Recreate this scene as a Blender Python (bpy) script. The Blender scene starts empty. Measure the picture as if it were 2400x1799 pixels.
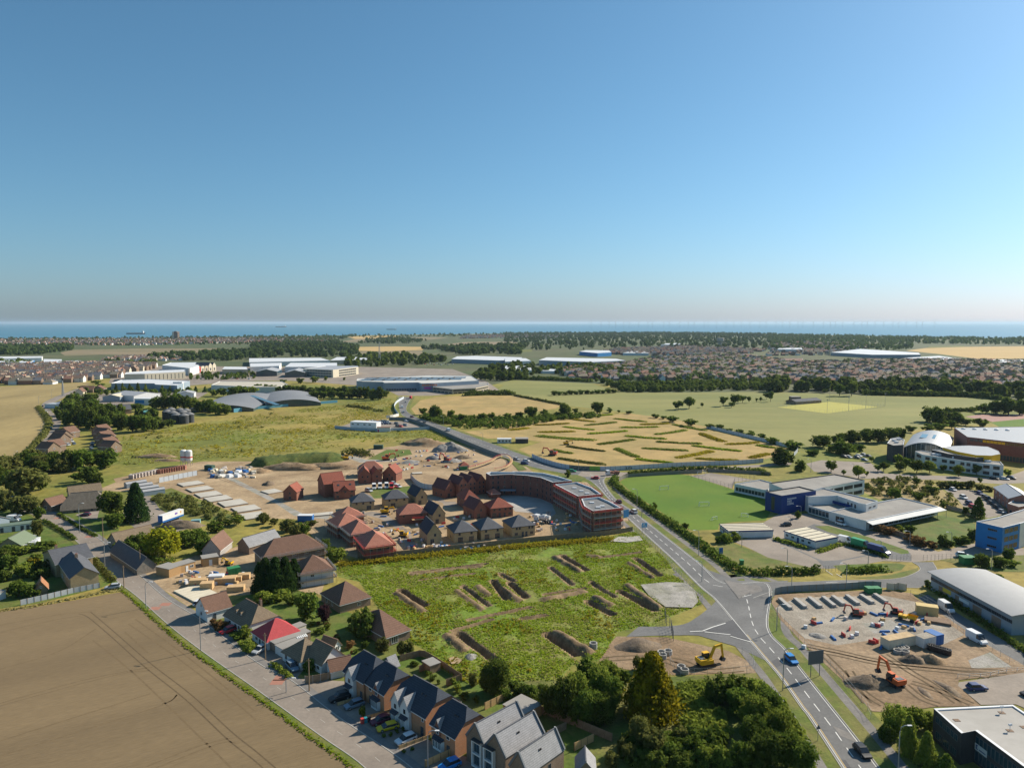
import bpy, bmesh, math, random
import numpy as np
from mathutils import Vector, Matrix, geometry
rad = math.radians
SC = bpy.context.scene
COL = SC.collection
random.seed(7)
CAM_H = 90.0; FPX = 1706.0; PITCH = rad(4.8)
cam_d = bpy.data.cameras.new('camera'); cam = bpy.data.objects.new('camera', cam_d); COL.objects.link(cam)
cam.location = (0,0, CAM_H); cam.rotation_euler = (rad(90) - PITCH, 0,0)
cam_d.sensor_width = 36; cam_d.lens = 36 * FPX / 2400; cam_d.clip_start = 1; cam_d.clip_end = 200000
SC.camera = cam
SUN_EL = rad(33); SUN_AZ = rad(57)          # sun is to the right of and ahead of the viewer
w = bpy.data.worlds.new('World'); SC.world = w; w.use_nodes = True
nt = w.node_tree; nt.nodes.clear()
sky = nt.nodes.new('ShaderNodeTexSky'); sky.sky_type = 'NISHITA'; sky.sun_disc = False
sky.sun_elevation = SUN_EL; sky.sun_rotation = SUN_AZ; sky.altitude = 60
sky.air_density = 1.05; sky.dust_density = 0.75; sky.ozone_density = 3.0
bg = nt.nodes.new('ShaderNodeBackground'); bg.inputs[1].default_value = 0.085
wo = nt.nodes.new('ShaderNodeOutputWorld')
cc = nt.nodes.new('ShaderNodeCombineXYZ')          # the photograph's cool colour balance as one colour matrix
for k, rw in enumerate(((.59,0,0),(-.09,.78,.09),(.14,.02,.86))):
 dp = nt.nodes.new('ShaderNodeVectorMath'); dp.operation = 'DOT_PRODUCT'; dp.inputs[1].default_value = rw
 nt.links.new(sky.outputs[0], dp.inputs[0]); nt.links.new(dp.outputs['Value'], cc.inputs[k])
nt.links.new(cc.outputs[0], bg.inputs[0]); nt.links.new(bg.outputs[0], wo.inputs[0])
sd = bpy.data.lights.new('sun', 'SUN'); sd.energy = 5.0; sd.angle = rad(0.6); sd.color = (1.0,0.9,0.74)
so = bpy.data.objects.new('sun', sd); COL.objects.link(so)
so.location = (300,200,400)
sdir = Vector((math.sin(SUN_AZ) * math.cos(SUN_EL), math.cos(SUN_AZ) * math.cos(SUN_EL), math.sin(SUN_EL)))
so.rotation_euler = sdir.to_track_quat('Z', 'Y').to_euler()
SC.view_settings.view_transform = 'Standard'; SC.view_settings.look = 'None'
SC.view_settings.exposure = 0.5; SC.view_settings.gamma = 1.0
SC.render.engine = 'CYCLES'
cy = SC.cycles
cy.max_bounces = 5; cy.diffuse_bounces = 2; cy.glossy_bounces = 2; cy.transmission_bounces = 3
cy.transparent_max_bounces = 8; cy.volume_bounces = 0; cy.use_adaptive_sampling = True
cy.caustics_reflective = False; cy.caustics_refractive = False; cy.use_denoising = True
try: cy.denoiser = 'OPENIMAGEDENOISE'
except Exception: pass
CP, SP = math.cos(PITCH), math.sin(PITCH)
def P(px, py, z=0.0):
 dx = (px - 1200) / FPX; dy = (899.5 - py) / FPX
 d = (dx, CP + dy * SP, -SP + dy * CP)
 t = (z - CAM_H) / d[2]
 return Vector((d[0] * t, d[1] * t, z))
def px_of(v):
 X, Y, Z = v[0], v[1], v[2] - CAM_H
 dep = Y * CP - Z * SP; up = Y * SP + Z * CP
 return (1200 + FPX * X / dep, 899.5 - FPX * up / dep)
def ztop(b, py):
 s = (899.5 - py) / FPX
 return CAM_H + b[1] * (s * CP - SP) / (CP + s * SP)
TILES = {'1': (0,740,600 / 2212), '2': (600,740,600 / 2212), '3': (1200,740,600 / 2212), '4': (1800,740,600 / 2212),
         '5': (0,1040,600 / 2212), '6': (600,1040,600 / 2212), '7': (1200,1040,600 / 2212), '8': (1800,1040,600 / 2212),
         'a': (0,1399,600 / 2212), 'b': (500,1340,400 / 2212), 'c': (750,1480,400 / 2079), 'd': (1050,1480,400 / 2079),
         'e': (1400,1450,500 / 2212), 'f': (1800,1360,600 / 2212), 'p': (0,0,1.0), 'v': (950,1080,300 / 2212),
         'g': (0,1130,300 / 2212), 'h': (250,1200,300 / 2212), 'i': (0,1300,300 / 2212), 'j': (2100,1050,300 / 2212),
         'k': (0,820,300 / 2212), 'l': (1000,1540,400 / 2212)}
def TP(t, x, y):
 o = TILES[t]; return (o[0] + x * o[2], o[1] + y * o[2])
def T(t, x, y, z=0.0):
 return P(*TP(t, x, y), z)
def TT(t, pts, z=0.0):
 return [T(t, x, y, z) for x, y in pts]
def mpp(v):                       # metres per photograph pixel at a place
 return (v[1] * CP - (v[2] - CAM_H) * SP) / FPX
MATS = {}
def mat(name, col, rough=0.8, var=0.25, scale=0.6, col2=None, bump=0.0, bscale=4.0, metal=0.0, spec=0.3, rnd=0.0, detail=4.0, stretch=None, rot=0., fine=0.0, fscale=6.0):
 """procedural: base colour broken by noise; col2 mixes in by a second, larger noise; rnd = value change per object"""
 if name in MATS: return MATS[name]
 m = bpy.data.materials.new(name); m.use_nodes = True; t = m.node_tree; n = t.nodes; L = t.links
 b = n['Principled BSDF']; b.inputs['Roughness'].default_value = rough; b.inputs['Metallic'].default_value = metal
 b.inputs['Specular IOR Level'].default_value = spec
 tc = n.new('ShaderNodeTexCoord'); vec = tc.outputs['Object']
 if stretch:
  mp = n.new('ShaderNodeMapping'); mp.vector_type = 'TEXTURE' if rot else 'POINT'; mp.inputs['Scale'].default_value = tuple(1 / s for s in stretch) if rot else stretch; mp.inputs['Rotation'].default_value = (0,0, rot); L.new(vec, mp.inputs[0]); vec = mp.outputs[0]
 def noise(s, d=detail):
  q = n.new('ShaderNodeTexNoise'); q.inputs['Scale'].default_value = s; q.inputs['Detail'].default_value = d; q.inputs['Roughness'].default_value = .62
  L.new(vec, q.inputs['Vector']); return q.outputs[0]
 def ramp(v, lo, hi):
  q = n.new('ShaderNodeMapRange'); q.inputs['From Min'].default_value = lo; q.inputs['From Max'].default_value = hi; L.new(v, q.inputs[0]); return q
 a = tuple(col) + (1,)
 mix = n.new('ShaderNodeMix'); mix.data_type = 'RGBA'; mix.inputs[6].default_value = a; mix.inputs[7].default_value = (tuple(col2) if col2 else col) + (1,)
 if col2:
  r = ramp(noise(scale * .33),.42,.58); L.new(r.outputs[0], mix.inputs[0])
 else: mix.inputs[0].default_value = 0
 out = mix.outputs[2]
 r2 = ramp(noise(scale),.25,.75); r2.inputs['To Min'].default_value = 1 - var; r2.inputs['To Max'].default_value = 1 + var
 val = r2.outputs[0]
 if fine:
  r3 = ramp(noise(fscale, 3),.25,.75); r3.inputs['To Min'].default_value = 1 - fine; r3.inputs['To Max'].default_value = 1 + fine
  mm = n.new('ShaderNodeMath'); mm.operation = 'MULTIPLY'; L.new(val, mm.inputs[0]); L.new(r3.outputs[0], mm.inputs[1]); val = mm.outputs[0]
 if rnd:
  oi = n.new('ShaderNodeObjectInfo'); rr = ramp(oi.outputs['Random'], 0,1); rr.inputs['To Min'].default_value = 1 - rnd; rr.inputs['To Max'].default_value = 1 + rnd
  mm = n.new('ShaderNodeMath'); mm.operation = 'MULTIPLY'; L.new(val, mm.inputs[0]); L.new(rr.outputs[0], mm.inputs[1]); val = mm.outputs[0]
 sc = n.new('ShaderNodeVectorMath'); sc.operation = 'SCALE'; L.new(out, sc.inputs[0]); L.new(val, sc.inputs['Scale'])
 L.new(sc.outputs[0], b.inputs['Base Color'])
 if bump:
  bp = n.new('ShaderNodeBump'); bp.inputs['Strength'].default_value = bump; bp.inputs['Distance'].default_value = .15
  L.new(noise(bscale, 3), bp.inputs['Height']); L.new(bp.outputs[0], b.inputs['Normal'])
 MATS[name] = m; return m
def courses(name, col, col2, width, height, mortar, msize=.012, rough=.85, var=.15):
 """brick or tile courses by the brick texture (too small to build one by one)"""
 if name in MATS: return MATS[name]
 m = mat(name, col, rough, var, .5, fine=.12, fscale=3.)
 t = m.node_tree; n = t.nodes; L = t.links
 br = n.new('ShaderNodeTexBrick'); br.inputs['Scale'].default_value = 1; br.inputs['Brick Width'].default_value = width
 br.inputs['Row Height'].default_value = height; br.inputs['Mortar Size'].default_value = msize
 br.inputs['Color1'].default_value = tuple(col) + (1,); br.inputs['Color2'].default_value = tuple(col2) + (1,); br.inputs['Mortar'].default_value = tuple(mortar) + (1,)
 tc = n.new('ShaderNodeTexCoord'); sp = n.new('ShaderNodeSeparateXYZ'); ad = n.new('ShaderNodeMath'); cb = n.new('ShaderNodeCombineXYZ')
 L.new(tc.outputs['Object'], sp.inputs[0]); L.new(sp.outputs[0], ad.inputs[0]); L.new(sp.outputs[1], ad.inputs[1])
 L.new(ad.outputs[0], cb.inputs[0]); L.new(sp.outputs[2], cb.inputs[1]); L.new(cb.outputs[0], br.inputs['Vector'])
 mixn = [x for x in n if x.bl_idname == 'ShaderNodeMix'][0]
 L.new(br.outputs[0], mixn.inputs[6]); return m
def leafmat(name, col, col2, rnd=.25):
 if name in MATS: return MATS[name]
 m = bpy.data.materials.new(name); m.use_nodes = True; t = m.node_tree; n = t.nodes; L = t.links; n.clear()
 tc = n.new('ShaderNodeTexCoord'); ns = n.new('ShaderNodeTexNoise'); ns.inputs['Scale'].default_value = 5; ns.inputs['Detail'].default_value = 3
 L.new(tc.outputs['Object'], ns.inputs['Vector'])
 mr = n.new('ShaderNodeMapRange'); mr.inputs['From Min'].default_value = .35; mr.inputs['From Max'].default_value = .65; L.new(ns.outputs[0], mr.inputs[0])
 mx = n.new('ShaderNodeMix'); mx.data_type = 'RGBA'; mx.inputs[6].default_value = tuple(col) + (1,); mx.inputs[7].default_value = tuple(col2) + (1,); L.new(mr.outputs[0], mx.inputs[0])
 oi = n.new('ShaderNodeObjectInfo'); m2 = n.new('ShaderNodeMapRange'); m2.inputs['To Min'].default_value = 1 - rnd; m2.inputs['To Max'].default_value = 1 + rnd; L.new(oi.outputs['Random'], m2.inputs[0])
 sc = n.new('ShaderNodeVectorMath'); sc.operation = 'SCALE'; L.new(mx.outputs[2], sc.inputs[0]); L.new(m2.outputs[0], sc.inputs['Scale'])
 d = n.new('ShaderNodeBsdfDiffuse'); tr = n.new('ShaderNodeBsdfTranslucent'); ms = n.new('ShaderNodeMixShader'); ms.inputs[0].default_value = .42
 L.new(sc.outputs[0], d.inputs[0]); L.new(sc.outputs[0], tr.inputs[0]); L.new(d.outputs[0], ms.inputs[1]); L.new(tr.outputs[0], ms.inputs[2])
 o = n.new('ShaderNodeOutputMaterial'); L.new(ms.outputs[0], o.inputs[0]); MATS[name] = m; return m
def flat(name, col, rough=.6, metal=0., spec=.4): return mat(name, col, rough, .08,1.5, metal=metal, spec=spec)
def setp(o, label=None, cat=None, group=None, kind=None):
 if label: o['label'] = label
 if cat: o['category'] = cat
 if group: o['group'] = group
 if kind: o['kind'] = kind
 return o
def link(name, me, parent=None, loc=None, rz=None):
 o = bpy.data.objects.new(name, me); COL.objects.link(o)
 if parent: o.parent = parent
 if loc is not None: o.location = loc
 if rz is not None: o.rotation_euler = (0,0, rz)
 return o
def thing(name, label, cat, loc=(0,0,0), rz=0, group=None):
 o = link(name, None, None, loc, rz); o.empty_display_size = .5
 return setp(o, label, cat, group)
class MB:
 def __init__(s): s.v = []; s.f = []; s.m = []; s.mi = 0
 def face(s, pts):
  b = len(s.v); s.v += [tuple(p) for p in pts]; s.f.append(tuple(range(b, b + len(pts)))); s.m.append(s.mi); return s
 def add(s, v, f):
  b = len(s.v); s.v += [tuple(p) for p in v]; s.f += [tuple(i + b for i in q) for q in f]; s.m += [s.mi] * len(f); return s
 def box(s, x0, x1, y0, y1, z0, z1):
  return s.add([(x0, y0, z0),(x1, y0, z0),(x1, y1, z0),(x0, y1, z0),(x0, y0, z1),(x1, y0, z1),(x1, y1, z1),(x0, y1, z1)],
                     [(0,3,2,1),(4,5,6,7),(0,1,5,4),(1,2,6,5),(2,3,7,6),(3,0,4,7)])
 def cbox(s, c, sz, M=None):
  x, y, z = sz[0] / 2, sz[1] / 2, sz[2] / 2
  v = [Vector(p) for p in [(-x, -y, -z),(x, -y, -z),(x, y, -z),(-x, y, -z),(-x, -y, z),(x, -y, z),(x, y, z),(-x, y, z)]]
  if M is not None: v = [M @ p for p in v]
  c = Vector(c)
  return s.add([p + c for p in v], [(0,3,2,1),(4,5,6,7),(0,1,5,4),(1,2,6,5),(2,3,7,6),(3,0,4,7)])
 def bar(s, a, b, w, h=None):
  a = Vector(a); b = Vector(b); d = b - a; h = h or w
  if d.length < 1e-5: return s
  x = d.normalized(); up = Vector((0,0,1)) if abs(x.z) < .95 else Vector((1,0,0))
  y = up.cross(x).normalized(); z = x.cross(y)
  v = []
  for e in (a, b):
   for sy, sz in ((-1,-1),(1,-1),(1,1),(-1,1)): v.append(e + y * sy * w / 2 + z * sz * h / 2)
  return s.add(v, [(0,1,2,3),(7,6,5,4),(0,4,5,1),(1,5,6,2),(2,6,7,3),(3,7,4,0)])
 def prism(s, poly, z0, z1):
  n = len(poly); v = [(p[0], p[1], z0) for p in poly] + [(p[0], p[1], z1) for p in poly]
  if area(poly) < 0:
   v = v[:n][::-1] + v[n:][::-1]
  return s.add(v, [tuple(range(n))[::-1], tuple(range(n, 2 * n))] + [(i, (i + 1) % n, n + (i + 1) % n, n + i) for i in range(n)])
 def tube(s, pts, r, n=8, r2=None, cap=True):
  pts = [Vector(p) for p in pts]; v = []; k = len(pts)
  for i, p in enumerate(pts):
   d = (pts[min(i + 1, k - 1)] - pts[max(i - 1,0)]).normalized()
   up = Vector((0,0,1)) if abs(d.z) < .9 else Vector((1,0,0))
   a = up.cross(d).normalized(); b = d.cross(a); rr = r if r2 is None else r + (r2 - r) * i / max(1, k - 1)
   for j in range(n):
    t = 2 * math.pi * j / n; v.append(p + (a * math.cos(t) + b * math.sin(t)) * rr)
  f = [(i * n + j, i * n + (j + 1) % n, (i + 1) * n + (j + 1) % n, (i + 1) * n + j) for i in range(k - 1) for j in range(n)]
  if cap: f += [tuple(range(n))[::-1], tuple(range((k - 1) * n, k * n))]
  return s.add(v, f)
 def lathe(s, prof, n=12, c=(0,0,0)):
  v = []; k = len(prof)
  for r, z in prof:
   for j in range(n):
    t = 2 * math.pi * j / n; v.append((c[0] + r * math.cos(t), c[1] + r * math.sin(t), c[2] + z))
  f = [(i * n + j, i * n + (j + 1) % n, (i + 1) * n + (j + 1) % n, (i + 1) * n + j) for i in range(k - 1) for j in range(n)]
  f += [tuple(range(n))[::-1], tuple(range((k - 1) * n, k * n))]
  return s.add(v, f)
 def mesh(s, name, mats):
  me = bpy.data.meshes.new(name); me.from_pydata(s.v, [], s.f)
  for m in (mats if isinstance(mats, (list, tuple)) else [mats]): me.materials.append(m)
  if any(s.m): me.polygons.foreach_set('material_index', s.m)
  return me
 def build(s, name, mats, parent=None, loc=None, rz=None):
  return link(name, s.mesh(name, mats), parent, loc, rz)
def area(p):
 return sum(p[i][0] * p[(i + 1) % len(p)][1] - p[(i + 1) % len(p)][0] * p[i][1] for i in range(len(p))) / 2
def inside(x, y, poly):
 c = False; n = len(poly); j = n - 1
 for i in range(n):
  xi, yi, xj, yj = poly[i][0], poly[i][1], poly[j][0], poly[j][1]
  if (yi > y) != (yj > y) and x < (xj - xi) * (y - yi) / (yj - yi) + xi: c = not c
  j = i
 return c
def inside_np(X, Y, poly):
 c = np.zeros(X.shape, bool); n = len(poly); j = n - 1
 for i in range(n):
  xi, yi, xj, yj = poly[i][0], poly[i][1], poly[j][0], poly[j][1]
  with np.errstate(divide='ignore', invalid='ignore'):
   k = ((yi > Y) != (yj > Y)) & (X < (xj - xi) * (Y - yi) / (yj - yi + 1e-12) + xi)
  c ^= k; j = i
 return c
def scatter(poly, n, rng):
 xs = [p[0] for p in poly]; ys = [p[1] for p in poly]; out = np.zeros((0,2)); k = 0
 while len(out) < n and k < 60:
  q = rng.random((n * 2,2)) * [max(xs) - min(xs), max(ys) - min(ys)] + [min(xs), min(ys)]
  out = np.vstack([out, q[inside_np(q[:, 0], q[:, 1], poly)]]); k += 1
 return out[:n]
def smooth_line(pts, n=6):
 pts = [Vector(p) for p in pts]; out = []
 for i in range(len(pts) - 1):
  p0, p1, p2, p3 = pts[max(i - 1,0)], pts[i], pts[i + 1], pts[min(i + 2, len(pts) - 1)]
  for k in range(n):
   t = k / n; out.append(.5 * ((2 * p1) + (p2 - p0) * t + (2 * p0 - 5 * p1 + 4 * p2 - p3) * t * t + (3 * p1 - p0 - 3 * p2 + p3) * t ** 3))
 out.append(pts[-1]); return out
def resample(pts, step):
 pts = [Vector(p) for p in pts]; out = [pts[0].copy()]; acc = 0
 for a, b in zip(pts, pts[1:]):
  L = (b - a).length; d = step - acc
  while d <= L:
   out.append(a + (b - a) * (d / L)); d += step
  acc = L - (d - step)
 return out
def offset(pts, d):
 out = []
 for i, p in enumerate(pts):
  t = (pts[min(i + 1, len(pts) - 1)] - pts[max(i - 1,0)]); t.z = 0; t.normalize()
  out.append(p + Vector((-t.y, t.x, 0)) * d)
 return out
def sheet(name, poly, z, m, kind='structure', holes=()):
 """flat ground polygon"""
 loops = [[Vector((p[0], p[1], 0)) for p in poly]] + [[Vector((p[0], p[1], 0)) for p in h] for h in holes]
 tris = geometry.tessellate_polygon(loops); vs = [v for l in loops for v in l]
 f = []
 for t in tris:
  a, b, c = (vs[i] for i in t)
  f.append(t if (b - a).cross(c - a).z > 0 else t[::-1])
 me = bpy.data.meshes.new(name); me.from_pydata([(v.x, v.y, z) for v in vs], [], f); me.materials.append(m)
 return setp(link(name, me), kind=kind)
def strip(name, left, right, z, m, kind='structure', parent=None):
 v = []; f = []
 for a, b in zip(left, right): v += [(a[0], a[1], z),(b[0], b[1], z)]
 for i in range(len(left) - 1):
  q = (2 * i, 2 * i + 1,2 * i + 3,2 * i + 2); a, b, c = (Vector(v[k]) for k in q[:3])
  f.append(q if (b - a).cross(c - a).z > 0 else q[::-1])
 me = bpy.data.meshes.new(name); me.from_pydata(v, [], f); me.materials.append(m)
 return setp(link(name, me, parent), kind=kind if parent is None else None)
ROWS = {}
def row(o, desc, where, cat, group=None):
 o['category'] = cat; o['group'] = group or (desc + ' ' + where)
 ROWS.setdefault((desc, where), []).append(o); return o
UNITS = 'zeroth first second third fourth fifth sixth seventh eighth ninth tenth eleventh twelfth thirteenth fourteenth fifteenth sixteenth seventeenth eighteenth nineteenth'.split()
TENS = {2: ('twentieth', 'twenty'),3: ('thirtieth', 'thirty'),4: ('fortieth', 'forty'),5: ('fiftieth', 'fifty'),6: ('sixtieth', 'sixty'),7: ('seventieth', 'seventy'),8: ('eightieth', 'eighty'),9: ('ninetieth', 'ninety')}
def ordinal(k):
 if k < 20: return UNITS[k]
 return TENS[k // 10][0] if k % 10 == 0 else TENS[k // 10][1] + '-' + UNITS[k % 10]
def finish_labels():
 for (desc, where), os_ in ROWS.items():
  if len(os_) == 1: os_[0]['label'] = desc + ' ' + where; continue
  if len(os_) > 99:
   for o in os_: o['label'] = desc + ' ' + where
   continue
  os_.sort(key=lambda o: px_of(o.location)[0])
  for k, o in enumerate(os_):
   o['label'] = '%s %s, %s' % (desc, where, 'leftmost' if k == 0 else ('rightmost' if k == len(os_) - 1 else ordinal(k + 1) + ' from left'))
def rect3(A, B, C):
 """front-left, front-right and any point on the back edge -> centre, rz, length, depth"""
 d = B - A; d.z = 0; L = d.length; x = d / L; n = Vector((-x.y, x.x, 0)); W = (C - A).dot(n)
 c = (A + B) / 2 + n * W / 2; c.z = 0
 return c, math.atan2(x.y, x.x), L, W
def rectW(A, B, W):
 d = B - A; d.z = 0; L = d.length; x = d / L; n = Vector((-x.y, x.x, 0)); c = (A + B) / 2 + n * W / 2; c.z = 0
 return c, math.atan2(x.y, x.x), L, W
# == ground materials
M_land = mat('meadow', (.29,.225,.055),.95,.28,.02,(.16,.175,.028),.6,.8, fine=.35, fscale=.25, detail=8)
M_farland = mat('far_land', (.075,.10,.035),.95,.3,.01,(.10,.105,.045), fine=.2, fscale=.05)
M_sea = mat('sea_water', (.04,.16,.225),.3,.1,.0006,(.05,.18,.25),.25,.05, spec=.3, stretch=(1,4,1))
M_plough = mat('ploughed_soil', (.20,.143,.076),.95,.1,.05,(.175,.125,.067),.8,1.8, fine=.16, fscale=1.8, detail=7, stretch=(.2,1.3,1), rot=math.atan2((T('a', 1290,630) - T('a', 0,915)).y, (T('a', 1290,630) - T('a', 0,915)).x))
M_rut = mat('wheel_rut_soil', (.115,.08,.042),.95,.2,.8, fine=.25, fscale=3)
M_rut2 = mat('faint_rut_soil', (.16,.112,.058),.95,.2,.8, fine=.2, fscale=3)
M_stub = mat('stubble', (.33,.25,.105),.95,.16,.03,(.27,.205,.085),.4,.8, stretch=(1,.25,1), fine=.16, fscale=.5)
M_straw = mat('mown_straw', (.40,.275,.105),.95,.2,.08,(.32,.235,.085),.5,1., fine=.22, fscale=.9, detail=6)
M_mown = mat('mown_grass', (.235,.225,.07),.95,.12,.02,(.185,.195,.055), stretch=(.3,1,1), fine=.1, fscale=.3)
M_pitch = mat('pitch_turf', (.08,.16,.008),.95,.1,.04,(.115,.18,.012), fine=.12, fscale=.6)
M_lawn = mat('lawn', (.085,.135,.018),.95,.25,.3,(.125,.14,.03), fine=.25, fscale=1.5)
M_verge = mat('verge_grass', (.105,.14,.022),.95,.25,.25,(.17,.16,.045),.4,3, fine=.25, fscale=1.5)
M_golden = mat('ripe_crop', (.48,.33,.13),.95,.08,.01)
M_brownf = mat('bare_field', (.24,.185,.11),.95,.12,.008,(.2,.17,.09))
M_dirt = mat('site_dirt', (.41,.30,.18),.95,.26,.09,(.30,.21,.12),.6,1., fine=.25, fscale=.7, detail=7)
M_dirtd = mat('turned_earth', (.23,.155,.09),.95,.32,.12,(.30,.215,.135),.8,1.2, fine=.3, fscale=.9, detail=7)
M_rubble = mat('crushed_rubble', (.36,.32,.265),.95,.25,.2,(.27,.235,.19),.8,2., fine=.3, fscale=2.)
M_gravel = mat('grey_gravel', (.33,.31,.28),.95,.25,.3,(.26,.25,.2),.6,3, fine=.3, fscale=2.5)
M_asph = mat('asphalt', (.165,.163,.16),.85,.16,.12,(.13,.13,.13), fine=.16, fscale=1.5, detail=6)
M_asphl = mat('worn_asphalt', (.285,.24,.198),.85,.15,.12,(.235,.198,.163), fine=.12, fscale=1.2)
M_asphd = mat('dark_asphalt', (.10,.10,.105),.85,.15,.2, fine=.15, fscale=2)
M_path = mat('footpath_asphalt', (.21,.195,.18),.9,.15,.3,(.17,.16,.15), fine=.15, fscale=2)
M_conc = mat('concrete', (.42,.40,.37),.9,.12,.3,(.36,.34,.31), fine=.1, fscale=2)
M_kerb = mat('kerb_stone', (.4,.385,.35),.9,.15,.6)
M_mark = flat('road_paint', (.72,.71,.67),.7)
M_yel = flat('yellow_line_paint', (.6,.42,.16),.7)
M_redm = flat('red_road_patch', (.36,.17,.12),.8)
M_trench = mat('trench_earth', (.085,.052,.03),.95,.3,.6)
M_farmass = None
# == sheets
COAST = [(-9000,796),(-2500,794),(-600,794),(0,794),(300,792),(600,788),(900,785),(1200,781),(1500,779),(1800,782),(2100,788),(2400,794),(3000,797),(5200,800),(12000,802)]
coast = [P(x, y) for x, y in COAST]
FIELD_PX = [('6', 730,1025),('6', 1250,968),('6', 1800,912),('6', 2212,868),('7', 300,842),('7', 850,800),('7', 1060,755),('7', 1130,812),('7', 1310,975),
   ('7', 1500,1205),('7', 1590,1290),('7', 1640,1380),('e', 640,20),('e', 560,75),('e', 430,80),('e', 200,130),('e', 100,330),('e', 20,420),('d', 1500,400),('d', 1340,590),
   ('d', 900,600),('d', 620,600),('d', 300,640),('c', 1880,640),('c', 1700,590),('c', 1400,390),('c', 1260,190),('b', 2250,800),('b', 2150,460),('b', 1900,120),('b', 1640,60),('6', 680,1060)]
FIELD = [T(*q) for q in FIELD_PX]
fc = sum(FIELD, Vector()) / len(FIELD)
def shrink(poly, d):
 n = len(poly); out = []; s = 1 if area(poly) > 0 else -1
 for i in range(n):
  t = poly[(i + 1) % n] - poly[i - 1]; t.z = 0; t.normalize(); out.append(poly[i] + Vector((-t.y, t.x, 0)) * d * s)
 return out
HOLE = shrink(FIELD, 4.0)
land = [Vector((-26000,-400,0)), Vector((26000,-400,0))] + [Vector(p) for p in reversed(coast)]
sheet('ground', land, 0.0, M_land, holes=[HOLE])
sheet('sea', [(-90000,1500),(90000,1500),(160000,170000),(-160000,170000)], -2.5, M_sea)
ZL = [0.0]
def zone(name, pts, m, z=None, tile=None, ext=()):
 """pts: list of (x,y) in one tile or (tile,x,y)"""
 poly = [(T(tile, *q) if tile else T(*q)) for q in pts] + list(ext)
 if z is None:
  ZL[0] += .0011; z = ZL[0]
 return sheet(name, poly, z, m)
zone('far_ground', [('p', -900,876),('p', 200,868),('p', 420,880),('p', 640,870),('p', 900,885),('p', 1140,905),('p', 1200,890),('p', 1420,900),('p', 1470,920),('p', 1800,918),('p', 2100,928),('p', 2330,930),('p', 2400,940),('p', 3300,948),('p', 4200,800),('p', 2400,795),('p', 1500,780),('p', 600,789),('p', 0,795),('p', -2500,796)], M_farland, z=.02)
FZ = .06
for nm, tl, pts, m in [
 ('bare_field', '1', [(520,318),(640,292),(1200,284),(1890,280),(1920,300),(1700,330),(1250,345),(900,335),(560,345)], M_brownf),
 ('crop_field', '2', [(790,180),(1000,173),(1232,170),(1232,186),(1050,192),(860,202)], M_golden),
 ('crop_field', '2', [(735,300),(890,268),(1200,264),(1455,268),(1440,296),(1100,306)], M_golden),
 ('bare_field', '2', [(890,310),(1435,300),(1440,340),(1200,345),(900,335)], M_brownf),
 ('bare_field', '2', [(1520,262),(1800,226),(2212,222),(2300,240),(1900,262)], M_brownf),
 ('bare_field', '2', [(690,228),(870,200),(1500,180),(1660,190),(1400,215)], M_brownf),
 ('crop_field', '4', [(1190,300),(1380,276),(1700,268),(2260,262),(2300,366),(1850,376),(1480,330)], M_golden),
 ('pasture_field', '3', [(0,298),(160,290),(180,308),(0,318)], M_verge),
 ('pasture_field', '4', [(1370,278),(1400,262),(1700,258),(1690,268)], M_verge)]:
 zone(nm, pts, m, z=FZ, tile=tl)
zone('stubble_field', [('1', -900,640),('1', 0,612),('1', 400,592),('1', 760,572),('1', 790,590),('1', 620,640),('1', 450,705),('1', 350,755),('1', 335,800),('1', 400,880),('1', 400,960),('1', 330,1060),('1', 245,1170),('1', 130,1240),('1', 0,1350),('1', -900,1700)], M_stub)
zone('playing_field', [('3', -260,545),('3', 300,560),('3', 690,585),('3', 900,655),('3', 1500,660),('3', 2212,648),('4', 1000,692),('4', 1960,716),('4', 1955,745),('4', 1830,805),('4', 1500,830),('4', 1350,880),('4', 1400,960),('4', 1180,1010),('4', 560,1110),('4', 370,1130),('4', 150,1110),('3', 2150,1060),('3', 1680,950),('3', 1400,900),('3', 1050,845),('3', 830,815),('3', 430,770),('3', 0,690),('3', -160,660),('3', -70,600)], M_mown)
zone('rough_field', [('2', 1340,800),('2', 1420,730),('2', 1560,700),('2', 1820,690),('2', 2212,690),('3', 430,770),('3', 380,800),('3', 0,860),('2', 1900,880),('2', 1500,870),('2', 1380,850)], M_straw)
STRAW = [T(*q) for q in [('3', 60,1150),('3', 170,1210),('3', 400,1280),('3', 700,1312),('3', 1000,1312),('3', 1500,1285),('3', 1930,1265),('3', 2200,1235),('4', 100,1200),('4', 190,1150),('4', 0,1090),('3', 1900,1010),('3', 1680,958),('3', 1400,890),('3', 1000,842),('3', 830,862),('3', 600,885),('3', 200,920),('3', 0,950),('2', 2050,975),('2', 1800,1000),('2', 2000,1060),('3', 60,1060),('3', 250,1090)]]
sheet('straw_field', STRAW, .028, M_straw)
PLOUGH = [T(*q) for q in [('i', 0,975),('i', 700,880),('i', 1400,760),('i', 2080,640),('a', 1130,10),('a', 1240,100),('a', 1700,490),('a', 2200,830),('c', 400,1600)]] + [P(860,1850), P(1000,2100), P(-1400,2100), P(-1400,1750), P(-600,1560)]
sheet('ploughed_field', PLOUGH, .012, M_plough)
zone('building_site_ground', [('5', 830,400),('5', 1000,330),('5', 980,300),('5', 1500,190),('5', 1750,150),('6', 0,150),('6', 400,120),('6', 760,80),('6', 1000,40),('6', 1200,20),('6', 1450,-30),('6', 1700,-10),('6', 2000,70),('6', 2250,130),('7', 300,330),('7', 700,330),('7', 950,520),('7', 1040,740),('7', 600,800),('7', 0,850),('6', 1250,960),('6', 880,985),('6', 560,900),('6', 380,650),('5', 2140,640),('5', 1480,380),('5', 1300,420)], M_dirt)
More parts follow.
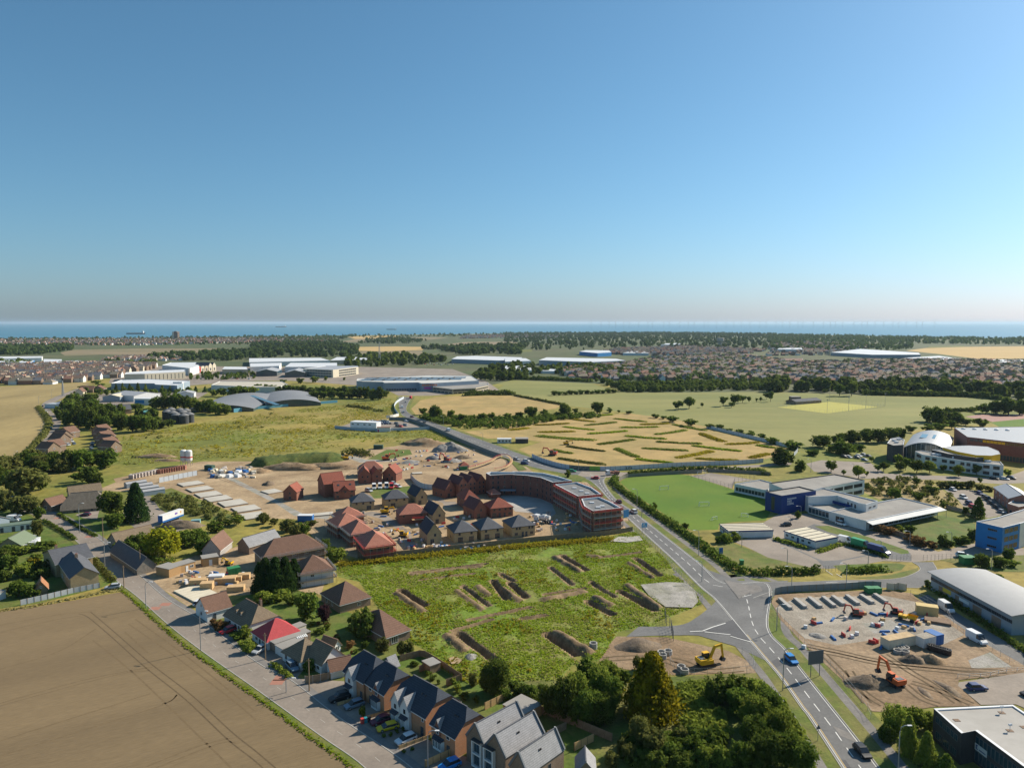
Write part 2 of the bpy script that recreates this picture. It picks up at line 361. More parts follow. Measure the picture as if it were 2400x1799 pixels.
zone('building_site_ground', [('5', 1200,1130),('5', 1690,960),('5', 1900,940),('5', 2212,820),('6', 100,900),('6', 620,1120),('6', 560,1300),('6', 300,1260),('6', 0,1300),('5', 1900,1310),('5', 1620,1400),('5', 1480,1300)], M_dirt)
zone('haul_road', [('6', -420,210),('6', 0,430),('6', 180,520),('6', 330,620),('6', 620,650),('6', 640,620),('6', 400,600),('6', 250,520),('6', 60,420),('6', -380,200)], M_gravel)
zone('haul_road', [('6', 560,90),('6', 760,110),('6', 900,160),('6', 1200,150),('6', 1210,135),('6', 950,135),('6', 800,95),('6', 640,75)], M_gravel)
zone('estate_road', [('6', 620,640),('6', 900,600),('6', 1060,640),('6', 1180,700),('6', 1260,780),('6', 1300,900),('6', 1380,890),('6', 1330,760),('6', 1200,660),('6', 1100,600),('6', 1000,580)], M_asphl)
zone('estate_road', [('v', 380,640),('v', 560,600),('v', 700,700),('v', 860,700),('v', 920,760),('v', 700,800),('v', 640,720)], M_asphl)
zone('courtyard_paving', [('v', 1600,590),('v', 2212,570),('7', 330,480),('7', 380,600),('7', 260,680),('v', 2212,900),('v', 1900,870),('v', 1720,660)], M_conc)
zone('estate_lawn', [('6', 960,400),('6', 1100,380),('6', 1380,360),('6', 1400,430),('6', 1330,460),('6', 1020,470)], M_lawn)
zone('grass_bank', [('6', 960,130),('6', 1130,50),('6', 1330,50),('6', 1350,90),('6', 1100,140)], M_lawn)
zone('garden_ground', [('i', -900,920),('i', 0,930),('i', 700,830),('i', 1760,560),('5', 1000,1180),('5', 860,1010),('5', 690,870),('5', 600,800),('5', 370,640),('5', 230,600),('5', 60,560),('5', -500,640)], M_lawn)
zone('garden_ground', [('5', 510,600),('5', 640,560),('5', 860,560),('5', 1040,700),('5', 1020,760),('5', 860,800),('5', 700,700)], M_lawn)
zone('rough_grass', [('5', 1290,470),('5', 1480,400),('5', 2110,660),('5', 1900,690),('5', 1640,640),('5', 1400,560)], M_verge)
zone('garden_ground', [('b', -100,520),('b', 420,300),('b', 1000,200),('b', 1400,340),('b', 1650,480),('b', 2000,620),('b', 2212,720),('c', 1230,290),('c', 1730,600),('d', 600,640),('d', 1200,980),('d', 2079,1300),('p', 1460,1799),('p', 1480,2050),('p', 1240,2050),('c', 1200,1300),('c', 300,720),('b', 1200,1360),('b', 500,1000),('b', 0,700)], M_lawn)
zone('driveway_paving', [('c', -350,560),('c', 290,600),('c', 520,800),('c', 900,980),('c', 1280,1290),('c', 1650,1480),('p', 1180,1799),('p', 1240,1990),('p', 1060,1990),('c', 960,1540),('c', 200,1030),('c', -350,690)], M_asphl)
zone('driveway_paving', [('b', 520,1000),('b', 800,960),('b', 930,1060),('b', 1180,1260),('b', 1050,1400),('b', 760,1250),('b', 560,1150)], M_asphl)
zone('yard_paving', [('5', 650,610),('5', 860,560),('5', 840,650),('5', 720,640)], M_asphl)
zone('farm_track', [('5', 890,850),('5', 1180,740),('5', 1120,690),('5', 1060,600),('5', 1240,450),('5', 1300,450),('5', 1380,560),('5', 1430,590),('5', 1560,650),('5', 1740,700),('5', 1480,770),('5', 1250,790),('5', 1010,830),('5', 920,900)], M_asphl)
zone('school_pitch', [('7', 935,330),('7', 990,290),('7', 1400,258),('7', 1530,270),('7', 1900,390),('7', 2220,480),('8', 20,590),('7', 2190,660),('7', 1900,675),('7', 1790,690),('7', 1780,740),('7', 1550,745),('7', 1400,660),('7', 1200,530),('7', 1050,430)], M_pitch)
zone('ball_court', [('7', 1540,275),('7', 1720,250),('7', 2100,310),('7', 1920,330),('7', 1900,385)], M_asphl)
zone('school_lawn', [('7', 1720,900),('7', 1900,850),('7', 2212,970),('8', 370,1075),('8', 0,1080),('7', 1990,1070),('7', 1850,1000)], M_verge)
zone('school_yard', [('7', 1920,845),('7', 2100,800),('8', 60,800),('8', -60,690),('8', 100,600),('8', 330,600),('8', 850,740),('8', 1150,800),('8', 1350,880),('8', 1470,930),('8', 1780,860),('8', 2212,900),('8', 2212,970),('8', 1500,1000),('8', 1240,1020),('8', 1000,1010),('8', 700,1060),('8', 420,1080),('8', 0,980),('7', 2050,900)], M_asphl)
zone('school_road', [('8', -30,800),('8', 340,960),('8', 420,1000),('8', 500,1080),('8', 600,1070),('8', 640,1010),('8', 880,960),('8', 1010,990),('8', 1240,1010),('8', 1230,940),('8', 700,760),('8', 400,690),('8', 330,720),('8', 590,800),('8', 1020,920),('8', 640,1000),('8', 480,1010),('8', 380,970),('8', 0,790)], M_asph)
zone('grass_island', [('8', 400,710),('8', 520,705),('8', 860,800),('8', 1210,920),('8', 1220,945),('8', 1150,950),('8', 880,860),('8', 520,760)], M_lawn)
zone('grass_island', [('8', 560,1050),('8', 700,1040),('8', 1030,1030),('8', 1130,1030),('8', 1190,1045),('8', 1150,1090),('8', 1000,1120),('8', 660,1120)], M_lawn)
zone('grass_island', [('8', 760,1155),('8', 1060,1130),('8', 1220,1090),('8', 1300,1065),('8', 1290,1110),('8', 1140,1155),('8', 900,1172)], M_verge)
zone('nursery_garden', [('8', 860,740),('8', 1520,610),('8', 1790,690),('8', 1790,840),('8', 1480,900),('8', 1150,790)], M_lawn)
zone('rough_grass', [('8', 830,310),('8', 1300,290),('8', 1500,390),('8', 1720,560),('8', 1500,560),('8', 1180,470),('8', 960,480),('8', 830,420)], M_stub)
zone('car_park', [('8', 330,170),('8', 460,140),('8', 880,160),('8', 1010,250),('8', 800,290),('8', 400,240)], M_asphl)
zone('college_road', [('8', 660,290),('8', 1000,255),('8', 1500,275),('8', 2040,290),('8', 2212,230),('8', 2400,240),('8', 2400,330),('8', 2000,345),('8', 1450,310),('8', 800,300)], M_asphl)
zone('car_park', [('8', 1520,390),('8', 1800,400),('8', 1960,470),('8', 2080,600),('8', 1900,640),('8', 1720,580),('8', 1640,480)], M_asphl)
zone('verge_grass', [('8', 1480,1000),('8', 1800,960),('8', 2400,960),('8', 2400,1110),('8', 1900,1100),('8', 1700,1050)], M_verge)
zone('running_track', [('4', 1700,870),('4', 1850,850),('4', 2300,850),('4', 2300,880),('4', 1940,915)], flat('track_surface', (.25,.09,.06)))
zone('track_infield', [('4', 1930,920),('4', 2300,880),('4', 2300,950),('4', 2000,960)], M_pitch)
SITE = [T('f', *q) for q in [(30,190),(60,120),(1000,80),(1240,110),(1290,160),(1560,330),(1900,560),(2230,740),(2230,800),(1650,860),(1640,910),(1840,1085),(1450,1090),(1100,1140),(900,1130),(640,860),(320,560),(100,330)]]
sheet('building_site_ground', SITE, .10, M_dirtd)
zone('rubble_hardstanding', [('f', 60,240),('f', 240,150),('f', 1000,130),('f', 1300,190),('f', 1700,470),('f', 1500,560),('f', 1000,500),('f', 600,560),('f', 320,500),('f', 130,330)], M_rubble, z=.108)
zone('gravel_pad', [('f', 810,370),('f', 1060,340),('f', 1180,420),('f', 920,460)], M_gravel, z=.114)
zone('gravel_pad', [('f', 1730,690),('f', 1920,620),('f', 2110,750),('f', 1760,760)], M_gravel, z=.114)
zone('service_road', [('f', 1290,150),('f', 1380,120),('f', 1700,320),('f', 2212,620),('f', 2500,800),('f', 2500,950),('f', 2212,790),('f', 1900,560),('f', 1560,330)], M_asph)
zone('car_park', [('f', 1650,880),('f', 2250,790),('f', 2700,800),('f', 2700,1300),('f', 2140,1070),('f', 1840,1075),('f', 1640,910)], M_asphl, z=.112)
zone('scrub_ground', [('d', 620,600),('d', 1340,590),('e', 0,640),('e', 740,600),('e', 1640,560),('e', 1900,880),('e', 2080,1200),('e', 2330,1540),('p', 1970,1900),('p', 1360,1900),('d', 1700,1400),('d', 1000,900)], M_verge)
zone('turned_earth', [('e', 60,330),('e', 200,180),('e', 720,190),('e', 1360,330),('e', 1680,500),('e', 1640,560),('e', 740,580),('e', 0,480)], M_dirtd)
zone('retail_paving', [('1', 940,580),('1', 1650,600),('1', 2212,560),('2', 300,560),('2', 860,600),('2', 1130,640),('2', 1230,690),('2', 1500,690),('2', 2040,650),('2', 2100,640),('2', 2000,570),('2', 1700,460),('2', 900,440),('2', 0,440),('1', 1000,430)], M_asphl, z=.05)
zone('shop_forecourt', [('1', 440,760),('1', 640,690),('1', 1100,660),('1', 1800,660),('1', 1700,720),('1', 1100,760),('1', 520,810)], M_asphl)
# == roads
def pts_of(spec): return [T(*q) for q in spec]
def out(line, other, d):
 """shift a road edge away from the other edge"""
 m = len(line) // 2; o = other[min(m, len(other) - 1)]; q = offset(line, 1.)[m]
 return offset(line, d if (q - o).length > (line[m] - o).length else -d)
def road(name, lspec, rspec, m, z, n=6, kerb=True):
 l = smooth_line(pts_of(lspec), n); r = smooth_line(pts_of(rspec), n)
 o = strip(name, l, r, z, m)
 if kerb:
  for side, s in ((l, r),(r, l)):
   k = MB()
   oo = out(side, s, .2)
   for i in range(len(side) - 1):
    a, b, c, d = side[i], side[i + 1], oo[i + 1], oo[i]
    k.prism([a, b, c, d], 0,.13)
   k.build('kerb', M_kerb, o)
 return o, l, r
MAIN_L = [('2', 1235,700),('2', 1238,780),('2', 1260,850),('2', 1330,890),('2', 1500,965),('2', 1750,1065),('2', 2000,1165),('3', 0,1245),('3', 200,1310),('7', 430,250),('7', 640,300),('7', 740,370),('7', 830,470),('7', 1000,640),('7', 1150,780),('7', 1400,1010),('7', 1620,1230),('7', 1760,1350),('e', 1480,110),('e', 1740,420),('e', 1900,610),('e', 2110,910),('f', 360,1190),('f', 640,1618),('f', 900,2020)]
MAIN_R = [('2', 1345,700),('2', 1310,760),('2', 1300,820),('2', 1390,880),('2', 1550,930),('2', 1800,1020),('2', 2050,1110),('3', 60,1190),('3', 280,1260),('7', 620,215),('7', 800,260),('7', 795,335),('7', 900,480),('7', 1070,600),('7', 1300,780),('7', 1620,1030),('7', 1830,1200),('f', 0,30),('f', 0,400),('f', 150,590),('f', 300,780),('f', 540,1080),('f', 780,1380),('f', 960,1618),('f', 1280,2020)]
main_road, ml, mr = road('main_road', MAIN_L, MAIN_R, M_asph, .070)
strip('junction_mouth', pts_of([('7', 1610,1050),('7', 1750,1160),('7', 2000,1290),('f', -40,60),('f', 0,330)]), pts_of([('7', 1700,1090),('7', 1960,1180),('7', 2212,1190),('f', 180,0),('f', 20,120)]),.074, M_asph)
side_road, _, _ = road('side_road', [('8', -220,1140),('8', -80,1190),('8', 240,1195),('8', 600,1180),('8', 900,1176),('8', 1150,1158),('8', 1300,1100),('8', 1310,1060),('8', 1250,1020)],
                 [('8', -130,1330),('8', 0,1285),('8', 200,1240),('8', 600,1250),('8', 900,1240),('8', 1200,1240),('8', 1330,1230),('8', 1460,1120),('8', 1420,1020)], M_asph, .078)
road('side_road', [('3', 620,1325),('3', 900,1350),('3', 1200,1345),('3', 1700,1310),('3', 1900,1300),('4', 0,1280),('4', 200,1265)], [('3', 560,1385),('3', 900,1395),('3', 1050,1360),('3', 1700,1335),('3', 1900,1325),('4', 0,1300),('4', 200,1285)], M_asphl, .08, kerb=False)
zone('traffic_island', [('7', 400,270),('7', 560,268),('7', 640,295),('7', 600,325),('7', 450,330)], M_lawn, z=.2)
zone('traffic_island', [('3', -20,1250),('3', 60,1270),('3', 130,1330),('3', 60,1340)], M_lawn, z=.2)
road('access_road', [('e', 430,80),('e', 740,75),('e', 960,30),('7', 1720,1400),('7', 1780,1330)], [('e', 300,185),('e', 760,170),('e', 1100,180),('e', 1420,280),('e', 1760,440)], M_asph, .082, kerb=False)
zone('junction_apron', [('e', 960,30),('7', 1790,1370),('e', 1480,110),('e', 1760,440),('e', 1420,280),('e', 1050,172)], M_asph, z=.086)
zone('traffic_island', [('e', 1120,120),('e', 1400,10),('e', 1590,230),('e', 1380,170)], M_asphd, z=.16)
zone('traffic_island', [('7', 1830,1175),('7', 2130,1240),('7', 1960,1340)], M_path, z=.16)
V_L = [('1', 760,598),('1', 600,652),('1', 440,715),('1', 360,765),('1', 375,810),('1', 430,880),('1', 430,960),('1', 370,1040),('1', 280,1160),('1', 195,1250)]
V_R = [('1', 780,612),('1', 640,665),('1', 500,730),('1', 430,775),('1', 450,830),('1', 520,890),('1', 520,950),('1', 470,1020),('1', 380,1130),('1', 260,1260)]
road('lane', V_L, V_R, M_asphl, .07, kerb=False)
VR_L = [('5', -450,330),('5', -100,480),('5', 230,590),('5', 390,665),('5', 610,800),('5', 720,890),('5', 860,1010),('5', 1000,1170),('a', 1195,0),('a', 1450,230),('a', 1750,465),('a', 2212,790),('c', 0,1255),('c', 560,1658),('p', 960,1920)]
VR_R = [('5', -300,280),('5', 40,430),('5', 350,565),('5', 520,620),('5', 820,795),('5', 930,890),('5', 1010,1000),('5', 1190,1120),('a', 1420,0),('a', 1720,190),('a', 2212,560),('b', 1000,1400),('c', 200,1025),('c', 960,1540),('p', 1110,1920)]
street, vl, vr = road('street', VR_L, VR_R, M_asphl, .066)
strip('footpath', out(vr, vl, .25), out(vr, vl, 2.0),.063, M_path)
k0 = [i for i, p in enumerate(mr) if p.y < T('7', 800,300).y][0]
strip('verge_grass', out(mr, ml, .2)[k0:], out(mr, ml, 3.6)[k0:], .060, M_verge)
strip('footpath', out(mr, ml, 3.6)[k0:], out(mr, ml, 6.0)[k0:], .063, M_path)
strip('verge_grass', out(mr, ml, 6.0)[k0:], out(mr, ml, 8.5)[k0:], .060, M_verge)
k1 = [i for i, p in enumerate(ml) if p.y < T('7', 1000,640).y][0]
strip('verge_grass', out(ml, mr, .2)[k1:], out(ml, mr, 3.0)[k1:], .060, M_verge)
strip('footpath', out(ml, mr, 3.0)[k1:], out(ml, mr, 5.2)[k1:], .063, M_path)
strip('verge_grass', out(ml, mr, .2)[:k1], out(ml, mr, 3.0)[:k1], .060, M_verge)
strip('verge_grass', out(mr, ml, .2)[:k0], out(mr, ml, 4.)[:k0], .060, M_verge)
strip('verge_grass', out(vl, vr, .2), out(vl, vr, 1.8),.060, M_verge)
def dashes(parent, line, step, ln, wd, z, m, i0=0):
 q = resample(line, step); b = MB()
 for i in range(i0, len(q) - 1):
  d = (q[i + 1] - q[i]).normalized(); n = Vector((-d.y, d.x, 0)) * wd / 2; a = q[i]; e = a + d * ln
  b.face([(a - n) + Vector((0,0, z)),(e - n) + Vector((0,0, z)),(e + n) + Vector((0,0, z)),(a + n) + Vector((0,0, z))])
 return b.build('painted_line', m, parent)
def zline(line, z): return [Vector((p.x, p.y, 0)) for p in line]
mid = [(a + b) / 2 for a, b in zip(ml, mr)]
dashes(main_road, zline(mid, 0)[20:], 6,3.4,.22,.092, M_mark)
for ln, s in ((ml, mr),(mr, ml)):
 q = out(ln, s, -.35); strip('painted_line', q[k0:], out(ln, s, -.5)[k0:], .092, M_mark, parent=main_road)
for ln, s in ((ml, mr),):
 q = out(ln, s, -.7); kk = [i for i, p in enumerate(ml) if p.y < T('e', 1480,110).y][0]
 strip('painted_line', q[kk:], out(ln, s, -.85)[kk:], .092, M_yel, parent=main_road)
vm = [(a + b) / 2 for a, b in zip(vl, vr)]
dashes(street, zline(vm, 0),7,2.0,.12,.075, flat('worn_paint', (.42,.39,.34),.8))
for t, x, y in [('a', 1340,95),('a', 1430,60),('5', 770,800),('5', 500,640),('c', -480,560),('c', -520,610)]:
 c = T(t, x, y, .076); b = MB(); b.face([c + Vector(q) for q in ((-1.6,-1.3,0),(1.6,-1.3,0),(1.6,1.3,0),(-1.6,1.3,0))]); b.build('red_patch', M_redm, street)
b = MB()
for x0, y0, x1, y1 in [(960,128,1090,122),(1090,122,1200,80),(1200,80,1330,40),(1110,130,1380,160),(1380,175,1590,235)]:
 b.bar(T('e', x0, y0,.17), T('e', x1, y1,.17),.35,.01)
for t, x0, y0, x1, y1 in [('8', 500,1090,560,1130),('8', 590,1120,640,1150),('7', 1990,1320,2070,1300),('8', 500,1195,600,1190),('8', 680,1192,780,1188),('8', 860,1200,940,1196)]:
 b.bar(T(t, x0, y0,.1), T(t, x1, y1,.1),.2,.01)
b.build('painted_line', M_mark, side_road)
for k, (a, w0, w1) in enumerate([(150,0,.45),(134,.5,1),(118,.1,.5),(104,.55,.9),(140,.05,.3)]):
 n0 = min(a, len(ml) - 4); strip('tarmac_patch', [ml[i].lerp(mr[i], w0 + .06) for i in range(n0 - 3, n0)], [ml[i].lerp(mr[i], w1 - .06) for i in range(n0 - 3, n0)], .0885,(M_asphd, M_path)[k % 2])
# == plants
RNG = np.random.default_rng(11)
LEAF = {
 'oak': leafmat('dark_foliage', (.066,.104,.02),(.15,.185,.034)),
 'mid': leafmat('mid_foliage', (.076,.128,.020),(.162,.212,.037)),
 'light': leafmat('light_foliage', (.145,.204,.031),(.272,.306,.051)),
 'olive': leafmat('olive_foliage', (.111,.128,.031),(.204,.204,.060)),
 'dark': leafmat('conifer_foliage', (.024,.058,.017),(.060,.102,.025)),
 'gold': leafmat('golden_foliage', (.072,.080,.009),(.304,.246,.014)),
 'willow': leafmat('willow_foliage', (.217,.246,.017),(.377,.362,.026)),
 'copper': leafmat('copper_foliage', (.051,.025,.031),(.093,.048,.051)),
 'rust': leafmat('rusty_foliage', (.170,.102,.043),(.289,.170,.068)),
 'weed': leafmat('weed_foliage', (.27,.24,.025),(.42,.34,.025)),
 'tall': leafmat('tall_grass_blades', (.27,.29,.05),(.42,.37,.11)),
 'green': leafmat('green_weed_blades', (.19,.285,.018),(.31,.37,.03)),
 'pale': leafmat('dry_grass_blades', (.34,.31,.11),(.46,.40,.18)),
 'town': leafmat('far_foliage', (.06,.105,.035),(.13,.17,.05)),
}
M_bark = mat('bark', (.10,.075,.05),.95,.3,3)
def quads(pos, nrm, size, rng, asp=1.0):
 """numpy: one leaf-cluster quad per position"""
 n = len(pos); nrm = nrm / (np.linalg.norm(nrm, axis=1, keepdims=True) + 1e-9)
 r = rng.normal(size=(n, 3)); a = np.cross(nrm, r); a /= np.linalg.norm(a, axis=1, keepdims=True) + 1e-9; b = np.cross(nrm, a)
 s = (size * (.6 + .8 * rng.random(n)))[:, None]
 a = a * s; b = b * s * asp; bend = nrm * s * .25
 v = np.stack([pos - a - b - bend, pos + a - b + bend, pos + a + b - bend, pos - a + b + bend], 1)
 return v.reshape(-1,3)
def quad_mesh(name, v, m):
 n = len(v) // 4; me = bpy.data.meshes.new(name)
 me.vertices.add(len(v)); me.vertices.foreach_set('co', np.ascontiguousarray(v, dtype=np.float32).ravel())
 me.loops.add(len(v)); me.loops.foreach_set('vertex_index', np.arange(len(v), dtype=np.int32))
 me.polygons.add(n); me.polygons.foreach_set('loop_start', np.arange(0,4 * n, 4, dtype=np.int32)); me.polygons.foreach_set('loop_total', np.full(n, 4, dtype=np.int32))
 me.update(); me.validate()
 me.materials.append(m); return me
def crown(name, seed, nc, nl, leaf, shape='round', z0=.12, cr=(.07,.19)):
 """unit crown: x, y in +-.5, z in 0..1; clumps of leaf-sized faces"""
 rng = np.random.default_rng(seed); P_ = []; N_ = []; S_ = []
 for i in range(nc):
  if shape == 'cone':
   t = rng.random() ** .8; z = z0 + (1 - z0) * t; R = .48 * (1 - t) ** .75 + .02; a = rng.random() * 6.283; r = R * (.55 + .4 * rng.random())
   c = np.array([r * math.cos(a), r * math.sin(a), z]); rad_ = (.07 + .10 * (1 - t)) * (.8 + .5 * rng.random())
  elif shape == 'willow':
   a = rng.random() * 6.283; u = rng.random() ** .5; th = u * 1.75; r = .4 * math.sin(min(th, 1.57)) * (.85 + .2 * rng.random())
   c = np.array([r * math.cos(a), r * math.sin(a),.45 + .45 * math.cos(th) - .12 * max(0, th - 1.3)]); rad_ = .09 + .07 * rng.random()
  elif shape == 'box':
   c = np.array([(rng.random() - .5) * .9,(rng.random() - .5) * .9, z0 + (1 - z0) * rng.random() * .9]); rad_ = cr[0] + (cr[1] - cr[0]) * rng.random()
  else:
   d = rng.normal(size=3); d /= np.linalg.norm(d); r = rng.random() ** .45
   hz = (1 - z0) / 2
   c = np.array([d[0] * .40 * r, d[1] * .40 * r, z0 + hz + d[2] * hz * .84 * r]); rad_ = cr[0] + (cr[1] - cr[0]) * rng.random()
  k = max(8, int(nl / nc * (.6 + .8 * rng.random())))
  d = rng.normal(size=(k, 3)); d /= np.linalg.norm(d, axis=1, keepdims=True)
  if shape == 'cone': d[:, 2] *= .55
  rr = rad_ * (.55 + .8 * rng.random(k) ** 1.6)[:, None]
  p = c + d * rr * ([1,1,1.5] if shape == 'willow' else [1,1,.9])
  P_.append(p); N_.append(d * .8 + rng.normal(size=(k, 3)) * .6 + [0,0,.35]); S_.append(np.full(k, leaf))
 p = np.vstack(P_); p[:, 2] = np.maximum(p[:, 2], .01)
 return quad_mesh(name, quads(p, np.vstack(N_), np.concatenate(S_), rng), LEAF['oak'])
CROWN = {}
def get_crown(kind, lod, seed):
 k = (kind, lod, seed)
 if k not in CROWN:
  nl, leaf, nc = {0: (9000,.0185,120),1: (2400,.032,50),2: (520,.058,20)}[lod]
  if kind == 'cone': CROWN[k] = crown('crown', seed, nc * 2, nl * 1.4, leaf * .9, 'cone', .03)
  elif kind == 'willow': CROWN[k] = crown('crown', seed, nc * 2, nl * 1.5, leaf * .85, 'willow')
  elif kind == 'bush': CROWN[k] = crown('crown', seed, nc, nl, leaf, 'round', -.12,(.08,.2))
  elif kind == 'box': CROWN[k] = crown('crown', seed, nc, nl, leaf, 'box', .0,(.07,.12))
  elif kind == 'tallbush': CROWN[k] = crown('crown', seed, int(nc * 1.3), nl * 1.2, leaf * .9, 'round', -.02,(.10,.2))
  else: CROWN[k] = crown('crown', seed, nc, nl, leaf, 'round', .24 if kind == 'lone' else .04)
 return CROWN[k]
def trunk_mesh(seed):
 r = random.Random(seed); b = MB(); lean = (r.uniform(-.03,.03), r.uniform(-.03,.03))
 b.tube([(0,0,-.01),(lean[0] * .4, lean[1] * .4,.18),(lean[0], lean[1], .4),(lean[0] * 1.2, lean[1] * 1.2,.62)], .036,7,.012)
 for k in range(4):
  a = r.uniform(0,6.28); b.tube([(lean[0] * .8, lean[1] * .8,.25 + .06 * k),(.12 * math.cos(a),.12 * math.sin(a),.42 + .05 * k),(.22 * math.cos(a),.22 * math.sin(a),.58 + .05 * k)], .016,5,.006)
 return b.mesh('trunk', M_bark)
TRUNKS = [trunk_mesh(i) for i in range(3)]
def omat(o, m):
 o.material_slots[0].link = 'OBJECT'; o.material_slots[0].material = m
def tree(loc, h, dx, dy, kind, col, desc, where, cat='tree', name=None, trunk=True, rz=None):
 """thing tree > trunk, crown"""
 m = mpp(loc); px = h / m                      # apparent height in photograph pixels
 lod = 0 if px > 75 else (1 if px > 26 else 2)
 t = link(name or ('bush' if cat in ('bush', 'shrub') else 'tree'), None, None, loc, random.uniform(0,6.28) if rz is None else rz); t.empty_display_size = .5
 c = link('crown', get_crown(kind, lod, random.randint(0,2 if lod else 1)), t); c.scale = (dx, dy, h); omat(c, LEAF[col])
 if trunk:
  k = link('trunk', random.choice(TRUNKS), t); kk = min(dx, h); k.scale = (kk, kk, h)
 return row(t, desc, where, cat, None)
def treepx(tl, xb, yb, yt, w, kind, col, desc, where, cat='tree', trunk=True, **k):
 """base x,y, top y and width, read off the photograph in tile units"""
 b = T(tl, xb, yb); s = TILES[tl][2]; h = max(.8, ztop(b, TP(tl, xb, yt)[1])); wd = w * s * mpp(b)
 b.y += wd * .2                                # the foot seen is the near side of the crown
 return tree(b, h, wd, wd, kind, col, desc, where, cat, trunk=trunk, **k)
def hedge(name, line, width, height, col, label, cat='hedge', dens=6., leaf=.28, jit=.35, bumps=.25, up=.2):
 """leafy strip along a line of points"""
 rng = RNG; pts = resample(line, max(.5, width * (.5 if up < 1 else .25))); V = []; N = []
 tot = 0
 for p in pts:
  k = max(4, int(dens * width * height * .9)); hh = height * (1 + bumps * (rng.random() - .5) * 2); ww = width * (.8 + .4 * rng.random())
  d = rng.normal(size=(k, 3)); d /= np.linalg.norm(d, axis=1, keepdims=True); d[:, 2] = np.abs(d[:, 2]) * 1.0
  q = np.array([p.x, p.y, 0]) + d * [ww * .55, ww * .55, hh * .95] * (.75 + .3 * rng.random((k, 1))) + rng.normal(size=(k, 3)) * [jit * ww * .3, jit * ww * .3,0]
  q[:, 2] = np.maximum(.05, q[:, 2]); V.append(q); N.append(d * (1 if up < 1 else .4) + rng.normal(size=(k, 3)) * .6 * (1 if up < 1 else .6) + [0,0, up])
 p = np.vstack(V); c = p.mean(0); c[2] = 0
 me = quad_mesh(name, quads(p - c, np.vstack(N), np.full(len(p), leaf), rng), LEAF[col])
 o = link(name, me, None, tuple(c)); return setp(o, label, cat)
def tufts(name, pos, hgt, rad_, col, kind='stuff', blades=3, parent=None, tilt=.32):
 """low leafy sprays of grass or weeds at the given (x,y,z) places"""
 n = len(pos); rng = RNG; a = rng.random((n, blades)) * 6.283; r = rad_ * 1.2 * rng.random((n, blades)) ** .5
 base = pos[:, None, :] + np.stack([r * np.cos(a), r * np.sin(a), hgt * rng.random((n, blades)) ** 1.3], -1)
 base = base.reshape(-1,3); nr = rng.normal(size=base.shape) * tilt + [0,0,1]
 me = quad_mesh(name, quads(base, nr, np.full(len(base), rad_ * .62), rng, .6), LEAF[col]); o = link(name, me, parent)
 if kind: o['kind'] = kind
 return o
TRENCH = []   # (a, b, half width, depth)   BANK: (a, b, half width, height)
BANK = []
def tr(t, x0, y0, x1, y1, w=1.1, d=1.1): TRENCH.append((T(t, x0, y0), T(t, x1, y1), w, d))
def bk(t, x0, y0, x1, y1, w=1.3, h=.9): BANK.append((T(t, x0, y0), T(t, x1, y1), w, h))
tr('7', 435,968,645,1095); bk('7', 375,985,585,1110,1.6,1.1)
tr('7', 1070,995,1275,1138); bk('7', 1010,1040,1215,1160,1.4,1.)
tr('7', 930,1275,1225,1440,1.2,1.2); bk('7', 1000,1235,1260,1420,1.8,1.3)
tr('7', 290,1310,620,1255,.8,.8); bk('7', 290,1355,610,1290,2.2,.8)
tr('7', -20,1205,115,1325,1.2,1.2); bk('7', -90,1255,60,1360,1.6,1.)
tr('7', 660,1370,870,1480,1.2,1.2); bk('7', 720,1340,850,1400,1.8,1.2)
tr('6', 1340,1115,1980,1045,.8,.8); bk('6', 1350,1130,1950,1065,1.3,.5)
tr('6', 2050,1190,2165,1340,1.3,1.3); bk('6', 1920,1240,2000,1310,1.8,1.)
tr('6', 1250,1270,1450,1400,1.3,1.2); bk('6', 1210,1300,1440,1450,1.6,1.)
tr('6', 2110,1125,2230,1190,.9,.9)
tr('d', 130,30,550,345,1.3,1.3); bk('d', -10,60,200,240,1.5,1.)
tr('d', 1215,45,1640,335,1.4,1.4); bk('d', 1330,30,1720,260,1.9,1.3)
tr('d', 900,-150,1180,-190,.8,.7)
tr('7', 770,985,1100,945,.7,.5); bk('7', 660,975,760,985,1.6,.9)
tr('p', 1085,1375,1145,1420,.8,.8); bk('p', 1070,1385,1130,1430,1.2,.7); tr('p', 1290,1330,1340,1370,.8,.8); tr('p', 985,1360,1110,1345,.6,.5); tr('p', 1385,1365,1440,1400,.9,.9); tr('p', 1100,1455,1240,1425,.7,.6); tr('p', 1060,1480,1150,1455,.6,.5)
xs = [p.x for p in FIELD]; ys = [p.y for p in FIELD]; GS = .6
gx = np.arange(min(xs) - GS, max(xs) + GS, GS); gy = np.arange(min(ys) - GS, max(ys) + GS, GS)
X, Y = np.meshgrid(gx, gy)
def vnoise(X, Y, s, seed):
 r = np.random.default_rng(seed).random((64,64)); u = X / s; v = Y / s; i = np.floor(u).astype(int); j = np.floor(v).astype(int); fu = u - i; fv = v - j
 fu = fu * fu * (3 - 2 * fu); fv = fv * fv * (3 - 2 * fv); g = lambda a, b: r[a % 64, b % 64]
 return (g(i, j) * (1 - fu) + g(i + 1, j) * fu) * (1 - fv) + (g(i, j + 1) * (1 - fu) + g(i + 1, j + 1) * fu) * fv
def segdist(X, Y, a, b):
 dx, dy = b.x - a.x, b.y - a.y; L2 = dx * dx + dy * dy; t = np.clip(((X - a.x) * dx + (Y - a.y) * dy) / L2,0,1)
 return np.hypot(X - a.x - t * dx, Y - a.y - t * dy)
def edge_dist(X, Y, poly):
 d = np.full(X.shape, 1e9)
 for i in range(len(poly)): d = np.minimum(d, segdist(X, Y, poly[i], poly[(i + 1) % len(poly)]))
 return d
